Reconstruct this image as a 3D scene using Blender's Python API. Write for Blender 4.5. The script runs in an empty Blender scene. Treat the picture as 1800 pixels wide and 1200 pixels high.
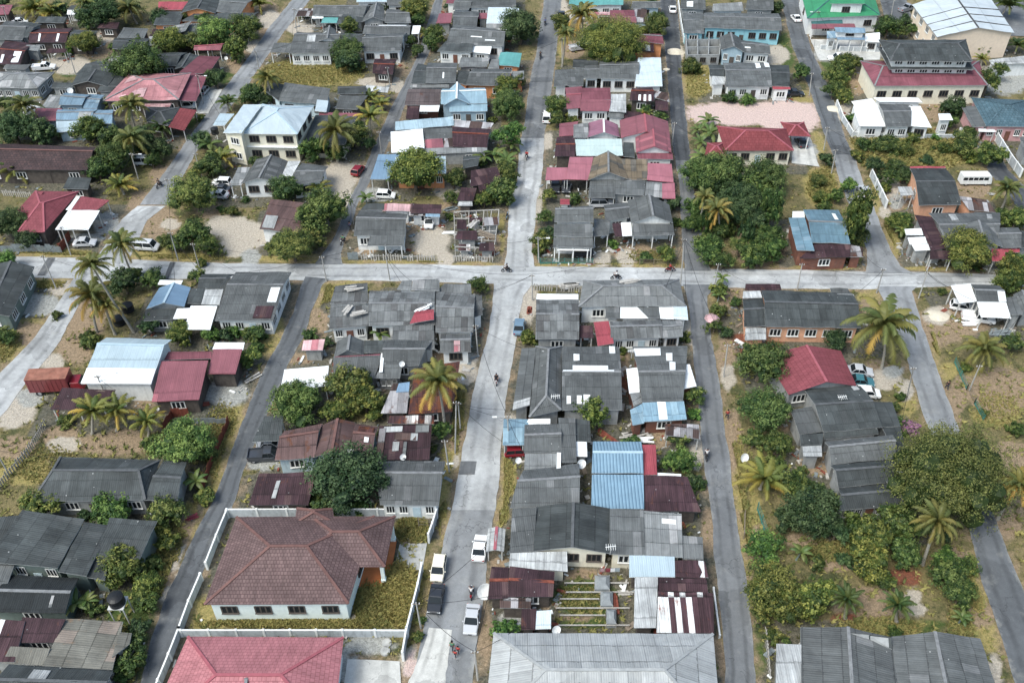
import bpy, bmesh, math, random
import numpy as np
from mathutils import Vector, Matrix
random.seed(7); rng = np.random.default_rng(7)
S = bpy.context.scene; COL = S.collection
R = math.radians

# ---------------------------------------------------------------- camera, sky, sun, exposure
F, CX, CY, HC = 1640.0, 900.0, 600.0, 90.0          # focal in photo pixels, centre, camera height
PITCH = math.atan(1450 / F); SP, CP = math.sin(PITCH), math.cos(PITCH)
cd = bpy.data.cameras.new('camera'); cam = bpy.data.objects.new('camera', cd); COL.objects.link(cam)
cam.location = (0, 0, HC); cam.rotation_euler = (math.pi / 2 - PITCH, 0, 0)
cd.sensor_width = 36; cd.lens = 36 * F / 1800; cd.clip_end = 6000; cd.clip_start = 1
S.camera = cam
SUN_EL, SUN_AZ = 56, -128                              # azimuth clockwise from +Y
w = bpy.data.worlds.new('World'); S.world = w; w.use_nodes = True
wn = w.node_tree.nodes; bg = wn['Background']
sky = wn.new('ShaderNodeTexSky'); sky.sky_type = 'NISHITA'; sky.sun_disc = False
sky.sun_elevation = R(SUN_EL); sky.sun_rotation = R(SUN_AZ); sky.air_density = 1.0; sky.dust_density = 4.0; sky.ozone_density = 1.0
smx = wn.new('ShaderNodeMix'); smx.data_type = 'RGBA'; smx.blend_type = 'MULTIPLY'; smx.inputs[0].default_value = 1; smx.inputs[7].default_value = (.90, 1.0, 1.0, 1)   # thin bright overcast, less blue
w.node_tree.links.new(sky.outputs[0], smx.inputs[6]); w.node_tree.links.new(smx.outputs[2], bg.inputs[0]); bg.inputs[1].default_value = 0.14
sl = bpy.data.lights.new('sun', 'SUN'); so = bpy.data.objects.new('sun', sl); COL.objects.link(so)
sl.energy = 1.7; sl.angle = R(26); sl.color = (1.0, 0.995, 0.965)
sd = Vector((math.sin(R(SUN_AZ)) * math.cos(R(SUN_EL)), math.cos(R(SUN_AZ)) * math.cos(R(SUN_EL)), math.sin(R(SUN_EL))))
so.rotation_euler = sd.to_track_quat('Z', 'Y').to_euler()
S.view_settings.view_transform = 'Standard'; S.view_settings.look = 'None'
S.view_settings.exposure = 0.62; S.view_settings.gamma = 1.0

# ---------------------------------------------------------------- photo pixel <-> world
OX, OY = 0, 0
def T(ox, oy):
    global OX, OY
    OX, OY = ox, oy
def tp(x, y): return OX + x / 3.75, OY + y / 3.75
def U(px, py, z=0.0):
    x, y = (px - CX) / F, -(py - CY) / F
    t = (z - HC) / (-SP + y * CP)
    return Vector((x * t, t * (CP + y * SP), z))
def W(x, y, z=0.0): return U(*tp(x, y), z)
def proj(p):
    d = p[1] * CP - (p[2] - HC) * SP
    return CX + F * p[0] / d, CY - F * (p[1] * SP + (p[2] - HC) * CP) / d
def pxm(py, z=0.0):
    return F / ((z - HC) / (-SP - (py - CY) / F * CP))

# ---------------------------------------------------------------- node materials
class N:
    def __init__(s, name):
        s.m = bpy.data.materials.new(name); s.m.use_nodes = True
        s.t = s.m.node_tree; s.b = s.t.nodes['Principled BSDF']
        s.b.inputs['Specular IOR Level'].default_value = 0.25
    def l(s, a, b): s.t.links.new(a, b)
    def nd(s, typ, **k):
        n = s.t.nodes.new(typ)
        for a, v in k.items(): setattr(n, a, v)
        return n
    def put(s, sock, v):
        if hasattr(v, 'is_linked'): s.l(v, sock)
        elif isinstance(v, (tuple, list)) and len(v) == 3 and sock.type == 'RGBA': sock.default_value = (*v, 1)
        else: sock.default_value = v
    def math(s, op, a, b=0.0, c=None):
        n = s.nd('ShaderNodeMath', operation=op); s.put(n.inputs[0], a); s.put(n.inputs[1], b)
        if c is not None: s.put(n.inputs[2], c)
        return n.outputs[0]
    def mix(s, f, a, b, mode='MIX'):
        n = s.nd('ShaderNodeMix', data_type='RGBA', blend_type=mode)
        s.put(n.inputs[0], f); s.put(n.inputs[6], a); s.put(n.inputs[7], b); return n.outputs[2]
    def noise(s, vec, scale, detail=4, rough=.6, dist=0):
        n = s.nd('ShaderNodeTexNoise'); n.inputs['Scale'].default_value = scale; n.inputs['Detail'].default_value = detail
        n.inputs['Roughness'].default_value = rough; n.inputs['Distortion'].default_value = dist
        if vec is not None: s.l(vec, n.inputs['Vector'])
        return n.outputs[0]
    def rng(s, v, a, b, c=0.0, d=1.0):
        n = s.nd('ShaderNodeMapRange'); s.put(n.inputs[0], v)
        for i, q in enumerate((a, b, c, d)): n.inputs[i + 1].default_value = q
        return n.outputs[0]
    def xyz(s, x, y, z=0.0):
        n = s.nd('ShaderNodeCombineXYZ'); s.put(n.inputs[0], x); s.put(n.inputs[1], y); s.put(n.inputs[2], z); return n.outputs[0]
    def uv(s):
        n = s.nd('ShaderNodeUVMap', uv_map='uv'); q = s.nd('ShaderNodeSeparateXYZ'); s.l(n.outputs[0], q.inputs[0])
        return n.outputs[0], q.outputs[0], q.outputs[1]
    def pos(s): return s.nd('ShaderNodeNewGeometry').outputs['Position']
    def bump(s, h, st=.3, d=.05):
        n = s.nd('ShaderNodeBump'); n.inputs['Strength'].default_value = st; n.inputs['Distance'].default_value = d
        s.l(h, n.inputs['Height']); s.l(n.outputs[0], s.b.inputs['Normal'])
    def out(s, col, rough=.8, metal=0.0):
        s.put(s.b.inputs['Base Color'], col); s.put(s.b.inputs['Roughness'], rough); s.b.inputs['Metallic'].default_value = metal
        return s.m

MAT = {}
def roofmat(key, base, alt=None, altp=.08, var=.13, W_=.95, L_=1.9, line=.5, streak=.17, blotch=.28, rust=0, rustcol=(.09, .035, .02),
            pitch=.24, bump=.35, spots=0, rough=.75, metal=0, along='u'):
    n = N('roof_' + key); uvv, u, v = n.uv()
    su, sv = n.math('DIVIDE', u, W_), n.math('DIVIDE', v, L_)
    cell = n.xyz(n.math('FLOOR', su), n.math('FLOOR', sv))
    wnz = n.nd('ShaderNodeTexWhiteNoise', noise_dimensions='3D'); n.l(cell, wnz.inputs['Vector'])
    rv = wnz.outputs['Value']
    col = n.mix(1, base, n.mix(0, (1, 1, 1), (1, 1, 1)), 'MULTIPLY') if False else base
    if alt: 
        col = n.mix(n.math('LESS_THAN', n.math('FRACT', n.math('MULTIPLY', rv, 7.31)), altp), base, alt)
    f1 = n.rng(rv, 0, 1, 1 - var, 1 + var)
    f2 = n.rng(n.noise(n.xyz(n.math('MULTIPLY', u, 3.0), n.math('MULTIPLY', v, .22)), 1.0, 5, .65), .3, .7, 1 - streak, 1 + streak)
    f3 = n.rng(n.noise(uvv, .33, 6, .68), .32, .68, 1 - blotch, 1 + blotch)
    oi = n.nd('ShaderNodeObjectInfo'); f0 = n.rng(oi.outputs['Random'], 0, 1, .84, 1.16) if var > .09 else 1.0
    f = n.math('MULTIPLY', n.math('MULTIPLY', n.math('MULTIPLY', f1, f2), f3), f0)
    fv = n.math('FRACT', sv); fu = n.math('FRACT', su)
    wob = n.rng(n.noise(uvv, 2.5, 2), .3, .7, .02, .09)
    ln = n.math('MAXIMUM', n.math('LESS_THAN', fv, wob), n.math('MULTIPLY', n.math('LESS_THAN', fu, .07), .55))
    f = n.math('MULTIPLY', f, n.math('SUBTRACT', 1.0, n.math('MULTIPLY', ln, line)))
    # corrugation wave, feeds only the bump
    cor = n.math('SINE', n.math('MULTIPLY', u, 2 * math.pi / pitch))
    col = n.mix(1.0, col, n.xyz(f, f, f), 'MULTIPLY')
    if rust:
        rn = n.rng(n.noise(n.xyz(n.math('MULTIPLY', u, .9), n.math('MULTIPLY', v, .5)), .8, 8, .72), .62 - rust * .3, .72 - rust * .3)
        col = n.mix(rn, col, rustcol)
    if spots:
        vo = n.nd('ShaderNodeTexVoronoi'); vo.inputs['Scale'].default_value = 1.1; n.l(uvv, vo.inputs['Vector'])
        sp = n.math('MULTIPLY', n.math('LESS_THAN', vo.outputs[0], .085), n.math('GREATER_THAN', n.noise(uvv, .5, 2), .53))
        col = n.mix(n.math('MULTIPLY', sp, spots), col, (.55, .56, .55))
    n.bump(cor, bump, .03)
    MAT[key] = n.out(col, rough, metal)
def tilemat(key, c1, c2, mortar, w_=.5, h_=.42, blotch=.35, rough=.75, frac=.5):
    n = N('tile_' + key); uvv, u, v = n.uv()
    b = n.nd('ShaderNodeTexBrick'); b.offset = frac; n.l(uvv, b.inputs['Vector'])
    b.inputs['Color1'].default_value = (*c1, 1); b.inputs['Color2'].default_value = (*c2, 1); b.inputs['Mortar'].default_value = (*mortar, 1)
    b.inputs['Scale'].default_value = 1; b.inputs['Mortar Size'].default_value = .035; b.inputs['Mortar Smooth'].default_value = .3
    b.inputs['Brick Width'].default_value = w_; b.inputs['Row Height'].default_value = h_
    f = n.rng(n.noise(uvv, .3, 7, .7), .3, .7, 1 - blotch, 1 + blotch)
    g = n.rng(n.noise(n.xyz(n.math('MULTIPLY', u, 2.0), n.math('MULTIPLY', v, .3)), 1, 4), .3, .7, .82, 1.18)
    f = n.math('MULTIPLY', f, g)
    col = n.mix(1, b.outputs[0], n.xyz(f, f, f), 'MULTIPLY')
    n.bump(n.math('FRACT', n.math('DIVIDE', v, h_)), .5, .04)
    MAT[key] = n.out(col, rough)
def plain(key, c, var=.18, scale=1.5, rough=.75, metal=0, stain=0.0, staincol=(.1, .1, .09)):
    n = N(key); p = n.pos()
    f = n.rng(n.noise(p, scale, 5), .3, .7, 1 - var, 1 + var)
    col = n.mix(1, c, n.xyz(f, f, f), 'MULTIPLY')
    if stain:
        q = n.nd('ShaderNodeSeparateXYZ'); n.l(p, q.inputs[0])
        sn = n.noise(n.xyz(n.math('MULTIPLY', q.outputs[0], 2.2), n.math('MULTIPLY', q.outputs[1], 2.2), n.math('MULTIPLY', q.outputs[2], .5)), 1, 5)
        col = n.mix(n.math('MULTIPLY', n.rng(sn, .5, .75), stain), col, staincol)
    MAT[key] = n.out(col, rough, metal)

roofmat('g', (.098, .104, .105), alt=(.15, .155, .157), altp=.04, spots=.5, line=.42, var=.1)
roofmat('g2', (.135, .141, .142), alt=(.09, .09, .09), altp=.12, var=.3, blotch=.38)
roofmat('gd', (.055, .062, .063), alt=(.062, .068, .069), altp=.08, var=.2, line=.35, blotch=.3, spots=.6)
roofmat('gx', (.022, .026, .028), var=.15, line=.3, blotch=.3, spots=.5)
roofmat('gl', (.175, .183, .184), alt=(.3, .3, .3), altp=.1)
roofmat('lg', (.37, .38, .38), alt=(.33, .34, .34), altp=.1, var=.08, L_=2.6, W_=1.3, line=.45, blotch=.16, streak=.13)
roofmat('pw', (.50, .55, .58), var=.05, W_=1, L_=6, line=.2, streak=.08, blotch=.08, rough=.5)
roofmat('gp', (.36, .37, .37), var=.15, L_=3.5, W_=1.0, line=.35, streak=.3)
roofmat('gs', (.32, .31, .32), alt=(.075, .05, .045), altp=.42, var=.4, W_=.8, L_=4, rust=.25, line=.6)
roofmat('w', (.80, .82, .82), var=.03, W_=2.2, L_=5, line=.1, streak=.05, blotch=.06, rough=.5, bump=.2)
roofmat('r', (.225, .085, .102), alt=(.34, .12, .14), altp=.06, var=.07, W_=.9, L_=6, line=.22, streak=.12, blotch=.15, rough=.5)
roofmat('pr', (.35, .135, .165), var=.06, W_=.9, L_=6, line=.2, streak=.12, blotch=.14, rough=.5)
roofmat('rd', (.30, .065, .08), var=.08, W_=.9, L_=6, line=.25, streak=.15, blotch=.15, rough=.5)
roofmat('rm', (.165, .058, .074), var=.12, W_=.9, L_=6, line=.25, streak=.2, blotch=.22)
roofmat('pu', (.24, .115, .16), var=.08, W_=.9, L_=6, line=.25, streak=.18, blotch=.18)
roofmat('pk', (.52, .33, .34), alt=(.4, .16, .18), altp=.15, var=.15, L_=3)
roofmat('pp', (.36, .165, .175), alt=(.43, .22, .23), altp=.2, var=.12, W_=3, L_=3.4, line=.3)
roofmat('ru', (.045, .024, .029), alt=(.085, .05, .052), altp=.1, var=.25, W_=.85, L_=2.4, line=.4, rust=.12, rustcol=(.10, .042, .03), streak=.35, spots=.3)
roofmat('ru2', (.075, .033, .03), alt=(.13, .05, .03), altp=.15, var=.3, W_=.85, L_=2.4, rust=.4, rustcol=(.15, .05, .02), streak=.5)
roofmat('rs', (.065, .035, .038), alt=(.55, .53, .52), altp=.3, var=.4, W_=.85, L_=9, rust=.35, rustcol=(.15, .05, .025), streak=.6)
roofmat('rs2', (.058, .031, .036), alt=(.62, .62, .61), altp=.34, var=.3, W_=.62, L_=4.2, rust=.12, rustcol=(.22, .06, .025), streak=.5)
roofmat('bg', (.1, .08, .08), var=.18, rust=.15, L_=3)
roofmat('bm', (.105, .065, .062), alt=(.13, .085, .08), altp=.15, var=.15, L_=3, rust=.2, rustcol=(.12, .05, .03))
roofmat('br', (.17, .135, .095), alt=(.11, .10, .085), altp=.2, var=.25, blotch=.4)
roofmat('tg', (.155, .15, .13), alt=(.24, .20, .17), altp=.14, var=.2, W_=1.5, L_=2, rust=.12, rustcol=(.2, .13, .08))
roofmat('bl', (.38, .47, .52), var=.05, W_=1, L_=6, line=.22, streak=.08, blotch=.08, rough=.45)
roofmat('bw', (.54, .62, .67), var=.05, W_=1, L_=3, line=.22, streak=.1, blotch=.1, rough=.5)
roofmat('b', (.17, .26, .36), var=.06, W_=.9, L_=6, line=.25, streak=.1, blotch=.12, rough=.45)
roofmat('bb', (.24, .35, .42), var=.08, W_=.6, L_=6, line=.35, streak=.15, blotch=.15)
roofmat('bs', (.36, .48, .55), var=.15, W_=.9, L_=6, line=.35, streak=.2, blotch=.2)
roofmat('lb', (.16, .24, .31), alt=(.25, .33, .38), altp=.08, var=.14, W_=.9, L_=4, line=.35, streak=.2, blotch=.25)
roofmat('sb', (.11, .185, .235), alt=(.15, .22, .27), altp=.1, var=.1, W_=1, L_=2.2, line=.3, streak=.15, blotch=.22)
roofmat('lb2', (.18, .28, .35), alt=(.24, .35, .42), altp=.2, var=.1, W_=.9, L_=2.4, line=.35)
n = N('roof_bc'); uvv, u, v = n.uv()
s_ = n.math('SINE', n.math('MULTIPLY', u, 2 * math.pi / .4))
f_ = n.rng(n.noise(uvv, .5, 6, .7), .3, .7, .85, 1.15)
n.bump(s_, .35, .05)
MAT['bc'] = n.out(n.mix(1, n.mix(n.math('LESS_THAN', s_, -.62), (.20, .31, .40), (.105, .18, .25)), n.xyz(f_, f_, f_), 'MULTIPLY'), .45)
roofmat('te', (.11, .30, .29), var=.06, L_=6, line=.15, streak=.1, blotch=.12, rough=.5)
roofmat('td', (.045, .13, .13), var=.08, L_=6, line=.2, streak=.15)
roofmat('gn', (.045, .24, .115), var=.06, L_=6, line=.2, streak=.1, blotch=.12, rough=.45)
roofmat('mi', (.47, .57, .55), var=.04, L_=6, line=.1, streak=.06, blotch=.08, rough=.5)
roofmat('pb', (.42, .49, .53), var=.04, L_=9, W_=1.2, line=.12, streak=.06, blotch=.08, rough=.45)
tilemat('bt', (.155, .104, .10), (.115, .076, .074), (.07, .04, .04), .36, .4, .28)
tilemat('bd', (.07, .042, .042), (.045, .03, .032), (.02, .015, .015), .6, .5)
tilemat('pt', (.42, .175, .19), (.37, .15, .165), (.27, .10, .11), .45, .45, .2)
tilemat('pt2', (.36, .06, .085), (.30, .05, .07), (.2, .03, .045), .5, .5, .2)
tilemat('rt', (.205, .052, .056), (.17, .043, .047), (.13, .02, .025), .7, .6, .2)
tilemat('rr', (.225, .064, .076), (.195, .054, .064), (.15, .035, .045), .5, .6, .15)
tilemat('tt', (.085, .14, .17), (.055, .10, .125), (.03, .05, .06), .6, .6, .25)
plain('W', (.80, .81, .80), .08, stain=.35, staincol=(.35, .35, .33))
plain('C', (.82, .77, .63), .08, stain=.25, staincol=(.4, .35, .25))
plain('PE', (.82, .68, .54), .06, stain=.2, staincol=(.5, .4, .3))
plain('G', (.33, .34, .34), .2, stain=.5)
plain('D', (.10, .085, .075), .3, stain=.5, staincol=(.04, .03, .03))
plain('TQ', (.30, .58, .66), .08, stain=.15)
plain('PB', (.52, .64, .70), .08, stain=.3)
plain('BG', (.34, .45, .52), .1, stain=.2)
plain('O', (.68, .30, .14), .15, stain=.3)
plain('OB', (.72, .40, .26), .12, stain=.2)
plain('P', (.62, .36, .36), .12, stain=.3)
plain('M', (.80, .88, .845), .05, stain=.15, staincol=(.45, .5, .45))
plain('GR', (.15, .19, .175), .15, stain=.3)
plain('BR', (.20, .09, .065), .25, stain=.4)
plain('WG', (.47, .50, .52), .15, stain=.75, staincol=(.22, .23, .23))  # white walls' face shade put into the base grey; stains are real
MAT['gpk'] = MAT['gp']
plain('fascia', (.34, .35, .35), .2)
plain('fasciaw', (.75, .75, .74), .1)
plain('fasciad', (.07, .07, .07), .3)
plain('ridge', (.20, .205, .21), .25, 2)
plain('ridged', (.10, .105, .11), .25, 2)
plain('ridgew', (.78, .78, .77), .08)
plain('ridgeb', (.16, .085, .075), .2)
plain('ridger', (.33, .10, .12), .15)
plain('ridgel', (.40, .52, .60), .1)
plain('post', (.55, .55, .53), .2)
plain('postw', (.8, .8, .78), .06)
plain('timber', (.22, .18, .14), .3, 4)
plain('paleplank', (.42, .40, .37), .25, 4)
plain('concrete', (.40, .40, .38), .2, 1.2, stain=.4)
plain('cpole', (.40, .39, .37), .15)
plain('terracotta', (.48, .16, .06), .12)
plain('rustmetal', (.20, .06, .04), .4, 3)
plain('zinc', (.20, .23, .24), .3, 2, stain=.4, staincol=(.14, .07, .05))
plain('greenfence', (.06, .20, .17), .25, 3)
plain('tank', (.018, .019, .021), .2, rough=.4)
plain('cable', (.02, .02, .022), .1)
plain('tarp', (.24, .26, .27), .2, 2)
plain('frame', (.70, .70, .68), .1)
plain('framed', (.10, .085, .075), .2)
n = N('glass_pane'); MAT['pane'] = n.out((.018, .022, .026), .25)
n = N('car_glass'); MAT['glass'] = n.out((.015, .02, .024), .08)
plain('tyre', (.02, .02, .02), .1, rough=.9)
plain('rim', (.5, .5, .52), .1, rough=.35, metal=.6)
n = N('lamp_lens'); MAT['lens'] = n.out((.75, .76, .75), .2)
n = N('tail_lens'); MAT['tail'] = n.out((.35, .015, .015), .25)
def paint(key, c, rough=.28):
    n = N('paint_' + key); n.b.inputs['Coat Weight'].default_value = .5; MAT[key] = n.out(c, rough)
for k, c in dict(cwhite=(.82, .82, .82), csilver=(.50, .51, .53), cblack=(.03, .033, .04), ccream=(.80, .74, .60), cblue=(.15, .23, .31), cdark=(.05, .055, .065),
                 cred=(.2, .012, .02), cmaroon=(.2, .012, .03), cteal=(.05, .16, .19), cgrey=(.28, .29, .31), truckred=(.2, .045, .05)).items(): paint(k, c)
plain('boxred', (.27, .12, .085), .3, 1.2, stain=.4, staincol=(.2, .05, .03))
plain('skin', (.33, .18, .12), .05); plain('hair', (.015, .012, .01), .1)
for k, c in dict(shirtred=(.4, .04, .04), shirtwhite=(.7, .7, .7), shirtblue=(.08, .14, .3), shirtgreen=(.08, .2, .12), shirtblack=(.03, .03, .035), trousers=(.04, .045, .06), helmet=(.05, .05, .06)).items(): plain(k, c, .1)
# trunks and foliage
plain('bark', (.16, .13, .10), .35, 5)
plain('palmbark', (.30, .28, .24), .25, 6)
def leafmat(key, a, b, c, rough=.55):
    n = N('leaf_' + key); at = n.nd('ShaderNodeAttribute', attribute_name='tint')
    oi = n.nd('ShaderNodeObjectInfo')
    q = n.nd('ShaderNodeSeparateColor'); n.l(at.outputs['Color'], q.inputs[0])
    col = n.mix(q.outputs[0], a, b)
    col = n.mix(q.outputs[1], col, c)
    col = n.mix(1, col, oi.outputs['Color'], 'MULTIPLY')
    n.b.inputs['Specular IOR Level'].default_value = .3
    tr = n.nd('ShaderNodeBsdfTranslucent'); n.l(col, tr.inputs[0])
    mx = n.nd('ShaderNodeMixShader'); mx.inputs[0].default_value = .22
    n.out(col, rough); n.l(n.b.outputs[0], mx.inputs[1]); n.l(tr.outputs[0], mx.inputs[2])
    n.l(mx.outputs[0], n.t.nodes['Material Output'].inputs[0]); MAT[key] = n.m
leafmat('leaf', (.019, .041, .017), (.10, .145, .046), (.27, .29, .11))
leafmat('palmleaf', (.05, .078, .028), (.25, .25, .08), (.46, .29, .08), .5)
leafmat('banana', (.06, .12, .035), (.16, .22, .06), (.35, .30, .10), .45)
leafmat('drygrass', (.10, .13, .04), (.43, .385, .14), (.46, .32, .13), .8)
leafmat('flower', (.04, .07, .02), (.30, .10, .26), (.55, .25, .40))

# ---------------------------------------------------------------- mesh building
class MB:
    def __init__(s): s.v, s.f, s.uv, s.mi = [], [], [], []
    def face(s, pts, uv=None, mi=0):
        k = len(s.v); s.v += [tuple(p) for p in pts]; s.f.append(tuple(range(k, k + len(pts))))
        s.uv.append(uv if uv else [(p[0] * 1.0, p[1] * 1.0) for p in pts]); s.mi.append(mi)
    def hexa(s, b, t, mi=0, skip=()):           # bottom ring, top ring (4 each, ccw from above)
        if 'b' not in skip: s.face([b[3], b[2], b[1], b[0]], mi=mi)
        if 't' not in skip: s.face(t, mi=mi)
        for i in range(4):
            j = (i + 1) % 4; L = (Vector(b[j]) - Vector(b[i])).length; h = (Vector(t[i]) - Vector(b[i])).length
            s.face([b[i], b[j], t[j], t[i]], [(0, 0), (L, 0), (L, h), (0, h)], mi)
    def box(s, c, d, rz=0.0, mi=0, M=None):
        x, y, z = d[0] / 2, d[1] / 2, d[2] / 2; A = Matrix.Rotation(rz, 3, 'Z') if M is None else M; c = Vector(c)
        q = lambda sx, sy, sz: c + A @ Vector((sx * x, sy * y, sz * z))
        s.hexa([q(-1, -1, -1), q(1, -1, -1), q(1, 1, -1), q(-1, 1, -1)], [q(-1, -1, 1), q(1, -1, 1), q(1, 1, 1), q(-1, 1, 1)], mi)
    def bar(s, a, b, wd=.1, ht=.1, mi=0):
        a, b = Vector(a), Vector(b); d = (b - a); L = d.length
        if L < 1e-4: return
        d = d / L; up = Vector((0, 0, 1)) if abs(d.z) < .95 else Vector((1, 0, 0))
        sx = d.cross(up).normalized(); up = sx.cross(d)
        s.box((a + b) / 2, (wd, L, ht), M=Matrix((sx, d, up)).transposed(), mi=mi)
    def tube(s, pts, rad, n=8, mi=0, cap=True):
        rings = []
        for i, p in enumerate(pts):
            p = Vector(p); d = (Vector(pts[min(i + 1, len(pts) - 1)]) - Vector(pts[max(i - 1, 0)])).normalized()
            up = Vector((0, 0, 1)) if abs(d.z) < .9 else Vector((1, 0, 0))
            a = d.cross(up).normalized(); b = d.cross(a); r = rad[i] if isinstance(rad, (list, tuple)) else rad
            rings.append([p + (a * math.cos(k * 2 * math.pi / n) + b * math.sin(k * 2 * math.pi / n)) * r for k in range(n)])
        for i in range(len(rings) - 1):
            for k in range(n):
                j = (k + 1) % n; s.face([rings[i][k], rings[i][j], rings[i + 1][j], rings[i + 1][k]], mi=mi)
        if cap: s.face(rings[-1], mi=mi); s.face(rings[0][::-1], mi=mi)
    def build(s, name, mats, parent=None, smooth=False, tint=None):
        m = bpy.data.meshes.new(name)
        off = parent.location if parent else Vector((0, 0, 0))
        p = parent
        while p is not None and p.parent: p = p.parent; off = off + p.location
        m.from_pydata([(v[0] - off[0], v[1] - off[1], v[2] - off[2]) for v in s.v], [], s.f)
        ul = m.uv_layers.new(name='uv')
        ul.data.foreach_set('uv', [c for f in s.uv for q in f for c in q])
        if not isinstance(mats, (list, tuple)): mats = [mats]
        for k in mats: m.materials.append(MAT[k] if isinstance(k, str) else k)
        if len(mats) > 1: m.polygons.foreach_set('material_index', s.mi)
        if tint is not None:
            a = m.color_attributes.new('tint', 'FLOAT_COLOR', 'CORNER'); a.data.foreach_set('color', tint)
        if smooth: m.polygons.foreach_set('use_smooth', [True] * len(m.polygons))
        m.update()
        o = bpy.data.objects.new(name, m); COL.objects.link(o)
        if parent: o.parent = parent
        return o
def empty(name, loc, rz=0.0):
    o = bpy.data.objects.new(name, None); COL.objects.link(o); o.location = loc; o.rotation_euler = (0, 0, rz); o.empty_display_size = .3; return o
def tag(o, label, cat, group=None, kind=None):
    o['label'] = label; o['category'] = cat
    if group: o['group'] = group
    if kind: o['kind'] = kind
    return o
def inst(mesh, name, parent=None, loc=(0, 0, 0), rot=(0, 0, 0), sc=(1, 1, 1)):
    o = bpy.data.objects.new(name, mesh); COL.objects.link(o); o.location = loc; o.rotation_euler = rot; o.scale = sc
    if parent: o.parent = parent
    return o
def proto(mb, name, mats, **k):
    o = mb.build(name, mats, **k); m = o.data; bpy.data.objects.remove(o); return m

# windows and doors: unit meshes shared by every house
mb = MB()
for a, b in (((-.5, 0, -.5), (-.5, 0, .5)), ((.5, 0, -.5), (.5, 0, .5)), ((-.5, 0, .5), (.5, 0, .5)), ((-.5, 0, -.5), (.5, 0, -.5)), ((-.17, 0, -.5), (-.17, 0, .5)), ((.17, 0, -.5), (.17, 0, .5))):
    mb.bar(a, b, .055, .09)
mb.box((0, -.06, -.55), (1.12, .2, .06))
WIN = {k: proto(mb, 'window', k) for k in ('frame', 'framed')}
mb = MB(); mb.box((0, .0, 0), (.96, .02, .96)); PANE = proto(mb, 'pane', 'pane')
mb = MB(); mb.box((0, 0, .5), (1, .06, 1)); mb.box((.35, -.05, .48), (.08, .06, .05)); DOOR = {k: proto(mb, 'door', k) for k in ('BR', 'PB', 'D')}

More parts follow.
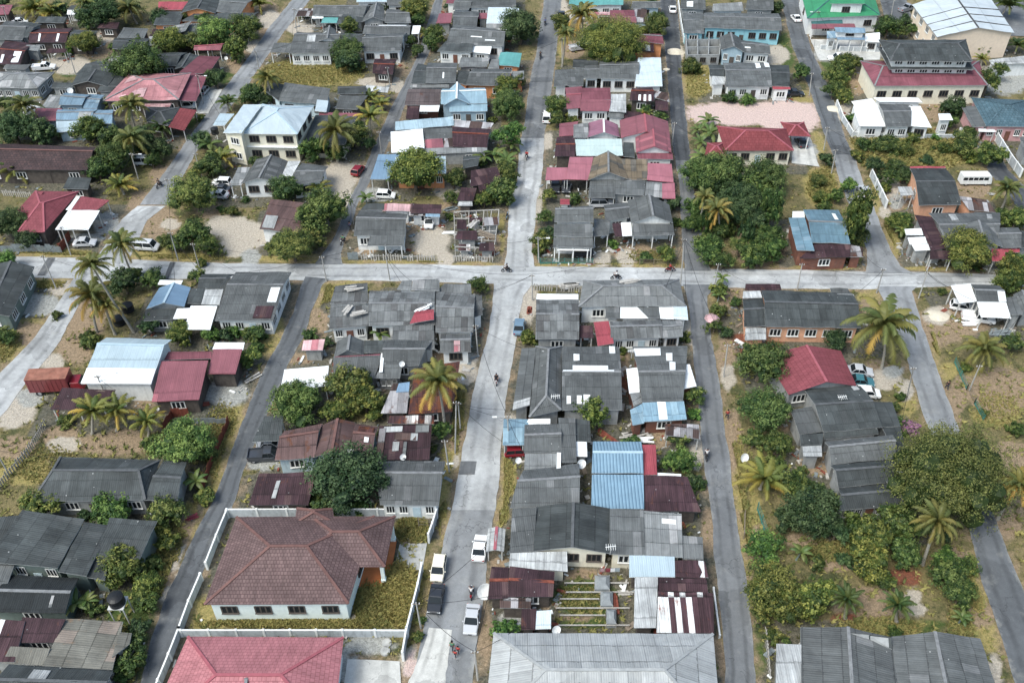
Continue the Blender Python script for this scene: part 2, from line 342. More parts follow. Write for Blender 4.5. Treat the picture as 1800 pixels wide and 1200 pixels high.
# ---------------------------------------------------------------- houses
HOUSES, FOOT = [], []
EDGE = dict(w='fasciaw', bl='fasciaw', bw='fasciaw', pb='fasciaw', mi='fasciaw', r='ridger', pr='ridger', rt='ridger', rr='ridger', pt='ridger', bt='ridgeb', bd='fasciad', ru='fasciad', ru2='fasciad', gx='fasciad', gd='fascia')
RIDGE = dict(gpk='ridger', lg='fascia', pw='fasciad', r='ridger', pr='ridger', rd='ridger', rt='ridger', rr='ridger', pt='ridger', bt='ridgeb', bm='ridgeb', bl='ridgel', b='ridgel', bb='ridgew', pu='ridgew', pb='ridgel', gn='td', tt='tt', gd='ridged', bd='ridgeb', ru='rustmetal', bc='ridgel', mr='ridger')
def bil(P, u, v): return (P[0] * (1 - u) + P[1] * u) * (1 - v) + (P[3] * (1 - u) + P[2] * u) * v
def section(root, spec, wallk, first):
    toks = spec.split(); kind, mat, z, rise = toks[0], toks[1], float(toks[2]), float(toks[3])
    pts = [tuple(map(float, t.split(','))) for t in toks[4:8]]
    opt = toks[8:]; sup = 'w'; nw = None; ns = 0; k = .5; hip = None; patches = []; zb = 0.0; wk = wallk; inset = .45; door = None
    for o in opt:
        if o[0] == '@': a = o[1:].split(','); patches.append((a[0], *map(float, a[1:5]), a[5]))
        elif o == 'p' or o == 'n': sup = o
        elif o[0] == 'w' and o[1:].isdigit(): nw = int(o[1:])
        elif o[0] == 's' and o[1:].isdigit(): ns = int(o[1:])
        elif o[0] == 'k': k = float(o[1:])
        elif o[0] == 'h': hip = float(o[1:])
        elif o[0] == 'b': zb = float(o[1:])
        elif o[0] == 'i': inset = float(o[1:])
        elif o == 'd': door = 1
        elif o == 'D0': door = 0
        elif o[0] == 'W': wk = o[1:]
    jz = random.uniform(-.03, .03) + first * .017; z += jz
    zs = [z] * 4
    if kind == 's': zs = [z, z, z + rise, z + rise]
    if kind == 'sx': zs = [z, z + rise, z + rise, z]
    P = [W(*pts[i], zs[i]) for i in range(4)]
    FOOT.append([(p.x, p.y) for p in P])
    Lx = ((P[1] - P[0]).length + (P[2] - P[3]).length) / 2; Ly = ((P[3] - P[0]).length + (P[2] - P[1]).length) / 2
    hx = hip if hip else min(.45, (Ly / 2) / max(Lx, .1)); hy = hip if hip else min(.45, (Lx / 2) / max(Ly, .1))
    def zr(u, v):
        if kind in ('s', 'sx'): return bil([Vector((0, 0, q)) for q in zs], u, v).z
        tv = v / k if v < k else (1 - v) / (1 - k); tu = u / k if u < k else (1 - u) / (1 - k)
        if kind == 'gx': return z + rise * tv
        if kind == 'gy': return z + rise * tu
        if kind == 'hx': return z + rise * min(tv, u / hx, (1 - u) / hx)
        if kind == 'hy': return z + rise * min(tu, v / hy, (1 - v) / hy)
        return z
    def pt(u, v):
        q = bil(P, u, v); return Vector((q.x, q.y, zr(u, v)))
    am = .012 if mat in ('bt', 'pt', 'pt2', 'rt', 'rr', 'tt', 'gn', 'rm') else .045 if mat in ('w', 'bl', 'r', 'pr', 'b', 'bc') else .075
    ph = [random.uniform(0, 6.28) for _ in range(4)]
    def wob(p): return Vector((p.x, p.y, p.z + am * (math.sin(p.x * 1.3 + ph[0]) * .5 + math.sin(p.y * 1.1 + ph[1]) * .5 + .6 * math.sin(p.x * 2.9 + p.y * 1.7 + ph[2]))))
    pt0 = pt
    def pt(u, v): return wob(pt0(u, v))
    mb = MB(); th = Vector((0, 0, .09)); du, dv = random.uniform(0, 90), random.uniform(0, 90)
    def slope(c, dn):      # c: list of (u,v); dn: 'v' or 'u' = eave runs along u (x) or v
        q = [pt(*a) for a in c]; q0 = [pt0(*a) for a in c]; e = (q[1] - q[0]); e = e / max(e.length, 1e-6)
        nrm = (q[1] - q[0]).cross(q[-1] - q[0]).normalized(); dnv = nrm.cross(e)
        uv = [((p - q[0]).dot(e) + du, (p - q[0]).dot(dnv) + dv) for p in q]
        if len(q) == 4:
            na, nb = max(1, int((q[1] - q[0]).length / 1.5)), max(1, int((q[3] - q[0]).length / 1.5))
            gp = [[wob((q0[0].lerp(q0[1], i / na)).lerp(q0[3].lerp(q0[2], i / na), j_ / nb)) for i in range(na + 1)] for j_ in range(nb + 1)]
            gu = [[tuple((uv[0][t_] * (1 - i / na) + uv[1][t_] * i / na) * (1 - j_ / nb) + (uv[3][t_] * (1 - i / na) + uv[2][t_] * i / na) * j_ / nb for t_ in (0, 1)) for i in range(na + 1)] for j_ in range(nb + 1)]
            for j_ in range(nb):
                for i in range(na):
                    mb.face([gp[j_ + 1][i] - th, gp[j_ + 1][i + 1] - th, gp[j_][i + 1] - th, gp[j_][i] - th], None, 1)
                    mb.face([gp[j_][i], gp[j_][i + 1], gp[j_ + 1][i + 1], gp[j_ + 1][i]], [gu[j_][i], gu[j_][i + 1], gu[j_ + 1][i + 1], gu[j_ + 1][i]], 0)
            rim = [gp[0][i] for i in range(na + 1)] + [gp[j_][na] for j_ in range(1, nb + 1)] + [gp[nb][i] for i in range(na - 1, -1, -1)] + [gp[j_][0] for j_ in range(nb - 1, 0, -1)]
        else: mb.face(q, uv, 0); rim = q; mb.face([p - th for p in q][::-1], None, 1)
        for i in range(len(rim)):
            a, b = rim[i], rim[(i + 1) % len(rim)]; mb.face([a - th, b - th, b, a], None, 1)
    rl = []
    if kind in ('s', 'sx', 'f'): 
        slope([(0, 0), (1, 0), (1, 1), (0, 1)], 'v') if kind != 'sx' else slope([(0, 1), (0, 0), (1, 0), (1, 1)], 'u')
    elif kind == 'gx':
        slope([(0, 0), (1, 0), (1, k), (0, k)], 'v'); slope([(1, 1), (0, 1), (0, k), (1, k)], 'v'); rl = [((0, k), (1, k))]
    elif kind == 'gy':
        slope([(0, 1), (0, 0), (k, 0), (k, 1)], 'u'); slope([(1, 0), (1, 1), (k, 1), (k, 0)], 'u'); rl = [((k, 0), (k, 1))]
    elif kind == 'hx':
        slope([(0, 0), (1, 0), (1 - hx, k), (hx, k)], 'v'); slope([(1, 1), (0, 1), (hx, k), (1 - hx, k)], 'v')
        slope([(0, 1), (0, 0), (hx, k)], 'u'); slope([(1, 0), (1, 1), (1 - hx, k)], 'u')
        rl = [((hx, k), (1 - hx, k)), ((0, 0), (hx, k)), ((0, 1), (hx, k)), ((1, 0), (1 - hx, k)), ((1, 1), (1 - hx, k))]
    elif kind == 'hy':
        slope([(0, 1), (0, 0), (k, hy), (k, 1 - hy)], 'u'); slope([(1, 0), (1, 1), (k, 1 - hy), (k, hy)], 'u')
        slope([(0, 0), (1, 0), (k, hy)], 'v'); slope([(1, 1), (0, 1), (k, 1 - hy)], 'v')
        rl = [((k, hy), (k, 1 - hy)), ((0, 0), (k, hy)), ((1, 0), (k, hy)), ((0, 1), (k, 1 - hy)), ((1, 1), (k, 1 - hy))]
    roof = mb.build('roof', [mat, EDGE.get(mat, 'fascia')], root)
    if rl:
        rb = MB(); wd = .34 if kind[0] == 'g' else .3
        for a, b in rl:
            A, B = pt(*a), pt(*b); rb.bar(A + Vector((0, 0, .02)), B + Vector((0, 0, .02)), wd, .1)
        rb.build('ridge_cap', RIDGE.get(mat, 'ridge'), roof)
    for i, (fc, u0, v0, u1, v1, pm) in enumerate(patches):
        pb = MB(); dz = Vector((0, 0, .09 + .012 * i)); vv = [(u0, v0), (u1, v0), (u1, v1), (u0, v1)]
        if kind in ('gx', 'hx'): vv = [(a, b * k if fc == 'f' else 1 - b * (1 - k)) for a, b in vv]
        q = [pt(*a) + dz for a in vv]; e1 = (q[1] - q[0]).length; e2 = (q[3] - q[0]).length
        pb.face(q, [(du, dv), (du + e1, dv), (du + e1, dv + e2), (du, dv + e2)]); pb.face([p - dz * .9 for p in q][::-1])
        for j in range(4): a, b = q[j], q[(j + 1) % 4]; pb.face([a - dz * .9, b - dz * .9, b, a])
        pb.build('roof_panel', pm, roof)
    if sup == 'w':
        iu, iv = min(.2, inset / Lx), min(.2, inset / Ly)
        us = sorted({iu, 1 - iu, *([k] if kind == 'gy' else []), *([q for q in (hx, 1 - hx) if iu < q < 1 - iu] if kind == 'hx' else []), *([k] if kind == 'hy' else [])})
        vs = sorted({iv, 1 - iv, *([k] if kind in ('gx', 'hx') else []), *([q for q in (hy, 1 - hy) if iv < q < 1 - iv] if kind == 'hy' else [])})
        ring = [(u, iv) for u in us] + [(1 - iu, v) for v in vs[1:]] + [(u, 1 - iv) for u in us[::-1][1:]] + [(iu, v) for v in vs[::-1][1:-1]]
        wb = MB()
        for i in range(len(ring)):
            a, b = ring[i], ring[(i + 1) % len(ring)]; A, B = pt0(*a), pt0(*b); A.z -= .2; B.z -= .2
            wb.face([(A.x, A.y, zb), (B.x, B.y, zb), B, A])
        wb.build('wall', wk, root)
        fm = 'framed' if wk in ('W', 'C', 'M', 'PB', 'OB', 'PE', 'TQ') and random.random() < .55 else 'frame'
        def openings(u0, v0, u1, v1, n, dd, base):
            A, B = pt(u0, v0), pt(u1, v1); d = Vector((B.x - A.x, B.y - A.y, 0)); L = d.length; d = d / max(L, .01); nr = Vector((d.y, -d.x, 0)); rz = math.atan2(d.y, d.x)
            slots = n + (1 if dd else 0)
            for i in range(slots):
                p = A + d * (L * (i + .5) / slots) + nr * .035
                if dd and i == slots // 2:
                    inst(DOOR[random.choice(list(DOOR))], 'door', root, Vector((p.x, p.y, base + .05)) - root.location, (0, 0, rz), (.95, 1, 2.0))
                else:
                    ww = min(1.7, L / slots * .62); hh = min(1.2, (z - base) * .42)
                    wo = inst(WIN[fm], 'window', root, Vector((p.x, p.y, base + (z - base) * .55)) - root.location, (0, 0, rz), (ww, 1, hh))
                    inst(PANE, 'pane', wo)
        if nw is None: nw = min(4, int(Lx / 4.2)) if kind != 'sx' else 0
        storeys = 2 if z - zb > 5.2 and rise < 4 else 1
        zz = z
        for st in range(storeys):
            base = zb + st * (z - zb) / storeys
            zsave = z; z = base + (zsave - zb) / storeys
            if nw: openings(iu, iv, 1 - iu, iv, nw, door if door is not None and st == 0 else (1 if nw >= 2 and st == 0 and random.random() < .6 else 0), base)
            if ns:
                cxp = sum(p.x for p in P) / 4
                if cxp < 0: openings(1 - iu, iv, 1 - iu, 1 - iv, ns, 0, base)
                else: openings(iu, 1 - iv, iu, iv, ns, 0, base)
            z = zsave
    elif sup == 'p':
        iu, iv = min(.15, .25 / Lx), min(.15, .25 / Ly)
        us = [iu, 1 - iu] + ([.5] if Lx > 5 else [])
        for u in us:
            for v in (iv, 1 - iv):
                q = pt(u, v); pbm = MB(); pbm.bar((q.x, q.y, zb), (q.x, q.y, q.z - .09), .14, .14); pbm.build('post', 'postw' if wk in ('W', 'M', 'C') else 'post', root)
        bm_ = MB()
        for v in (iv, 1 - iv): bm_.bar(pt(iu, v) - Vector((0, 0, .17)), pt(1 - iu, v) - Vector((0, 0, .17)), .1, .14)
        bm_.build('beam', 'timber', root)
    return P
def H(label, wallk, specs, name='house', cat='house', group='houses of the village'):
    ref, _, rest = label.partition('|'); ref = ref.strip(); full = (ref + ' ' + rest.strip()).strip()
    lst = [s.strip() for s in specs.split(';') if s.strip()]
    pxs = []
    for s in lst:
        t = s.split(); pxs += [tp(*map(float, q.split(','))) for q in t[4:8]]
    # base of the thing: centre of its first section on the ground
    t = lst[0].split(); c = sum((W(*map(float, q.split(',')), float(t[2])) for q in t[4:8]), Vector()) / 4
    root = empty(name, (c.x, c.y, 0)); tag(root, full, cat, group)
    for i, s in enumerate(lst): section(root, s, wallk, i)
    cx = (min(p[0] for p in pxs) + max(p[0] for p in pxs)) / 2; cy = (min(p[1] for p in pxs) + max(p[1] for p in pxs)) / 2
    HOUSES.append((cx, cy + 6, ref.replace('  ', ' '))); return root

# ---------------------------------------------------------------- labels that place a thing beside a house
USED = set()
def place_label(desc, px, py):
    cand = sorted(HOUSES, key=lambda h: math.hypot(h[0] - px, (h[1] - py) * 1.3))[:25]
    for k in range(len(cand)):
        for extra in ('',):
            h = cand[k]; dx, dy = px - h[0], py - h[1]
            rel = ('left of the ' if dx < 0 else 'right of the ') if abs(dx) * .8 > abs(dy) else ('behind the ' if dy < 0 else 'in front of the ')
            s = f'{desc} {rel}{h[2]}'
            if s not in USED and len(s.split()) <= 16: USED.add(s); return s
    a, b = cand[0][2], cand[1][2]
    return f'{desc} near the {a}'

# ---------------------------------------------------------------- trees
def crown_mesh(seed, n, leaf, lobes, flat=.9, flower=.12, kind='leaf', spread=.62):
    r = np.random.default_rng(seed); cs = []
    for i in range(lobes):
        a = i * 2.39996 + r.uniform(-.5, .5); q = np.sqrt((i + .5) / lobes) * spread * r.uniform(.72, 1.2)
        zc = .62 * np.sqrt(max(0, 1 - (q / .95) ** 2)) * r.uniform(.35, 1.0) - .12
        if i % 4 == 3: zc = -.3 * r.uniform(.4, 1)
        cs.append((q * np.cos(a), q * np.sin(a), zc, r.uniform(.2, .46)))
    cs = np.array(cs); per = n // lobes; V, Fc, tint = [], [], []; idx = 0
    for c in cs:
        nc = max(4, per // 26); d0 = r.normal(size=(nc, 3)); d0 /= np.linalg.norm(d0, axis=1)[:, None]; d0[:, 2] = np.where(d0[:, 2] < -.45, -d0[:, 2], d0[:, 2])
        ck = r.integers(0, nc, per); d = r.normal(size=(per, 3)); d /= np.linalg.norm(d, axis=1)[:, None]; d = d * .55 + d0[ck] * .75; d /= np.linalg.norm(d, axis=1)[:, None]
        off = r.normal(size=(per, 3)); off /= np.linalg.norm(off, axis=1)[:, None]; cr = c[3] * r.uniform(.82, 1.1, nc); ct = r.uniform(-.35, .35, nc); cf = (r.uniform(0, 1, nc) < flower * 3.2) * r.uniform(.25, .8, nc)
        cs_ = c[3] * 1.65 / np.sqrt(nc)
        p = c[:3] + d0[ck] * cr[ck][:, None] + (off + d0[ck] * .25) * (cs_ * r.uniform(.4, 1, per))[:, None]; lobet = r.uniform(0, 1)
        nrmB = off * .7 + d0[ck] * .5
        for i in range(per):
            nrm = nrmB[i] + r.normal(size=3) * .35 + np.array([0, 0, .3]); nrm /= np.linalg.norm(nrm)
            t1 = np.cross(nrm, r.normal(size=3)); t1 /= np.linalg.norm(t1); t2 = np.cross(nrm, t1)
            L = leaf * r.uniform(.6, 1.35); ww = L * r.uniform(.4, .7); q = p[i]
            V += [q - t1 * L - t2 * ww * .3, q - t2 * ww, q + t1 * L + t2 * ww * .2 - nrm * L * .25, q + t2 * ww]
            Fc.append((idx, idx + 1, idx + 2, idx + 3)); idx += 4
            tint.append((np.clip(.25 + .3 * lobet + ct[ck[i]] + r.normal() * .2, 0, 1), np.clip(cf[ck[i]] * np.clip(.55 + off[i][2] * .6 + r.normal() * .2, 0, 1.2), 0, 1)))  # pale flush grows toward clump tops: their lit look put into colour
    V = np.array(V); sc = np.percentile(np.hypot(V[:, 0], V[:, 1]), 96)
    for c in cs:           # opaque core added in every lobe; dark tint imitates the crown's inner shade
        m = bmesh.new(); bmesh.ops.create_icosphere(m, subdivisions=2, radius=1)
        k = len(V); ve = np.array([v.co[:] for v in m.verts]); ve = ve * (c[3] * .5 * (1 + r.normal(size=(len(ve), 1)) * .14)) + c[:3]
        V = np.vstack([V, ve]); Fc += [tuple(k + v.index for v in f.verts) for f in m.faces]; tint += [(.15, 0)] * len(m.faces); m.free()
    V /= sc; V[:, 2] *= flat
    me = bpy.data.meshes.new('crown'); me.from_pydata(V.tolist(), [], Fc)
    a = me.color_attributes.new('tint', 'FLOAT_COLOR', 'CORNER'); buf = []
    for f, t in zip(Fc, tint): buf += [t[0], t[1], 0, 1] * len(f)
    a.data.foreach_set('color', buf); me.materials.append(MAT[kind]); me.update(); return me
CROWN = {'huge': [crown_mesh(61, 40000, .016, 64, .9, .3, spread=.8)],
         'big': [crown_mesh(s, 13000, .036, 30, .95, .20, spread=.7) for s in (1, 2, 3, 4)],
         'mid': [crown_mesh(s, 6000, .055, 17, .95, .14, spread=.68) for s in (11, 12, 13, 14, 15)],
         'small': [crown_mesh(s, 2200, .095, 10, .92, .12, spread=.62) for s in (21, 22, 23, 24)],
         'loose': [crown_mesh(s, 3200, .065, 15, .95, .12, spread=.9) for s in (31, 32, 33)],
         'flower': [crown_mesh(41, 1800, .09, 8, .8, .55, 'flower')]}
def trunk_mesh(seed):
    r = random.Random(seed); mb = MB()
    mb.tube([(0, 0, 0), (.03, .02, .35), (-.02, .03, .7), (.02, 0, 1.0)], [.11, .085, .07, .05], 7)
    for k in range(4):
        a = k * 1.6 + r.uniform(-.4, .4); z = r.uniform(.45, .7)
        mb.tube([(0, 0, z), (.22 * math.cos(a), .22 * math.sin(a), z + .22), (.5 * math.cos(a), .5 * math.sin(a), z + .5)], [.05, .035, .015], 5)
    return proto(mb, 'trunk', 'bark')
TRUNK = [trunk_mesh(s) for s in (1, 2)]
TCOL = dict(d=(.62, .78, .8), g=(.85, 1.0, .75), y=(1.35, 1.25, .85), l=(1.15, 1.5, .95), o=(1.1, 1.05, .75), p=(1, 1, 1), b=(.75, .62, .45))
TWORD = dict(d='dark green', g='green', y='yellowish', l='light green', o='olive', p='pink flowering', b='brownish')
NT = 0
def Tr(s):
    global NT
    for it in s.split():
        a = it.split(','); c = a[2][-1]; x, y, wd = float(a[0]), float(a[1]), float(a[2][:-1]); bush = 'B' in it[-2:] or (len(a) > 3 and a[3] == 'B')
        px, py = tp(x, y); k = pxm(py + 8, 2.0); r = wd / 3.75 / k / 2 * 1.11
        tall = len(a) > 3 and a[3] == 'T'; loose = len(a) > 3 and a[3] == 'L'
        fl = (.95 if r < 6 else 1.2) if not tall else 2.3
        bush = bush or r < 1.25
        zc = r * .45 if bush else r * (.72 if not tall else 1.9) + (.3 if not loose else 1.2)
        p = U(px, py, zc); rr = random.random()
        root = empty('tree' if not bush else 'bush', (p.x, p.y, 0)); NT += 1
        size = 'small' if r < 1.6 else 'mid-sized' if r < 2.7 else 'large' if r < 4 else 'huge'
        if bush: size = 'low' if r > 1 else 'small'
        desc = f"{size} {TWORD[c]} {'bush' if bush else ('tall narrow tree' if tall else ('loose tree' if loose else 'tree'))}"
        tag(root, place_label(desc, px, py), 'bush' if bush else 'tree', 'bushes among the houses' if bush else 'leafy trees among the houses')
        kind = 'flower' if c == 'p' else 'loose' if loose or (1.4 < r < 2.3 and random.random() < .3) else 'huge' if r > 6 else 'big' if r > 3.1 else 'mid' if r > 1.6 else 'small'
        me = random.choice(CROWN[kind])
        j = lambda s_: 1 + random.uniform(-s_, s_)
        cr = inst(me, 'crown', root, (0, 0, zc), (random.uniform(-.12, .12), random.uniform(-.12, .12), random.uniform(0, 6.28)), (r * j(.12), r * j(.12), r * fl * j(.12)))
        b = TCOL[c]; v = j(.16); cr.color = (b[0] * v * j(.1), b[1] * v, b[2] * v * j(.1), 1)
        inst(random.choice(TRUNK), 'trunk' if not bush else 'stem', root, (0, 0, -.05), (0, 0, random.uniform(0, 6)), (r * .8, r * .8, zc * 1.05))
# palms
def frond(mb, tint, az, el, L, droop, tg, rnd, leafl=.22, twist=0, nseg=13):
    pts = []; p = Vector((0, 0, 0)); e = el; st = L / nseg
    h = Vector((math.cos(az), math.sin(az), 0))
    for i in range(nseg + 1):
        pts.append(p.copy()); p = p + (h * math.cos(e) + Vector((0, 0, math.sin(e)))) * st; e -= droop / nseg * (.5 + 1.1 * i / nseg)
    side = Vector((-math.sin(az), math.cos(az), 0))
    for i in range(nseg):
        a, b = pts[i], pts[i + 1]; wd = .013 * (1 - i / nseg) + .004
        mb.face([a - side * wd, a + side * wd, b + side * wd * .8, b - side * wd * .8]); tint += [tg[0], tg[1], 0, 1] * 4
        if i < 1: continue
        f = i / nseg; ll = leafl * (math.sin(math.pi * (.12 + .85 * f)) ** .6) * (1.05 - .25 * f); d = (b - a).normalized()
        for sg in (-1, 1):
            for q in (0, .5):
                o = a + (b - a) * q; dirv = (side * sg * .86 + d * .55 + Vector((0, 0, -.38 + rnd.uniform(-.25, .2)))).normalized() * ll * rnd.uniform(.8, 1.15)
                w_ = d * .024
                mb.face([o - w_, o + w_, o + dirv * .6 + w_ * .9, o + dirv + Vector((0, 0, -ll * .18))]); g = min(1, max(0, tg[0] + rnd.uniform(-.12, .12))); tint += [g, tg[1], 0, 1] * 4
def palm_crown(seed, n, young=False, yel=.3, dead=.2):
    rnd = random.Random(seed); mb = MB(); tint = []
    for i in range(n):
        f = i / (n - 1); az = i * 2.39996 + rnd.uniform(-.2, .2)
        el = R(78) * (1 - f) + R(-22 if not young else 18) * f + rnd.uniform(-.1, .1)
        L = rnd.uniform(.85, 1.1) * (.75 + .35 * min(1, f * 2)); dr = rnd.uniform(1.3, 2.1) if not young else rnd.uniform(1.2, 1.8)
        dd = 1 if f > 1 - dead and rnd.random() < .7 else max(0, rnd.gauss(yel * f, .12))
        frond(mb, tint, az, el, L, dr, (min(1, max(0, yel * .7 + f * .35 + rnd.gauss(0, .1))), min(1, dd)), rnd)
    me = proto(mb, 'crown', 'palmleaf', tint=tint); return me
PALM = {'g': [palm_crown(s, 24, yel=.25, dead=.12) for s in (1, 2, 3)], 'o': [palm_crown(s, 26, yel=.5, dead=.35) for s in (5, 6)],
        'y': [palm_crown(s, 18, True, .42, .12) for s in (8, 9, 10)], 'd': [palm_crown(s, 20, True, .05, 0) for s in (11, 12)]}
def banana_crown(seed):
    rnd = random.Random(seed); mb = MB(); tint = []
    for i in range(9):
        az = i * 2.4 + rnd.uniform(-.3, .3); el = R(rnd.uniform(25, 75)); h = Vector((math.cos(az), math.sin(az), 0)); side = Vector((-math.sin(az), math.cos(az), 0))
        p = Vector((0, 0, 0)); pr = None; e = el; tg = (min(1, max(0, rnd.gauss(.45, .25))), max(0, rnd.gauss(.15, .2)))
        for k in range(8):
            f = k / 7; wd = .17 * math.sin(math.pi * (.06 + .9 * f)) ** .7; cur = (p - side * wd + Vector((0, 0, -.05 * f)), p + Vector((0, 0, .03)), p + side * wd + Vector((0, 0, -.05 * f)))
            if pr:
                mb.face([pr[0], pr[1], cur[1], cur[0]]); mb.face([pr[1], pr[2], cur[2], cur[1]]); tint += [tg[0], tg[1], 0, 1] * 8
            pr = cur; p = p + (h * math.cos(e) + Vector((0, 0, math.sin(e)))) * .15; e -= .22
    return proto(mb, 'crown', 'banana', tint=tint)
BANANA = [banana_crown(s) for s in (1, 2, 3)]
PWORD = dict(g='green coconut palm', o='coconut palm with drooping orange fronds', y='young yellow coconut palm', d='young dark green palm', n='broad-leaved banana plant')
PCOL = dict(g=(.95, 1, .9), o=(.95, .95, .85), y=(1.0, 1.12, .85), d=(.8, 1, .85), n=(1, 1, 1))
def Pa(s):
    for it in s.split():
        a = it.split(','); c = a[2][-1]; x, y, rp = float(a[0]), float(a[1]), float(a[2][:-1]); px, py = tp(x, y)
        k = pxm(py, 4); r = rp / 3.75 / k * 1.1
        if len(a) >= 5:
            b = W(float(a[3]), float(a[4])); 
            best = None
            for i in range(10, 140):
                z = i * .1; q = U(px, py, z); d = math.hypot(q.x - b.x, q.y - b.y)
                if best is None or d < best[0]: best = (d, q)
            top = best[1]
        else:
            h = float(a[3]) if len(a) == 4 else dict(g=6.0, o=6.5, y=1.6, d=1.8, n=1.3)[c]
            top = U(px, py, h); b = Vector((top.x + random.uniform(-.5, .5), top.y + random.uniform(-.4, .2), 0))
        root = empty('banana_plant' if c == 'n' else 'coconut_palm', (b.x, b.y, 0))
        size = 'tall ' if top.z > 5 else ''
        tag(root, place_label(size + PWORD[c], px, py), 'banana plant' if c == 'n' else 'palm tree', 'banana plants' if c == 'n' else 'coconut palms')
        mb = MB(); n = 7; bend = Vector((random.uniform(-.3, .3), 0, 0))
        P = [b.lerp(top, i / n) + bend * math.sin(math.pi * i / n) * min(1, top.z / 5) for i in range(n + 1)]
        tr = .2 if c != 'n' else .12
        mb.tube(P, [tr * (1.35 if i == 0 else 1 - .35 * i / n) for i in range(n + 1)], 8); mb.build('trunk', 'palmbark' if c != 'n' else 'GR', root, smooth=True)
        me = random.choice(BANANA if c == 'n' else PALM[c]); cr = inst(me, 'crown', root, top - root.location, (random.uniform(-.1, .1), random.uniform(-.1, .1), random.uniform(0, 6.28)), (r, r, r * random.uniform(.9, 1.1)))
        v = random.uniform(.85, 1.15); q = PCOL[c]; cr.color = (q[0] * v, q[1] * v, q[2] * v, 1)
        if c in 'go' and top.z > 3:
            nb = MB()
            for i in range(6): 
                an = i * 1.05; ctr = top + Vector((.28 * math.cos(an), .28 * math.sin(an), -.25)); m = bmesh.new(); bmesh.ops.create_icosphere(m, subdivisions=1, radius=.16)
                vs = [v_.co + ctr for v_ in m.verts]
                for f in m.faces: nb.face([vs[q_.index] for q_ in f.verts])
                m.free()
            nb.build('coconuts', 'O' if c == 'o' else 'GR', root)

# ---------------------------------------------------------------- vehicles (built along +X, wheels on z=0, then copied)
def loft(mb, secs, mi=0):      # secs: (x, [(y,z)...]) closed rings
    n = len(secs[0][1]); rings = [[Vector((x, y, z)) for y, z in r] for x, r in secs]
    for i in range(len(rings) - 1):
        for k in range(n):
            j = (k + 1) % n; mb.face([rings[i][k], rings[i + 1][k], rings[i + 1][j], rings[i][j]], mi=mi)
    mb.face(rings[0], mi=mi); mb.face(rings[-1][::-1], mi=mi)
def ringbox(w0, w1, z0, z1, c=.1):
    return [(-w0 + c, z0), (w0 - c, z0), (w0, z0 + c), (w1, z1 - c), (w1 - c, z1), (-w1 + c, z1), (-w1, z1 - c), (-w0, z0 + c)]
def wheel_meshes(r, wd):
    mb = MB(); n = 16
    prof = [(r * .62, -wd / 2), (r, -wd / 2 + .02), (r, wd / 2 - .02), (r * .62, wd / 2)]
    for k in range(n):
        a, b = 2 * math.pi * k / n, 2 * math.pi * (k + 1) / n
        P = lambda an, q: (q[0] * math.cos(an), q[1], q[0] * math.sin(an))
        for q in range(3): mb.face([P(a, prof[q]), P(b, prof[q]), P(b, prof[q + 1]), P(a, prof[q + 1])])
    ty = proto(mb, 'tyre', 'tyre'); mb = MB()
    for s in (-1, 1): mb.face([(r * .64 * math.cos(2 * math.pi * k / n), s * wd * .36, r * .64 * math.sin(2 * math.pi * k / n)) for k in range(n)])
    mb.tube([(0, -wd * .36, 0), (0, wd * .36, 0)], r * .6, 12, cap=False)
    return ty, proto(mb, 'rim', 'rim')
WH = {'car': wheel_meshes(.31, .2), 'truck': wheel_meshes(.45, .28)}
def obj_mat(o, key):
    o.material_slots[0].link = 'OBJECT'; o.material_slots[0].material = MAT[key]
VEH = {}
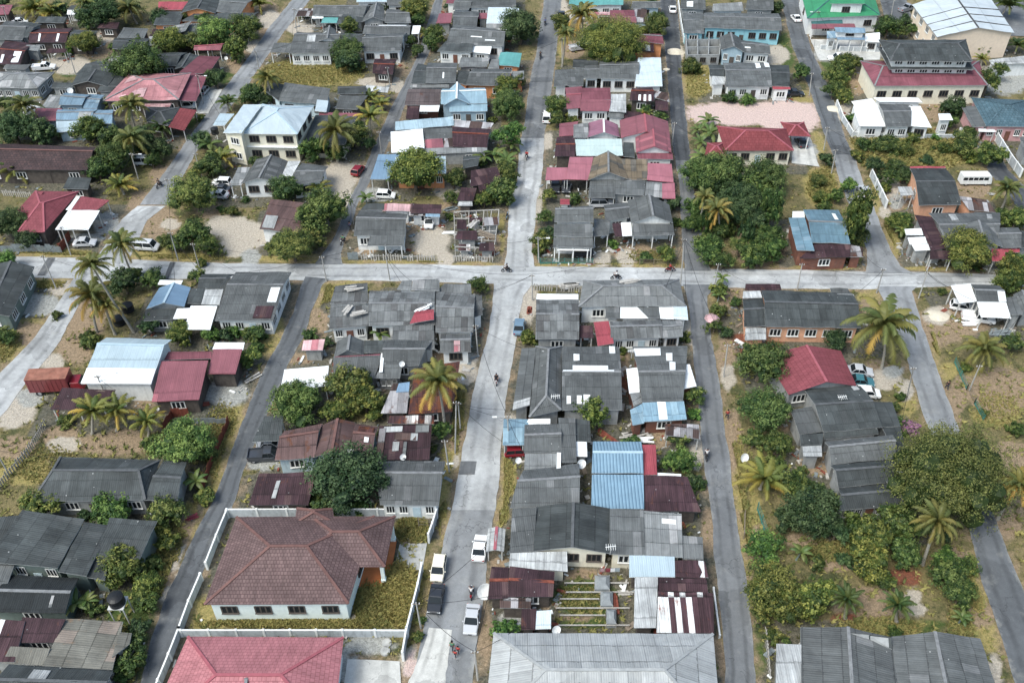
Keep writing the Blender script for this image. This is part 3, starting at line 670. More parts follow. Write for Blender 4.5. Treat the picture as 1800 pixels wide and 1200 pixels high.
def car_proto(kind):
    L, Wd = dict(sedan=(3.85, 1.72), hatch=(3.6, 1.66), van=(4.2, 1.75), suv=(4.5, 1.8), pickup=(5.0, 1.8))[kind]; h = L / 2; w = Wd / 2
    zb, zt = .28, dict(sedan=.86, hatch=.88, van=.95, suv=1.0, pickup=1.0)[kind]
    zr = dict(sedan=1.42, hatch=1.48, van=1.75, suv=1.75, pickup=1.7)[kind]
    hood = dict(sedan=1.0, hatch=.75, van=.6, suv=1.0, pickup=1.15)[kind]; boot = dict(sedan=.6, hatch=.12, van=.1, suv=.12, pickup=2.0)[kind]
    mb = MB()
    secs = [(-h, ringbox(w * .86, w * .84, zb + .1, zt - .1, .08)), (-h + .12, ringbox(w * .97, w * .95, zb, zt - .02)), (-h + .6, ringbox(w, w * .98, zb, zt)), (0, ringbox(w, w * .98, zb, zt)),
            (h - hood * .9, ringbox(w, w * .97, zb, zt)), (h - .15, ringbox(w * .96, w * .9, zb, zt - .14)), (h, ringbox(w * .86, w * .8, zb + .1, zt - .24, .08))]
    loft(mb, secs)
    xr, xf = -h + boot, h - hood; rk, fk = (.5 if kind == 'sedan' else .22 if kind != 'pickup' else .15), (.62 if kind != 'van' else .55)
    wr = w * .82; zc = zt - .02
    cab = lambda x, ww, z: [(x, -ww, z), (x, ww, z)]
    rfx0, rfx1 = xr + rk, xf - fk
    # roof skin and pillars
    mb.hexa([(rfx0, -wr, zr - .06), (rfx1, -wr, zr - .06), (rfx1, wr, zr - .06), (rfx0, wr, zr - .06)], [(rfx0 + .08, -wr + .06, zr), (rfx1 - .08, -wr + .06, zr), (rfx1 - .08, wr - .06, zr), (rfx0 + .08, wr - .06, zr)])
    wc = w * .93
    for s in (-1, 1):
        mb.bar((xr, s * wc, zc), (rfx0, s * wr, zr - .03), .09, .07); mb.bar((xf, s * wc, zc), (rfx1, s * wr, zr - .03), .07, .06)
        xm = (xr + xf) / 2 - .1; mb.bar((xm, s * wc, zc), (xm, s * wr, zr - .03), .08, .06)
        mb.box((xf - .35, s * (w + .07), zt + .06), (.12, .16, .12))
    if kind == 'pickup':
        mb.box((-h + boot / 2, -w + .06, zt + .1), (boot, .08, .3)); mb.box((-h + boot / 2, w - .06, zt + .1), (boot, .08, .3)); mb.box((-h + .05, 0, zt + .1), (.08, Wd - .2, .3))
    body = proto(mb, 'body', 'cwhite')
    gl = []
    e = .03
    q = MB(); q.face([(xf, -wc + e, zc), (xf, wc - e, zc), (rfx1, wr - e, zr - .05), (rfx1, -wr + e, zr - .05)]); gl.append(('windscreen', proto(q, 'windscreen', 'glass')))
    q = MB(); q.face([(xr, wc - e, zc), (xr, -wc + e, zc), (rfx0, -wr + e, zr - .05), (rfx0, wr - e, zr - .05)]); gl.append(('rear_window', proto(q, 'rear_window', 'glass')))
    for s in (-1, 1):
        q = MB(); q.face([(xr, s * wc, zc), (xf, s * wc, zc), (rfx1, s * wr, zr - .05), (rfx0, s * wr, zr - .05)][::s]); gl.append(('side_window', proto(q, 'side_window', 'glass')))
    lights = []
    for s in (-1, 1):
        q = MB(); q.box((h - .1, s * w * .68, zt - .27), (.16, .34, .14)); lights.append(('headlight', proto(q, 'headlight', 'lens')))
        q = MB(); q.box((-h + .04, s * w * .72, zt - .2), (.12, .26, .18)); lights.append(('tail_light', proto(q, 'tail_light', 'tail')))
    q = MB(); q.box((h + .005, 0, .48), (.03, .42, .11)); lights.append(('number_plate', proto(q, 'number_plate', 'tyre')))
    VEH[kind] = (body, gl + lights, [(h - .72, w - .1), (-h + .75, w - .1)])
for k in ('sedan', 'hatch', 'van', 'suv', 'pickup'): car_proto(k)
def Car(x, y, head, kind, col, label, scale=1.0):
    px, py = tp(x, y); p = U(px, py, .7)
    root = empty('car' if kind != 'pickup' else 'pickup_truck', (p.x, p.y, .06), R(head)); root.scale = (scale * .95,) * 3
    tag(root, label, 'car' if kind != 'pickup' else 'pickup truck', 'cars parked and driving in the village')
    body, parts, wh = VEH[kind]; o = inst(body, 'body', root); obj_mat(o, col)
    for nme, me in parts: inst(me, nme, root)
    for wx, wy in wh:
        for s in (-1, 1): t = inst(WH['car'][0], 'wheel', root, (wx, s * wy, .31)); inst(WH['car'][1], 'rim', t)
    return root
def Truck(x, y, head, label):
    px, py = tp(x, y); p = U(px, py, 1.4); root = empty('lorry', (p.x, p.y, .02), R(head)); tag(root, label, 'lorry'); root.location.z = 0
    A = Matrix.Rotation(R(head), 3, 'Z')
    def bld(mb, nm, m, par=root):
        o = proto(mb, nm, m); return inst(o, nm, par)
    mb = MB(); mb.box((-1.1, 0, 1.9), (5.4, 2.2, 2.3)); 
    for i in range(9): 
        for s in (-1, 1): mb.box((-3.6 + i * .63, s * 1.11, 1.9), (.06, .05, 2.3))
    bld(mb, 'cargo_box', 'truckred')
    mb = MB(); mb.box((-1.1, 0, 3.09), (5.5, 2.3, .06)); bld(mb, 'box_roof', 'boxred')
    mb = MB(); loft(mb, [(1.75, ringbox(1.0, .92, .6, 2.0)), (2.9, ringbox(1.0, .9, .6, 2.0)), (3.3, ringbox(.98, .8, .6, 1.3))]); bld(mb, 'cab', 'cred')
    mb = MB(); mb.face([(2.97, -.85, 1.35), (2.97 + .32, -.85, 1.33), (2.93, -.8, 1.95)][:0] or [(3.31, -.78, 1.28), (3.31, .78, 1.28), (2.93, .8, 1.95), (2.93, -.8, 1.95)]); bld(mb, 'windscreen', 'glass')
    mb = MB(); mb.box((-.5, 0, .65), (7.2, .8, .25)); bld(mb, 'chassis', 'tank')
    for wx in (2.4, -2.6):
        for s in (-1, 1): t = inst(WH['truck'][0], 'wheel', root, (wx, s * .95, .45)); inst(WH['truck'][1], 'rim', t)
def Bus(x, y, head, label):
    px, py = tp(x, y); p = U(px, py, 1.2); root = empty('minibus', (p.x, p.y, 0), R(head)); root.scale = (.8, .85, .85); tag(root, label, 'minibus')
    mb = MB(); loft(mb, [(-3.4, ringbox(1.05, .98, .4, 2.5)), (2.6, ringbox(1.05, .98, .4, 2.5)), (3.1, ringbox(1.03, .9, .4, 2.2)), (3.4, ringbox(.98, .9, .4, 1.3))]); inst(proto(mb, 'body', 'W'), 'body', root)
    for s in (-1, 1):
        for i in range(5): q = MB(); q.box((-2.7 + i * 1.15, s * 1.04, 1.75), (.95, .05, .6)); inst(proto(q, 'side_window', 'glass'), 'side_window', root)
    q = MB(); q.face([(3.36, -.85, 1.4), (3.36, .85, 1.4), (3.12, .85, 2.15), (3.12, -.85, 2.15)]); inst(proto(q, 'windscreen', 'glass'), 'windscreen', root)
    for wx in (2.2, -2.2):
        for s in (-1, 1): t = inst(WH['truck'][0], 'wheel', root, (wx, s * .9, .45)); inst(WH['truck'][1], 'rim', t)
# people: one skinned surface per body, clothes as children
def skin_body(name, pts, edges, rad, mat):
    m = bpy.data.meshes.new(name); m.from_pydata(pts, edges, []); o = bpy.data.objects.new(name, m); COL.objects.link(o)
    md = o.modifiers.new('skin', 'SKIN'); md.use_smooth_shade = True
    for v, r_ in zip(m.skin_vertices[0].data, rad): v.radius = (r_, r_)
    m.skin_vertices[0].data[0].use_root = True
    o.modifiers.new('sub', 'SUBSURF').levels = 1
    dg = bpy.context.evaluated_depsgraph_get(); me = bpy.data.meshes.new_from_object(o.evaluated_get(dg)); me.name = name
    me.materials.clear(); me.materials.append(MAT[mat]); bpy.data.objects.remove(o); return me
def person_meshes(pose):
    if pose == 'ride': hip, kn, ft, hd, sh, el_, ha = (0, 0, .78), (.36, .2, .72), (.2, .2, .28), (.1, 0, 1.5), (.06, .19, 1.27), (.28, .27, 1.05), (.52, .24, 1.02)
    else: hip, kn, ft, hd, sh, el_, ha = (0, 0, .9), (.06, .11, .48), (-.02, .12, .05), (.02, 0, 1.62), (0, .19, 1.38), (.02, .27, 1.1), (.1, .28, .88)
    P = [hip, (hip[0] + .03, 0, hip[2] + .25), (sh[0], 0, sh[2]), (hd[0] - .02, 0, hd[2] - .16), (hd[0], 0, hd[2]), (hd[0], 0, hd[2] + .1)]
    E = [(0, 1), (1, 2), (2, 3), (3, 4), (4, 5)]; Rr = [.14, .13, .13, .06, .1, .085]
    for s in (-1, 1):
        k = len(P); P += [(sh[0], s * sh[1], sh[2]), (el_[0], s * el_[1], el_[2]), (ha[0], s * ha[1], ha[2]), (ha[0] + .07, s * ha[1], ha[2] - .03)]; E += [(2, k), (k, k + 1), (k + 1, k + 2), (k + 2, k + 3)]; Rr += [.065, .05, .04, .035]
        k = len(P); off = .04 if pose == 'walk' else 0
        P += [(hip[0], s * .1, hip[2] - .03), (kn[0] + s * off * 3, s * kn[1], kn[2]), (ft[0] + s * off * 6, s * ft[1], ft[2] + .05), (ft[0] + .14 + s * off * 6, s * ft[1], ft[2])]; E += [(0, k), (k, k + 1), (k + 1, k + 2), (k + 2, k + 3)]; Rr += [.085, .065, .045, .04]
    body = skin_body('body', P, E, Rr, 'skin')
    T_ = [(hip[0], 0, hip[2] + .02), P[1], P[2], (sh[0], -sh[1], sh[2]), (sh[0], sh[1], sh[2]), tuple(Vector((el_[0], -el_[1], el_[2]))), (el_[0], el_[1], el_[2])]
    shirt = skin_body('shirt', T_, [(0, 1), (1, 2), (2, 3), (2, 4), (3, 5), (4, 6)], [.155, .15, .145, .085, .085, .065, .065], 'shirtwhite')
    G = [hip]; Eg = []; Rg = [.15]
    for s in (-1, 1):
        k = len(G); off = .04 if pose == 'walk' else 0
        G += [(hip[0], s * .1, hip[2] - .03), (kn[0] + s * off * 3, s * kn[1], kn[2]), (ft[0] + s * off * 6, s * ft[1], ft[2] + .1)]; Eg += [(0, k), (k, k + 1), (k + 1, k + 2)]; Rg += [.1, .08, .06]
    tr = skin_body('trousers', G, Eg, Rg, 'trousers')
    m = bmesh.new(); bmesh.ops.create_uvsphere(m, u_segments=10, v_segments=7, radius=.135)
    for v in m.verts: v.co = Vector((v.co.x * 1.05, v.co.y * .95, max(v.co.z, -.02))) + Vector((hd[0] - .02, 0, hd[2] + .05))
    hm = bpy.data.meshes.new('hair'); m.to_mesh(hm); m.free(); hm.materials.append(MAT['hair'])
    return body, shirt, tr, hm
PERS = {p: person_meshes(p) for p in ('ride', 'walk')}
def person_at(loc, head, pose, shirt, label, helmet=False, sc=1.0):
    root = empty('person', loc, R(head)); root.scale = (sc,) * 3; tag(root, label, 'person', 'people in the streets'); b, s, t, h = PERS[pose]
    inst(b, 'body', root); o = inst(s, 'shirt', root); obj_mat(o, shirt); inst(t, 'trousers', root); o = inst(h, 'helmet' if helmet else 'hair', root)
    if helmet: obj_mat(o, 'helmet')
def Person(x, y, head, shirt, label, sc=1.0): px, py = tp(x, y); p = U(px, py, .8); person_at((p.x, p.y, .03), head, 'walk', shirt, label, sc=sc)
def moto_meshes():
    mb = MB(); mb.tube([(-.35, 0, .75), (.05, 0, .72)], [.1, .12], 8); mb.tube([(.05, 0, .66), (.35, 0, .78), (.52, 0, .92)], [.1, .1, .05], 8); mb.tube([(-.62, 0, .6), (-.3, 0, .62), (.1, 0, .42)], [.07, .12, .13], 8)
    mb.tube([(.5, 0, .95), (.62, 0, .3)], .045, 6); mb.box((.6, 0, .6), (.28, .12, .05)); mb.box((-.62, 0, .62), (.3, .14, .05)); mb.tube([(-.55, .12, .3), (0, .12, .3)], .05, 6)
    fr = proto(mb, 'frame', 'cblack'); mb = MB(); mb.tube([(.42, -.34, 1.0), (.5, -.2, 1.02), (.5, .2, 1.02), (.42, .34, 1.0)], .022, 5); hb = proto(mb, 'handlebar', 'tank')
    mb = MB(); mb.tube([(.56, 0, .9), (.64, 0, .9)], [.09, .08], 8); hl = proto(mb, 'headlight', 'lens')
    mb = MB(); mb.box((-.15, 0, .84), (.72, .24, .09)); st = proto(mb, 'seat', 'tyre')
    return fr, hb, hl, st
MOTO = moto_meshes(); WH['moto'] = wheel_meshes(.28, .09)
def Moto(x, y, head, col, label, rider=None):
    px, py = tp(x, y); p = U(px, py, .6); root = empty('motorcycle', (p.x, p.y, .04), R(head)); tag(root, label, 'motorcycle', 'motorcycles in the streets')
    o = inst(MOTO[0], 'frame', root); obj_mat(o, col); inst(MOTO[1], 'handlebar', root); inst(MOTO[2], 'headlight', root); inst(MOTO[3], 'seat', root)
    for wx in (.62, -.6): t = inst(WH['moto'][0], 'wheel', root, (wx, 0, .28)); inst(WH['moto'][1], 'rim', t)
    if rider: person_at((p.x - .12 * math.cos(R(head)), p.y - .12 * math.sin(R(head)), .14), head, 'ride', rider[0], rider[1], True)

# ---------------------------------------------------------------- poles, cables, fences, tanks, small things
POLES = []
def Pole(tx, ty, bx, by, lamp=0, mat='cpole', word='concrete utility pole'):
    b = W(bx, by); best = None; tpx, tpy = tp(tx, ty)
    for i in range(30, 95):
        q = U(tpx, tpy, i * .1); d = math.hypot(q.x - b.x, (q.y - b.y))
        if best is None or d < best[0]: best = (d, q)
    top = best[1]; d = Vector((top.x - b.x, top.y - b.y, 0)); 
    if d.length > .5: d = d.normalized() * .5
    top = Vector((b.x + d.x, b.y + d.y, max(5.0, top.z)))
    root = empty('utility_pole', (b.x, b.y, 0)); px, py = tp(bx, by); tag(root, place_label(word, px, py), 'utility pole', 'utility poles along the streets')
    mb = MB(); mb.tube([b, top], [.11, .075], 8); mb.build('pole', mat, root)
    mb = MB(); mb.box(top - Vector((0, 0, .3)), (.8, .08, .09)); mb.build('crossarm', 'timber', root)
    ib = MB()
    for s in (-.33, 0, .33): ib.tube([top + Vector((s, 0, -.25)), top + Vector((s, 0, -.08))], .045, 6)
    ib.build('insulators', 'W', root)
    if lamp:
        mb = MB(); a = top + Vector((0, 0, -.6)); mb.tube([a, a + Vector((.7 * lamp, 0, .35)), a + Vector((1.4 * lamp, 0, .4))], .035, 6); arm = mb.build('lamp_arm', mat, root)
        mb = MB(); mb.box(a + Vector((1.6 * lamp, 0, .4)), (.6, .2, .12)); mb.build('lamp_head', 'W', root)
    POLES.append(top); return top
NC = [0]
def Cable(a, b, sag=.9, label=None):
    NC[0] += 1; n = 14; P = [a.lerp(b, i / n) - Vector((0, 0, sag * 4 * (i / n) * (1 - i / n))) for i in range(n + 1)]
    mb = MB(); mb.tube(P, .026, 4); root = mb.build('power_cable', 'cable')
    m = (a + b) / 2; px, py = proj(m)
    tag(root, label or place_label('thin black overhead cable strung', px, py), 'cable', 'overhead cables between the poles')
def Fence(kind, pts, label, h=None):
    P = [W(*map(float, t.split(','))) for t in pts.split()]
    mb = MB(); cb = MB(); h = h or dict(wall=1.7, zinc=1.6, wood=1.3, wire=1.1, green=1.0, low=.7, rust=1.6, shed=1.7)[kind]; c = sum(P, Vector()) / len(P)
    root = empty({'wall': 'boundary_wall', 'low': 'low_wall'}.get(kind, 'fence'), (P[0].x, P[0].y, 0)); tag(root, label, 'wall' if kind in ('wall', 'low') else 'fence')
    posts = []
    for a, b in zip(P[:-1], P[1:]):
        L = (b - a).length; d = (b - a) / L; rz = math.atan2(d.y, d.x)
        if kind in ('wall', 'low'):
            mb.box((a + b) / 2 + Vector((0, 0, h / 2)), (L, .13, h), rz); cb.box((a + b) / 2 + Vector((0, 0, h + .03)), (L, .18, .05), rz)
            posts += [a + d * (L * i / max(1, round(L / 3.2))) for i in range(max(1, round(L / 3.2)) + 1)]
        elif kind in ('zinc', 'rust'):
            n = max(1, int(L / .8))
            for i in range(n): hh = h * random.uniform(.78, 1.05); mb.box(a + d * (L * (i + .5) / n) + Vector((0, random.uniform(-.04, .04), hh / 2)), (L / n * 1.04, .03, hh), rz + random.uniform(-.06, .06))
        elif kind == 'wood':
            n = max(1, int(L / .38))
            for i in range(n): 
                if random.random() < .9: hh = h * random.uniform(.75, 1.08); mb.box(a + d * (L * (i + .5) / n) + Vector((0, 0, hh / 2)), (.2, .03, hh), rz + random.uniform(-.1, .1))
            mb.bar(a + Vector((0, .04, h * .7)), b + Vector((0, .04, h * .7)), .06, .08); 
        else:
            for hh in (.35, .65, .98): mb.bar(a + Vector((0, 0, h * hh)), b + Vector((0, 0, h * hh)), .035, .04)
            if kind == 'green': mb.box((a + b) / 2 + Vector((0, 0, h * .15)), (L, .02, h * .25), rz)
            posts += [a + d * (L * i / max(1, round(L / 2.4))) for i in range(max(1, round(L / 2.4)) + 1)]
    mats = dict(wall='WG', low='WG', zinc='zinc', wood='paleplank', wire='timber', green='greenfence', rust='rustmetal')  # masonry faces take the grey with painted shade, coping stays white
    mb.build('panels' if kind not in ('wall', 'low') else 'wall', mats[kind], root)
    if cb.v: cb.build('coping', 'W', root)
    done = []
    for q in posts:
        if any((q - u_).length < .2 for u_ in done): continue
        done.append(q)
        pb = MB(); s_ = .24 if kind == 'wall' else .2 if kind == 'low' else .09; pb.box(q + Vector((0, 0, (h + .14) / 2)), (s_, s_, h + .14)); pb.build('post', 'W' if kind in ('wall', 'low') else mats[kind], root)
    return root
def Tank(x, y, z, label, r=.62, stand=0):
    px, py = tp(x, y); p = U(px, py, z + .6); root = empty('water_tank', (p.x, p.y, z if not stand else 0)); tag(root, label, 'water tank', 'black water tanks')
    b = Vector((p.x, p.y, z)); mb = MB()
    mb.tube([b, b + Vector((0, 0, .05)), b + Vector((0, 0, .3)), b + Vector((0, 0, .35)), b + Vector((0, 0, .7)), b + Vector((0, 0, .75)), b + Vector((0, 0, 1.1))], [r, r, r, r * .95, r * .95, r, r], 18)
    mb.build('tank', 'tank', root); mb = MB(); mb.tube([b + Vector((0, 0, 1.1)), b + Vector((0, 0, 1.25)), b + Vector((0, 0, 1.32))], [r, r * .6, r * .25], 18); mb.build('lid', 'tank', root)
    if stand:
        fb = MB(); fb.box(b - Vector((0, 0, .06)), (1.7, 1.7, .1)); fb.build('platform', 'post', root)
        for sx in (-.75, .75):
            for sy in (-.75, .75): q = MB(); q.bar((p.x + sx, p.y + sy, 0), (p.x + sx, p.y + sy, z - .1), .1, .1); q.build('leg', 'post', root)
def Dish(x, y, z, label, r=.4):
    px, py = tp(x, y); p = U(px, py, z); root = empty('satellite_dish', (p.x, p.y, z - .5)); tag(root, label, 'satellite dish', 'satellite dishes')
    mb = MB(); n = 16; ax = Vector((.3, -.75, .55)).normalized(); a = ax.cross(Vector((0, 0, 1))).normalized(); b = ax.cross(a)
    rg = [[p + (a * math.cos(k * 2 * math.pi / n) + b * math.sin(k * 2 * math.pi / n)) * r * f + ax * (.28 * r * f * f) for k in range(n)] for f in (.05, .5, 1)]
    for i in range(2):
        for k in range(n): mb.face([rg[i][k], rg[i][(k + 1) % n], rg[i + 1][(k + 1) % n], rg[i + 1][k]])
    mb.face(rg[0]); mb.build('reflector', 'W', root); mb = MB(); mb.bar(p - Vector((0, 0, .8)), p, .06, .06); mb.bar(p + b * r * .9, p + ax * r * 1.1, .03, .03); mb.build('mount', 'post', root)
def Planks(x, y, n, size, mat, label, z=0.0, ang=0, name='plank_pile', cat='plank pile'):
    c = W(x, y, z); root = empty(name, c); tag(root, label, cat); mb = MB()
    for i in range(n):
        a = R(ang + random.uniform(-9, 9)); mb.box(c + Vector((random.uniform(-.6, .6) * size * .25, random.uniform(-.5, .5) * size * .4, .06 + .06 * (i % 4))), (size * random.uniform(.7, 1.1), .3, .05), a)
    mb.build('planks', mat, root)
def Sandpile(x, y, wd, label, mat='sandheap', hh=.35):
    c = W(x, y); k = pxm(c.y and tp(x, y)[1]); rx = wd / 3.75 / k / 2; mb = MB(); n = 22; rings = []
    for f, z in ((1, .0), (.85, .25), (.6, .62), (.3, .92), (.06, 1.0)):
        rings.append([(c.x + rx * f * (1 + .12 * math.sin(3 * a + rx) + random.uniform(-.05, .05)) * math.cos(a), c.y + rx * .95 * f * (1 + .1 * math.cos(2 * a)) * math.sin(a), z * rx * hh + (.0 if f == 1 else .02)) for a in [2 * math.pi * q / n for q in range(n)]])
    for i in range(4):
        for q in range(n): mb.face([rings[i][q], rings[i][(q + 1) % n], rings[i + 1][(q + 1) % n], rings[i + 1][q]])
    mb.face(rings[-1]); o = mb.build('sand_heap', mat, smooth=True); tag(o, label, 'sand heap')

# ---------------------------------------------------------------- roads
ROADSEG = []
def roadmat(key, c, var=.12, crack=.35, patch=.18, rough=.85):
    n = N('road_' + key); p = n.pos()
    f1 = n.rng(n.noise(p, .12, 6, .65), .3, .7, 1 - patch, 1 + patch); f2 = n.rng(n.noise(p, 1.1, 6, .7), .3, .7, 1 - var, 1 + var); f3 = n.rng(n.noise(p, 9, 3, .7), .3, .7, .9, 1.1)
    f = n.math('MULTIPLY', n.math('MULTIPLY', f1, f2), f3)
    vo = n.nd('ShaderNodeTexVoronoi', feature='DISTANCE_TO_EDGE'); vo.inputs['Scale'].default_value = .16
    wv = n.nd('ShaderNodeVectorMath', operation='ADD'); nz = n.nd('ShaderNodeTexNoise'); nz.inputs['Scale'].default_value = .5; nz.inputs['Detail'].default_value = 4; n.l(p, nz.inputs['Vector'])
    sc_ = n.nd('ShaderNodeVectorMath', operation='SCALE'); sc_.inputs['Scale'].default_value = 4.0; n.l(nz.outputs['Color'], sc_.inputs[0]); n.l(p, wv.inputs[0]); n.l(sc_.outputs[0], wv.inputs[1]); n.l(wv.outputs[0], vo.inputs['Vector'])
    ck = n.math('MULTIPLY', n.math('LESS_THAN', vo.outputs['Distance'], .006), n.math('GREATER_THAN', n.noise(p, .2, 2), .5))
    f = n.math('MULTIPLY', f, n.math('SUBTRACT', 1.0, n.math('MULTIPLY', ck, crack)))
    col = n.mix(1, c, n.xyz(f, f, f), 'MULTIPLY')
    vp = n.nd('ShaderNodeTexVoronoi'); vp.inputs['Scale'].default_value = .17; n.l(wv.outputs[0], vp.inputs['Vector']); qs = n.nd('ShaderNodeSeparateColor'); n.l(vp.outputs['Color'], qs.inputs[0])
    f8 = n.math('SUBTRACT', 1.0, n.math('SUBTRACT', n.math('MULTIPLY', n.math('GREATER_THAN', qs.outputs[0], .82), .2), n.math('MULTIPLY', n.math('LESS_THAN', qs.outputs[0], .12), .16))); col = n.mix(1, col, n.xyz(f8, f8, f8), 'MULTIPLY')
    _, u, v = n.uv()
    e_ = n.math('MULTIPLY', n.math('ABSOLUTE', n.math('SUBTRACT', u, .5)), 2.0)
    edge = n.rng(n.math('ADD', e_, n.math('MULTIPLY', n.math('SUBTRACT', n.noise(p, .6, 7, .75), .5), 1.5)), .85, 1.15)
    trk = n.math('MULTIPLY', n.rng(n.math('ABSOLUTE', n.math('SUBTRACT', e_, .48)), .2, .05), n.rng(n.noise(p, .15, 4), .4, .6, .1, .3))
    f9 = n.math('SUBTRACT', 1.0, trk); col = n.mix(1, col, n.xyz(f9, f9, f9), 'MULTIPLY')
    dust = n.math('MAXIMUM', n.math('MULTIPLY', n.rng(n.noise(p, .35, 7, .7), .56, .74), .3), n.math('MULTIPLY', edge, .4)); col = n.mix(dust, col, (.43, .42, .38))
    n.bump(n.noise(p, 12, 3), .15, .02); MAT[key] = n.out(col, rough)
roadmat('rlight', (.385, .392, .392), patch=.26, var=.16); roadmat('rmid', (.23, .238, .245)); roadmat('rgrey', (.155, .162, .17)); roadmat('rdark', (.07, .075, .082), patch=.15); roadmat('rdk2', (.11, .117, .125), patch=.15)
roadmat('rconc', (.52, .515, .485), crack=.3, patch=.25); roadmat('rpatch', (.12, .125, .13))
ZR = [.02]
def Road(name, label, mat, pairs, jit=.14, z=None, width_register=True):
    # pairs: list of (ax, ay, bx, by) photo pixels of the two edges
    ZR[0] += .004; z = z or ZR[0]
    A = [U(a[0], a[1], z) for a in pairs]; B = [U(a[2], a[3], z) for a in pairs]
    L, Rr = [], []
    for i in range(len(A) - 1):
        n = max(1, int((A[i + 1] - A[i]).length / .7))
        for k in range(n): L.append(A[i].lerp(A[i + 1], k / n)); Rr.append(B[i].lerp(B[i + 1], k / n))
    L.append(A[-1]); Rr.append(B[-1]); mb = MB(); nL = nR = 0.0; m = 6
    rows = []
    for i in range(len(L)):
        nL = nL * .8 + random.uniform(-jit, jit) * .6; nR = nR * .8 + random.uniform(-jit, jit) * .6; d = (Rr[i] - L[i]).normalized()
        a, b = L[i] + d * nL, Rr[i] + d * nR; rows.append([a.lerp(b, q / m) + Vector((0, 0, .03 * (1 - abs(2 * q / m - 1)))) for q in range(m + 1)])
        if width_register: ROADSEG.append((a.x, a.y, b.x, b.y))
    for i in range(len(rows) - 1):
        for q in range(m): mb.face([rows[i][q], rows[i][q + 1], rows[i + 1][q + 1], rows[i + 1][q]], [(q / m, i * .7), ((q + 1) / m, i * .7), ((q + 1) / m, i * .7 + .7), (q / m, i * .7 + .7)])
    o = mb.build(name, mat, smooth=True)
    if o.data.polygons[0].normal.z < 0: o.data.flip_normals()
    tag(o, label, 'road' if 'road' in name else name.replace('_', ' '), kind='structure'); return o
PATCHES = []     # ground colour areas: (channel, cx, cy, rx, ry) in photo pixels
def G(ch, s):
    for it in s.split():
        a = list(map(float, it.split(','))); x, y = tp(a[0], a[1]); PATCHES.append((ch, x, y, a[2] / 3.75, a[3] / 3.75))
GRASS = []       # areas of tall grass
def Grass(x, y, rx, ry, n, tint, hgt, label):
    GRASS.append((x, y, rx, ry)); px, py = tp(x, y); mb = MB(); tl = []; i = 0; guard = 0
    while i < n and guard < n * 6:
        guard += 1
        a, q = random.uniform(0, 6.283), math.sqrt(random.random()) * random.choice((.8, 1, 1, 1.15)); p = U(px + rx / 3.75 * q * math.cos(a), py + ry / 3.75 * q * math.sin(a))
        if (int(p.x * 2), int(p.y * 2)) in OCC: continue
        i += 1
        ct = min(1, max(0, random.gauss(tint, .22))); cf = max(0, random.gauss(.15, .2))
        for b in range(4):
            an = random.uniform(0, 6.283); d = Vector((math.cos(an), math.sin(an), 0)); hh = hgt * random.uniform(.35, .9); wd = .05 + .03 * hgt; s_ = Vector((-d.y, d.x, 0)) * wd
            mb.face([p - s_ + d * .03, p + s_ + d * .03, p + s_ * .7 + d * hh * .35 + Vector((0, 0, hh * .7)), p + d * hh * .85 + Vector((0, 0, hh * random.uniform(.65, .95)))]); tl += [ct, cf, 0, 1] * 4
    o = mb.build('grass', 'drygrass', tint=tl); o.color = (1, 1, 1, 1); tag(o, label, 'grass', kind='stuff')

# ================================================================ THE PLACE: roads
Road('road', 'pale grey straight asphalt street crossing the whole village from left to right', 'rlight', [(-260, 440, -260, 474), (0, 451, 0, 486), (160, 454, 160, 490), (320, 461, 320, 491), (440, 463, 440, 491), (680, 464, 680, 493), (880, 467, 880, 499), (1040, 470, 1040, 503), (1200, 472, 1200, 504), (1427, 476, 1427, 508), (1587, 477, 1587, 507), (1720, 481, 1720, 501), (2100, 486, 2100, 512)])
Road('road', 'narrow grey street leftmost of the five, climbing to the top edge', 'rmid', [(245, 360, 295, 360), (280, 315, 320, 315), (314, 267, 345, 267), (395, 155, 432, 155), (432, 107, 465, 107), (469, 54, 501, 54), (513, 0, 545, 0), (570, -70, 600, -70), (640, -160, 665, -160)])
Road('road', 'pale lower half of the leftmost street, joining the cross street', 'rlight', [(165, 462, 222, 470), (187, 429, 240, 429), (213, 387, 258, 387), (243, 362, 291, 362)])
Road('road', 'pale street running off the left edge below the cross street', 'rlight', [(135, 480, 205, 486), (120, 505, 165, 515), (104, 531, 141, 531), (56, 597, 107, 597), (15, 640, 72, 640), (-33, 693, 30, 693), (-95, 765, -25, 765), (-210, 900, -130, 900)])
Road('road', 'second street from the left, dark and narrow above the cross street', 'rgrey', [(553, 465, 602, 465), (572, 440, 598, 445), (589, 413, 611, 413), (611, 360, 628, 360), (632, 317, 651, 317), (652, 267, 676, 267), (690, 187, 711, 187), (731, 107, 748, 107), (752, 40, 772, 40), (764, 0, 778, 0), (790, -70, 805, -70), (820, -170, 832, -170)])
Road('road', 'dark narrow street running down the left side to the bottom edge', 'rdk2', [(536, 486, 580, 490), (529, 500, 566, 500), (517, 547, 549, 547), (493, 597, 531, 597), (469, 640, 507, 640), (422, 747, 463, 747), (395, 827, 429, 827), (373, 877, 416, 877), (333, 960, 373, 960), (296, 1040, 344, 1040), (267, 1120, 315, 1120), (247, 1197, 283, 1197), (215, 1300, 250, 1300)])
Road('road', 'grey upper half of the wide centre street', 'rgrey', [(915, 245, 957, 245), (917, 240, 957, 240), (925, 190, 965, 190), (933, 139, 972, 139), (944, 80, 979, 80), (956, 0, 987, 0), (964, -70, 993, -70), (975, -170, 1000, -170)])
Road('road', 'pale stretch of the centre street above the crossing', 'rlight', [(884, 470, 941, 470), (891, 440, 936, 440), (896, 360, 943, 360), (909, 317, 952, 317), (914, 243, 957, 243)])
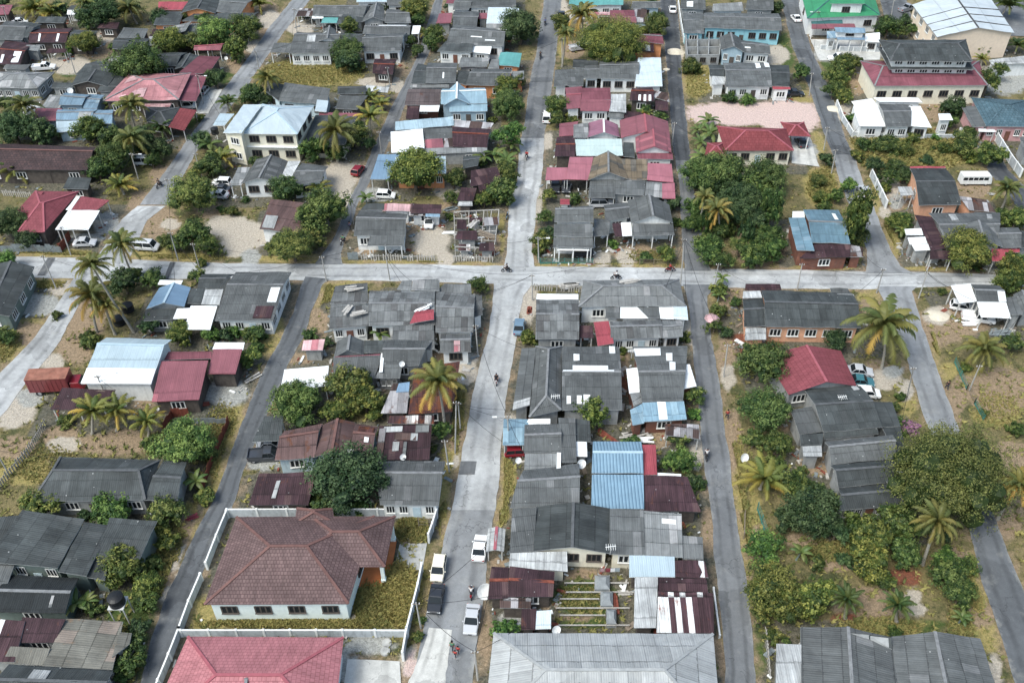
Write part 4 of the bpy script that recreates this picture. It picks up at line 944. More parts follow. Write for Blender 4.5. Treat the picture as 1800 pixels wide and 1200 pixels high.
Road('road', 'pale stretch of the centre street below the crossing', 'rlight', [(868, 495, 938, 498), (866, 520, 920, 520), (864, 547, 915, 547), (856, 587, 909, 587), (832, 693, 891, 693), (816, 773, 883, 773), (798, 872, 873, 872), (794, 898, 870, 898)])
Road('road', 'darker asphalt stretch of the centre street where the cars park', 'rmid', [(794, 896, 870, 896), (779, 960, 859, 960), (755, 1040, 853, 1040), (745, 1105, 842, 1105), (735, 1160, 836, 1160), (722, 1230, 828, 1230), (710, 1310, 818, 1310)])
Road('road', 'dark fresh asphalt street right of centre at the top', 'rdark', [(1187, 284, 1214, 284), (1184, 267, 1213, 267), (1175, 160, 1201, 160), (1168, 80, 1197, 80), (1160, 0, 1188, 0), (1154, -70, 1180, -70), (1146, -170, 1170, -170)])
Road('road', 'grey street right of centre between cross street and dark asphalt', 'rgrey', [(1203, 476, 1250, 476), (1201, 455, 1240, 455), (1197, 387, 1232, 387), (1192, 307, 1214, 307), (1187, 282, 1214, 282)])
Road('road', 'long grey street right of centre running to the bottom edge', 'rgrey', [(1200, 500, 1262, 500), (1208, 520, 1243, 520), (1215, 597, 1251, 597), (1224, 667, 1264, 667), (1235, 773, 1277, 773), (1247, 877, 1291, 877), (1253, 960, 1304, 960), (1265, 1067, 1317, 1067), (1272, 1197, 1328, 1197), (1280, 1310, 1342, 1310)])
Road('road', 'dark upper half of the rightmost street', 'rdk2', [(1466, 275, 1502, 275), (1451, 240, 1485, 240), (1424, 160, 1459, 160), (1392, 80, 1424, 80), (1373, 0, 1403, 0), (1358, -70, 1386, -70), (1338, -170, 1362, -170)])
Road('road', 'grey lower half of the rightmost street above the cross street', 'rmid', [(1522, 480, 1606, 480), (1524, 465, 1585, 468), (1523, 440, 1568, 440), (1493, 360, 1533, 360), (1475, 317, 1515, 317), (1464, 272, 1500, 272)])
Road('road', 'pale grey right-hand street below the cross street', 'rmid', [(1540, 503, 1612, 503), (1545, 512, 1602, 512), (1576, 573, 1622, 573), (1603, 667, 1656, 667), (1627, 735, 1678, 735), (1660, 810, 1712, 810)])
Road('road', 'dark grey street at the lower right corner', 'rdk2', [(1656, 800, 1710, 800), (1704, 933, 1760, 933), (1731, 1040, 1800, 1040), (1771, 1147, 1850, 1147), (1792, 1240, 1885, 1240), (1815, 1320, 1915, 1320)])
Road('road', 'dark asphalt lane at the right edge near the overgrown lot', 'rdark', [(1800, 400, 1850, 385), (1780, 350, 1812, 340), (1740, 305, 1772, 298), (1716, 256, 1745, 250)])
T(0, 280)
Road('patch', 'dark repair strip across the cross street at far left', 'rpatch', [(*tp(245, 765), *tp(300, 765)), (*tp(315, 648), *tp(365, 648))], .04)
Road('patch', 'dark repair strip across the cross street by the grey house', 'rpatch', [(*tp(1078, 790), *tp(1110, 790)), (*tp(1120, 678), *tp(1155, 678))], .04)
T(440, 560)
Road('patch', 'square dark repair patch in the pale centre street', 'rpatch', [(*tp(1372, 1026), *tp(1478, 1026)), (*tp(1385, 938), *tp(1492, 938))], .04)
T(880, 0)
Road('patch', 'dark strip across the grey upper centre street', 'rdk2', [(*tp(196, 540), *tp(342, 540)), (*tp(200, 512), *tp(345, 512))], .04)
T(440, 880)
Road('driveway', 'pale sandy concrete driveway at the bottom of the centre street', 'rconc', [(*tp(1020, 1330), *tp(1290, 1330)), (*tp(1060, 1180), *tp(1290, 1180)), (*tp(1150, 950), *tp(1320, 950)), (*tp(1190, 835), *tp(1345, 850))], .2)
Road('driveway', 'pale concrete forecourt beside the pink tiled roof', 'rconc', [(*tp(600, 1330), *tp(1000, 1330)), (*tp(640, 1040), *tp(985, 1055))], .02)
T(1320, 0)
Road('yard', 'pale concrete forecourt with a pickup in front of white house', 'rconc', [(*tp(450, 400), *tp(850, 395)), (*tp(395, 260), *tp(850, 270))], .15)
Road('parking_lot', 'dark asphalt car park behind the green roofed house', 'rdk2', [(*tp(890, 150), *tp(1075, 165)), (*tp(835, -60), *tp(1010, -60))], .1)
Road('parking_lot', 'grey asphalt yard behind the peach hall at the right edge', 'rgrey', [(*tp(1640, 235), *tp(1950, 245)), (*tp(1560, -70), *tp(1850, -70))], .1)
Road('driveway', 'white concrete driveway below the red hipped roof', 'rconc', [(*tp(265, 1075), *tp(455, 1100)), (*tp(265, 900), *tp(385, 900))], .2)
T(0, 0)
Road('driveway', 'white concrete apron between pink roofs and leftmost street', 'rconc', [(*tp(1290, 750), *tp(1375, 750)), (*tp(1350, 585), *tp(1465, 590))], .12)

# ================================================================ houses, block by block (pixel corners of every roof at its own height)
T(0, 0)
H('house with magenta roof at far top left|corner', 'D', 's r 2.6 .7 -70,98 55,96 85,35 -70,33')
H('white-fronted shed with dark roof strip|standing between palms at the top left', 'W', 's gd 3 .3 440,62 560,62 605,38 470,38; s w 2.3 .5 440,95 560,95 575,62 447,62 p')
H('grey house with orange gable end|at the top beside the leftmost street', 'O', 'gy gd 3.4 1.1 1190,85 1420,88 1490,-40 1270,-40; gx g 3.2 .7 1425,80 1590,88 1680,-10 1475,-20; s rd 2.8 .6 1040,66 1200,66 1240,14 1045,14; s gd 2.6 .5 1010,165 1180,165 1215,76 1045,76; s gd 2.5 .6 1190,140 1640,150 1690,86 1285,85')
H('grey gabled house at the left edge|behind the rusty shed row', 'G', 'gx g 2.8 .9 -30,262 150,262 215,150 40,140; gx gd 2.9 .7 60,245 185,245 275,160 160,145')
H('low rusty house with two white roof sheets|at upper left', 'D', 'gx ru 2.6 .6 188,282 435,282 480,188 212,190 @f,.25,.1,.3,.9,w @f,.72,.1,.78,.9,w; gx gd 2.7 .6 445,285 600,290 645,205 492,195')
H('rusty shack with white roof panel at left edge', 'D', 'gx ru 2.4 .7 -40,425 130,425 215,290 40,262 @f,.62,.15,.9,.9,w @f,.2,.1,.3,.6,w; s ru 2.0 .3 300,352 430,346 445,322 320,322 p')
H('grey house with arched veranda|and satellite dish, at the left edge', 'G', 'hx gl 3 1.3 -60,580 250,582 360,478 -20,475 w4 s2; s gd 2.5 .3 335,580 480,580 500,545 350,545')
H('stepped dark grey house behind yellowish trees|at upper left', 'D', 'sx g 3.2 -.2 770,252 950,250 978,190 815,185; gx gd 2.8 .5 740,322 945,332 990,252 755,252; sx gl 3.6 .5 1070,248 1222,205 1262,140 1115,180; sx g 3.2 -.3 1210,228 1325,242 1362,170 1255,158; s gl 2.4 .4 968,298 1052,300 1085,240 985,240; s ru 2.6 .3 985,240 1060,240 1105,192 1010,192')
H('open magenta carport beside the leftmost street', 'W', 'gx r 2.6 .5 1275,330 1452,330 1492,284 1290,310 p', 'carport', 'carport', None)
H('dark house with long maroon side roof|running towards the leftmost street', 'D', 'gx gd 2.9 .8 1058,438 1160,432 1235,345 930,350; gy gd 2.8 .5 1150,460 1250,455 1312,368 1200,364; s gs 2.6 .3 710,400 890,410 930,365 740,370; sx rm 3.1 -.4 1180,478 1372,490 1452,374 1312,368; sx rm 3.0 -.3 1177,664 1292,668 1362,508 1262,480 p')
H('house with patched pink hip roof|beside the leftmost street', 'D', 'hx pp 3.6 1.6 680,668 1178,660 1260,485 850,488 @f,.18,.15,.52,.6,pk @b,.1,.2,.3,.9,pk; s pk 2.5 .4 930,702 1120,702 1140,664 940,664 p')
H('pair of dark gabled roofs behind pink roof|at upper left', 'D', 'gx gd 2.9 .8 500,492 705,482 800,430 640,400; gy gd 2.8 1 470,562 705,572 770,488 510,486; s gd 2.7 .5 712,570 790,572 835,508 765,498')
H('blue-grey corrugated house behind a palm|at left', 'BG', 'gx lb 3.4 .6 385,692 540,694 600,628 430,612; gx lb 3.0 .5 545,712 638,715 690,626 598,622; s gl 2.6 .4 270,708 390,712 430,640 330,625', )
H('magenta and blue shed row at left|behind the dark trees', 'BG', 's r 2.7 .5 200,796 370,796 410,716 240,714; gx lb 3.1 .6 370,792 600,792 645,718 382,724 @f,.62,.05,.95,.95,gp; s bl 2.3 .7 375,872 580,852 600,796 370,800; gx lb 3 .5 600,812 740,815 750,724 645,724')
H('grey house with red tiled lean-to|behind the palms at left', 'D', 'hx gd 3 .8 960,800 1110,830 1186,710 960,708; sx rt 3 -.5 1110,836 1215,860 1297,726 1188,712 p')
H('long dark brown tiled house at left edge', 'D', 'gx bd 3.0 1.5 -160,1120 575,1122 682,972 -60,945 w3; s r 2.6 .6 605,1048 660,1055 685,975 655,970 n')  # dark wall colour stands in for shade beneath the eaves
H('dark lean-to and rusty roof row|at the far top left', 'D', 's gd 2.6 .4 230,150 420,152 440,112 255,108; s ru 2.4 .3 640,185 770,190 790,150 665,148')
H('low grey roofs behind the blue sheds|at left', 'G', 's gd 2.6 .4 640,600 735,604 760,570 660,566; s g 2.5 .4 20,455 170,458 205,425 40,424; s gl 2.4 .3 150,330 250,335 270,300 175,296')
H('small dark roof below the long brown tiled house', 'D', 's gd 2.4 .5 415,1245 580,1250 600,1170 450,1165')
T(440, 0)
H('pale blue roofed house at the top edge', 'W', 'gx bl 3 1 700,14 900,14 900,-70 700,-70; gx g 3 1 900,35 1065,36 1060,-50 905,-60')
H('long weathered grey row with teal awning|near the top', 'G', 's gs 2.5 .3 300,106 405,108 425,58 325,56 p; gx g 3 1 410,102 742,110 800,34 432,34; gy g 3 1.1 735,146 890,140 880,42 792,45; s gd 2.6 .6 570,160 740,142 760,82 612,90; gx g 3 .8 885,150 1060,152 1042,70 905,60; s te 2.2 .3 465,152 570,152 580,118 482,118 p; s w 2.5 .1 405,122 480,122 485,104 410,104 n')
H('grey roof with white end panel|beside the second street', 'W', 'gx g 2.8 .7 740,222 1050,226 1062,165 765,168 @b,.3,.2,.9,.8,w; s w 2.5 .4 1062,225 1112,222 1124,170 1072,170 p')
H('white house with grey porch above dry field', 'W', 's g 3 .7 255,352 535,352 547,284 272,282 w4; gx g 3.1 .8 275,284 590,286 592,222 312,214 @f,.3,.1,.48,.95,gp; gy g 3.1 1 430,282 590,284 560,196 490,194; s g 2.6 .5 130,345 262,348 272,285 158,284 p; gx gd 2.9 .6 588,275 735,275 742,224 602,220')
H('grey gabled white house above the maroon shed', 'W', 'gx g 3 1.2 735,338 992,336 1030,215 745,235 w2 s1')
H('small maroon tin shed beside the second street', 'D', 'gx ru 2.4 .5 805,482 938,490 966,392 820,388', 'shed', 'shed')
H('big grey sloping roof behind blue hip roof', 'PB', 's g 3.2 .8 185,665 505,688 527,582 225,545; s gd 3 .4 80,590 195,668 228,560 160,545')
H('cream two-storey house with blue hip roof|beside the leftmost street', 'C', 'hy pb 6 1.9 -60,878 310,884 418,700 78,688 w3 s3 D0; sx pb 6.02 .9 -180,878 -58,878 80,690 -45,690 w1; f w 3.15 0 -62,968 322,975 336,925 -48,918 n; s bl 3.2 .4 -248,828 -170,828 -105,750 -200,748 p; s pb 3.2 .3 425,735 500,740 515,665 440,660 n')
H('grey and black roofs beside palms|right of the cream house', 'D', 'gx gd 2.9 .5 575,622 760,622 764,566 580,570; s g 2.7 .7 560,716 705,722 775,630 590,630; s gp 2.8 .3 752,600 905,608 915,575 765,562 n; s r 2.6 .2 450,764 700,772 722,748 455,742 n')
H('dark green-grey flat roofed house under palm', 'C', 's gd 3.2 .3 345,948 620,952 705,768 430,756')
H('grey row with small magenta roofs|at the top of the second block', 'G', 's r 2.8 .5 1225,156 1322,152 1332,86 1245,90; gx g 3 .8 1335,186 1490,190 1512,76 1340,76; s r 2.6 .3 1500,122 1560,122 1562,86 1510,86')
H('grey and maroon roofs at the top edge|right of the second street', 'W', 'gx g 2.9 .7 1335,66 1440,66 1480,0 1350,0; gx g 3 .9 1440,52 1752,48 1752,-50 1475,-50; s rm 2.6 .5 1290,24 1392,26 1402,-25 1300,-25')
H('pale blue-white sheet roofed house|behind a dark tree', 'W', 's bw 3.2 .8 1555,156 1760,156 1772,54 1570,50; s gl 2.7 .4 1555,186 1757,186 1762,158 1555,158; s w 2.3 .2 1555,206 1690,206 1692,186 1558,186 n')
H('large grey roofed white house with white awning|in the second block', 'W', 'gx g 3.4 1.3 1292,292 1670,302 1692,200 1350,165 @f,.4,.5,.6,.55,w @f,.66,.3,.84,.36,w; s gd 2.9 .6 1230,338 1460,346 1475,290 1290,270 w2; s w 2.6 .5 1450,342 1580,356 1592,305 1462,296 w1')
H('teal roofed hut with orange side wall', 'O', 's te 2.6 .6 1622,428 1772,442 1790,350 1650,345; s gl 2.5 .3 1565,452 1640,452 1640,392 1590,392')
H('plain grey roof left of the teal hut', 'G', 's gl 2.8 .5 1370,442 1560,442 1577,380 1390,378')
H('grey double roof beside the second street|above the brown roof', 'G', 'gx g 3 1 1155,548 1355,548 1366,415 1170,415 @f,.55,.3,.6,.7,w; gx gd 2.8 .6 1060,552 1155,552 1167,430 1105,420; s gl 2.4 .2 1050,577 1310,577 1312,552 1060,548')
H('grey gabled house with orange wall below', 'O', 'gx g 3.1 1 1420,562 1702,567 1728,455 1470,455; s gd 2.7 .5 1360,542 1425,562 1472,470 1370,465; s gl 2.7 .5 1705,522 1805,522 1805,470 1730,470')
H('brown roofed house with white awning panel', 'BR', 's bg 3.1 .7 1015,692 1247,692 1257,588 1040,585; s w 2.6 .4 1115,735 1240,735 1250,692 1120,692 n; s ru 2.3 .5 1025,782 1110,782 1116,692 1038,692')
H('blue-grey house with central gable', 'BG', 'gx bb 3.5 1.1 1255,688 1562,682 1547,580 1265,586 w0; gy bb 3.5 1.5 1272,700 1450,690 1420,585 1310,590 w0; s bb 2.7 .6 1310,737 1562,737 1562,686 1315,686 w2 i.3')
H('long pale blue corrugated roof|with scrap sheets beside it', 'G', 's bs 2.8 .4 955,862 1342,826 1336,770 955,800; s gs 2.4 .3 1345,848 1575,862 1605,810 1345,788')
H('white roofed house with rusty rear roofs', 'G', 's w 3.2 .5 930,1006 1150,1001 1136,850 925,870; s g 2.9 .5 1140,916 1332,912 1332,842 1130,850; s r 2.8 .3 1155,977 1275,971 1266,912 1150,921; s gs 2.8 .3 1275,971 1337,966 1332,912 1277,912; gx ru 2.8 .8 1335,968 1560,972 1585,850 1330,836; s gl 2.4 .3 1140,1018 1562,1002 1562,974 1150,977')
H('blue roofed house with orange wooden wall|beside the round yellowish tree', 'O', 's b 3 .5 790,1182 912,1182 987,1016 845,1020 p; s bl 3.3 .6 955,1142 1292,1142 1287,1030 955,1036 w4')
T(880, 0)
H('teal roofed white house at the top edge', 'W', 'gx te 3.4 1.2 450,38 808,34 812,-50 460,-50 w4; s pk 2.2 .3 590,106 740,102 720,82 600,82 p')
H('maroon roofed pale blue house near the top', 'PB', 's r 2.9 .4 720,147 897,150 892,110 720,110 w2; s rm 3.2 .4 720,111 885,109 882,68 720,68; s gs 2.7 .3 885,147 972,152 962,60 876,56; s ru 2.6 .4 650,162 730,166 722,112 650,112; gx g 2.8 .6 860,52 1052,52 1052,10 872,10')
H('purple rusty roof above orange walls', 'O', 'gx rm 3.6 .7 870,268 1077,292 1052,225 815,224; gx ru 2.6 .6 890,332 1012,346 1002,272 880,266 @f,.55,.1,.8,.8,gp')
H('white house with pale blue side roof', 'W', 'gx g 3.2 .9 650,518 912,522 912,388 650,405 w3; gx g 3.0 .6 548,517 650,517 650,430 553,435 w1; gx gd 2.8 .5 475,447 642,452 652,395 480,390; s bw 3.1 .6 885,570 1067,570 1056,380 907,380; s g 2.7 .4 350,572 440,562 446,455 357,460; s g 2.7 .5 440,567 545,567 551,460 441,455')
H('magenta roofed white house with grey lean-to', 'W', 'gx r 3 .7 435,717 525,712 536,570 425,580; s rm 3.3 .4 510,657 727,657 722,580 510,580; s r 2.9 .5 525,730 717,730 727,659 530,657 w2; s gp 2.9 .3 715,737 827,742 827,620 727,620; s g 2.3 .3 700,772 812,777 812,740 717,740')
H('dark rusty shack with three white panels', 'D', 'gx ru 3 .7 850,662 1012,667 1002,578 865,583 @f,.35,.0,.45,.6,w @f,.57,.0,.67,.6,w @f,.78,.0,.88,.6,w; s gs 2.8 .4 1010,642 1112,672 1102,610 1010,598; s ru 2.4 .4 1020,722 1107,732 1102,667 1020,660; s ru 2 .2 815,787 962,787 922,737 820,735')
H('purple gabled house with white ridge', 'W', 's r 2.9 .5 385,897 482,892 512,800 388,815; s gl 2.9 .5 480,907 580,907 577,810 480,820; gy pu 2.9 1.1 573,907 787,907 772,822 580,812')
H('pale mint flat roof between maroon sheds', 'D', 's mi 2.8 .25 500,1027 807,1027 797,915 490,918; gx ru 2.7 .5 355,1032 492,1032 492,900 370,905; s gd 2.6 .3 810,1032 887,1037 877,940 812,940')
H('big magenta house with two white gables|beside the dark street', 'W', 'gy r 3.3 1.5 793,908 1120,918 1102,798 785,792 w0; gy r 3.5 1.3 893,1007 1127,1007 1112,880 888,905 w0; s rm 2.8 .4 905,1047 1137,1052 1132,1009 895,1007')
H('brown gabled house between pink carports', 'G', 'gy br 3.3 1.5 575,1187 840,1182 800,1047 612,1042; s br 3 .6 815,1182 967,1187 972,1050 800,1047; s pr 2.8 .3 295,1187 430,1182 442,1105 305,1105 p; s pr 3 .4 430,1182 577,1187 612,1035 455,1035 p; s pr 3 .5 965,1187 1140,1202 1127,1080 970,1075; s g 2.5 .5 578,1300 757,1304 747,1182 590,1182 p; s g 2.5 .5 742,1278 947,1288 957,1192 745,1187; s gl 2.5 .5 950,1292 1065,1302 1065,1205 960,1198; s pr 2.5 .5 1065,1308 1152,1310 1147,1204 1065,1208')
H('grey roof with white skylight top of|block beside the dark street', 'G', 'gx g 3.2 .9 1185,57 1352,62 1342,-20 1185,-20 @f,.25,.2,.5,.7,w w1')
H('pale grey roof at the top right of centre', 'W', 's gl 3 .6 1395,72 1602,72 1592,16 1400,26')
H('dark grey roof at the top edge|left of the rightmost street', 'G', 'gx g 3 1 1615,62 1800,66 1790,-30 1630,-30')
H('long turquoise house with grey roof', 'TQ', 'gx g 3.7 .9 1338,182 1855,200 1832,92 1340,85 w6 s1 @b,.28,.1,.4,.9,gl; gx g 2.8 .7 1205,217 1342,222 1342,92 1200,85')
H('grey gabled house with slate-blue front', 'BG', 'gy g 3.6 1.2 1455,328 1612,347 1582,252 1440,246 w2; gx g 3.0 .7 1600,347 1780,357 1762,290 1562,262 Ww w2 WW @f,.1,.5,.3,.6,w')
H('grey and white house above pink sandy lot', 'W', 'gx g 3 .9 1488,574 1790,572 1762,415 1465,413 w3 d @f,.0,.0,.02,.1,g @b,.7,.1,.8,.7,w; s w 3.25 .4 1762,500 1792,500 1765,415 1735,413 n; gx gd 2.9 .7 1785,567 1905,572 1900,430 1770,430; gx gd 2.6 .4 1380,502 1472,507 1472,430 1370,430; s gp 2.4 .3 1390,562 1480,557 1482,507 1395,502; s rd 2.5 .3 1795,590 1912,590 1905,570 1790,570 w1')
H('bright red hipped house with carport', 'C', 'hx rt 3.3 1.7 1480,992 1932,992 1880,848 1425,832 w4; hx rt 2.8 .9 1340,1047 1490,1047 1477,935 1362,943; hx rt 3 .8 1898,893 2042,900 2000,806 1845,806 p')
T(1320, 0)
H('large green roofed house at the top right', 'W', 'hx gn 4 2.6 372,122 852,102 800,-70 325,-70 w3 s1; s gn 6.6 .4 520,26 752,26 745,-25 540,-25; s td 2.9 .5 400,157 607,157 597,96 385,95; s r 2.6 .3 400,190 692,186 682,156 400,160 p')
H('white house with stacked blue roofs', 'W', 's lb 4.4 .4 560,216 756,221 752,186 550,180 b3.2; s lb 3.1 .4 500,257 572,252 562,206 500,206 w1; s b 3.0 .4 570,262 752,264 747,232 570,230 p; s w 2.6 .1 750,272 850,280 850,215 756,222 w1')
H('tiered hall with dark upper roof over maroon skirt roof|and cream walls', 'C', 'hx rm 4.3 1.6 815,568 1562,562 1502,402 720,402 h.12 w7 D0; hx gd 8.2 1.5 918,402 1460,407 1417,262 842,264 h.16 w6 D0 i.9 WW b6.6; hx gd 6.5 .35 912,456 1466,460 1422,310 836,312 h.05 n; f g 6.4 0 918,458 1460,462 1417,314 842,316 i.9 w6 D0 WW b4.9')
H('peach hall with pale blue ribbed gable roof|at the top right', 'PE', 'gy pw 5.8 1.6 1228,244 1737,217 1560,-40 1062,30 w0 s4 '
  + ' '.join(f'@f,{u},{v},{u + .5},{v + .012},fasciad' for v in (.16, .36, .56) for u in (0, .5)))
H('white house with grey roof strip in the middle', 'W', 's w 3 .6 715,832 890,834 837,705 675,705 w1; gx g 3.2 .8 888,834 1055,832 1047,690 840,685 w2; s w 3 .6 1053,830 1192,842 1117,700 1040,698 w1; s w 2.7 .3 690,707 840,707 800,650 663,668; s w 2.9 .2 850,670 1132,674 1102,645 808,643')
H('small white tower hut with flat white roof', 'W', 'f w 3.9 0 1243,792 1332,792 1312,750 1235,750 w1', 'hut', 'hut')
H('teal tiled hip roofed pink house|at the right edge', 'P', 'hx tt 3.3 1.7 1552,832 1880,838 1810,660 1452,645 w4; sx g 2.8 .4 1460,837 1560,832 1492,695 1388,705; s w 2.2 .2 1502,868 1615,868 1602,842 1498,842 p')
H('long pale grey shed at the right edge|below the peach hall', 'W', 's gp 3 .5 1588,428 1860,418 1850,362 1570,397 w0', 'shed', 'shed')
H('grey roofed house cut by the right edge|behind a white fence', 'G', 's g 3 .5 1800,1000 1990,1000 1930,900 1770,905')
T(0, 280)
H('red ribbed roof house with white carport|by the leftmost crossing', 'D', 'hx rr 3.2 1.6 120,476 290,480 520,213 235,208; sx rr 3.1 .7 100,352 195,352 285,215 228,210; s w 3.1 .2 433,332 466,334 527,246 500,246 n; s rr 3 .3 463,336 640,332 722,270 538,244 p; s w 2.7 .4 363,464 582,464 657,338 450,334 p')
H('dark roofed green house at the left edge', 'GR', 'gy gd 3.1 .8 -200,1035 62,1037 228,708 -60,690 s3; s gd 2.6 .3 -260,760 -40,760 60,690 -160,690')
H('house with blue gable and white carports', 'G', 'gy b 3.2 .9 962,987 1214,970 1257,842 1050,845 w0; s w 3 .2 1040,826 1192,826 1206,797 1055,797 n; s gd 2.9 .3 1228,947 1322,952 1347,850 1262,850; s gd 2.5 .5 945,1062 1142,1052 1162,987 960,990; s w 2.7 .4 1140,1050 1232,1047 1282,979 1167,985 n; s gp 2.9 .4 1325,952 1445,957 1472,855 1352,860; s w 2.5 .6 1215,1120 1385,1120 1432,965 1257,965 p; gx gd 2.9 .6 1300,852 1442,852 1552,755 1332,758')
H('long grey roofed white house at crossing|of the second street', 'W', 'gx g 3 1 1415,1060 1800,1062 1922,742 1555,742 k.62 w3 s4 @f,.64,.05,.95,.38,ru @f,.8,.5,.96,.9,w')
T(440, 280)
H('white gabled house with pale roof strip', 'W', 's gl 2.7 .5 -138,172 -60,168 0,52 -80,55 p; gy g 3.1 1.1 -62,162 186,152 246,10 42,0 w2; s gp 3 .3 186,152 262,132 332,14 250,12; gx g 2.9 .5 264,176 472,142 512,46 336,22')
H('brown tin barn beside the large green tree', 'W', 's bm 2.8 1 60,457 330,492 395,290 135,262 @f,.04,.05,.34,.45,gp')
H('grey house with three-post white porch', 'W', 'gx g 3.2 1 680,502 1022,502 1037,360 720,335 w2; s g 2.6 .5 770,567 1002,567 1022,502 790,505 p; s gd 2.7 .4 725,332 882,332 882,290 762,290; s pk 2.6 .4 870,337 1052,342 1057,295 887,291; s ru 2.6 .5 1055,357 1255,357 1262,300 1057,291; s gs 2.3 .2 1045,367 1155,372 1155,347 1045,342 n; s lb 2.3 .2 1155,379 1250,379 1250,356 1155,356 n')
H('collapsed house with bare rafters|and rusty sheets', 'G', 's ru 2.2 .5 1350,527 1500,532 1492,470 1367,468; s ru 2.7 .4 1360,462 1427,462 1422,395 1365,395; s gs 2.3 .3 1530,440 1640,430 1640,380 1545,385; s ru 1.6 .5 1505,605 1612,600 1605,545 1515,550; s ru 1.7 .3 1440,410 1530,405 1530,385 1445,388; s rs 1.5 .4 1370,600 1450,600 1450,560 1375,560', 'ruined_house')
H('broken grey roofed house with red sheet|below the cross street', 'W', 'gx g2 3.3 .9 780,1097 1217,1087 1217,870 785,865; s g2 3 .8 520,1117 777,1097 782,960 530,950 w2; s g2 3.4 .5 525,950 775,947 772,810 560,838; gx g2 3.1 .9 1220,1137 1470,1137 1482,895 1227,868; s g2 2.8 .4 1220,882 1460,892 1452,820 1280,818; s g2 2.6 .4 1465,1042 1532,1022 1527,895 1460,900; s gl 3.3 .3 1060,862 1247,867 1247,785 1072,795; s gl 3.3 .3 965,857 1060,862 1067,795 1000,800; s rd 3.95 .35 1050,1082 1210,1057 1210,988 1085,1003 n; s g2 2.6 .7 930,1255 1215,1250 1210,1090 940,1100; gx g2 2.6 .5 1250,1270 1455,1265 1450,1150 1255,1150 @f,.45,0,.65,1,pk')
H('dark rusty sheds near the pale centre street|above the crossing', 'D', 's ru 2.8 .6 1450,182 1657,142 1627,48 1455,76; gx gd 2.8 .4 1400,60 1500,40 1522,-25 1402,-20; s ru 2.4 .5 1360,272 1470,272 1492,190 1392,188; s gp 2 .2 1365,306 1465,306 1462,270 1375,272; s ru 2.4 .3 1510,217 1642,190 1652,150 1500,167')
T(880, 280)
H('tall three-tier grey house with arched porch', 'W', 'gx g 4.6 1 355,412 612,412 607,305 360,318; s g 3.7 .7 350,507 608,512 607,426 352,426; s g 2.9 .5 345,580 608,582 607,517 350,517 p; f w 2.5 0 375,600 585,600 583,582 377,582 p')
H('grey gabled house with white railed porch', 'W', 'gy g 3.4 1.5 862,422 1137,422 1112,298 835,270; gx g 3 .6 690,407 852,382 842,285 680,300; s g 2.7 .6 865,502 1147,499 1137,424 870,427 p; s ru 2.6 .4 755,512 806,507 797,415 735,422 n; s w 2.7 .4 803,507 868,502 857,412 793,417 n; s g 2.4 .4 610,512 715,497 722,395 615,390 p')
H('plain grey block with white top strip|at the crossing corner', 'G', 'gx g2 3.2 .9 230,1182 517,1182 517,925 235,925 w1; s w 3.1 .3 235,927 512,927 512,888 240,886; s ru 2.5 .3 520,1172 612,1177 607,1100 520,1095 p')
H('big pale weathered roof at the crossing', 'W', 'hx gl 3.4 1.4 515,972 1217,967 1177,790 545,800; s g 2.9 .4 690,1047 787,1047 782,967 695,972; s w 2.8 .4 788,1047 980,1047 972,960 790,962; s g 2.85 .4 975,1047 1052,1050 1042,955 890,960; s w 2.8 .4 1053,1050 1142,1052 1137,960 1040,960; s bw 2.8 .4 1138,1050 1237,1057 1227,965 1135,960; gx g2 2.8 .7 725,1187 1067,1177 1057,1057 720,1067 w3; gx gl 2.7 .5 1065,1177 1202,1167 1192,1062 1060,1062 w1; s rd 2.6 .6 640,1228 747,1216 712,1065 613,1070 n')
T(1320, 280)
H('steel blue roofed house with rusty front', 'BR', 'gx sb 3.4 .8 403,547 657,557 577,335 345,330 @b,.75,.3,.85,.8,w; sx sb 3.1 .5 303,600 420,602 355,385 248,385; s w 3.0 .3 272,392 355,388 352,340 275,342 n; s ru 2.6 .6 320,652 652,642 657,560 420,562; s gs 2.4 .4 640,642 742,642 737,580 657,565')
H('dark grey gabled house with orange side wall', 'OB', 'gx gd 3.3 1 1108,302 1387,297 1287,60 1048,58 s1; s gp 2.6 .3 988,242 1077,237 1057,180 968,180 p; s gs 2.4 .4 1440,332 1617,347 1562,270 1365,240; s rd 3 .2 1050,62 1285,58 1280,46 1048,48 n')
H('sprawling grey house with white tin sheets|by the cross street', 'G', 'gx g 3.2 .9 1290,572 1622,562 1642,350 1172,353 @b,.25,.2,.35,.7,gp @b,.8,.2,.88,.6,gp; sx ru 3 .3 1190,602 1292,582 1192,380 1080,365; s w 2.6 .3 1083,602 1190,597 1167,557 1060,562; s w 2.7 .3 1048,562 1167,552 1147,510 1033,515; s w 2.8 .3 1023,497 1137,497 1122,455 1013,460; gy g 3.5 1.1 1385,565 1662,577 1602,440 1370,440; gx g 3.1 .8 1640,582 1782,582 1762,450 1600,450; s gd 3 .5 1770,582 1850,582 1842,480 1780,470; s rd 2.4 .8 1590,672 1697,674 1662,590 1585,590 p; s rd 2.6 .2 1670,612 1772,612 1772,590 1665,588 n; s ru 2.3 .5 1180,657 1332,657 1322,600 1180,605 p')
H('long dark roofed orange house|below the cross street', 'OB', 'gx gd 3.2 1.1 93,1102 727,1112 665,880 70,860 w5; gx gd 2.9 .7 -45,1102 95,1102 77,915 -55,920; s gp 3.1 .2 -55,917 75,914 62,865 -50,868 n; s gp 3.0 .3 600,952 692,952 677,890 570,885 n; s g 2.7 .4 530,882 667,892 637,850 520,848; s ru 2.3 .3 -40,862 202,857 192,820 -35,820; s gp 2.0 .5 -40,1190 100,1190 100,1108 -35,1108')
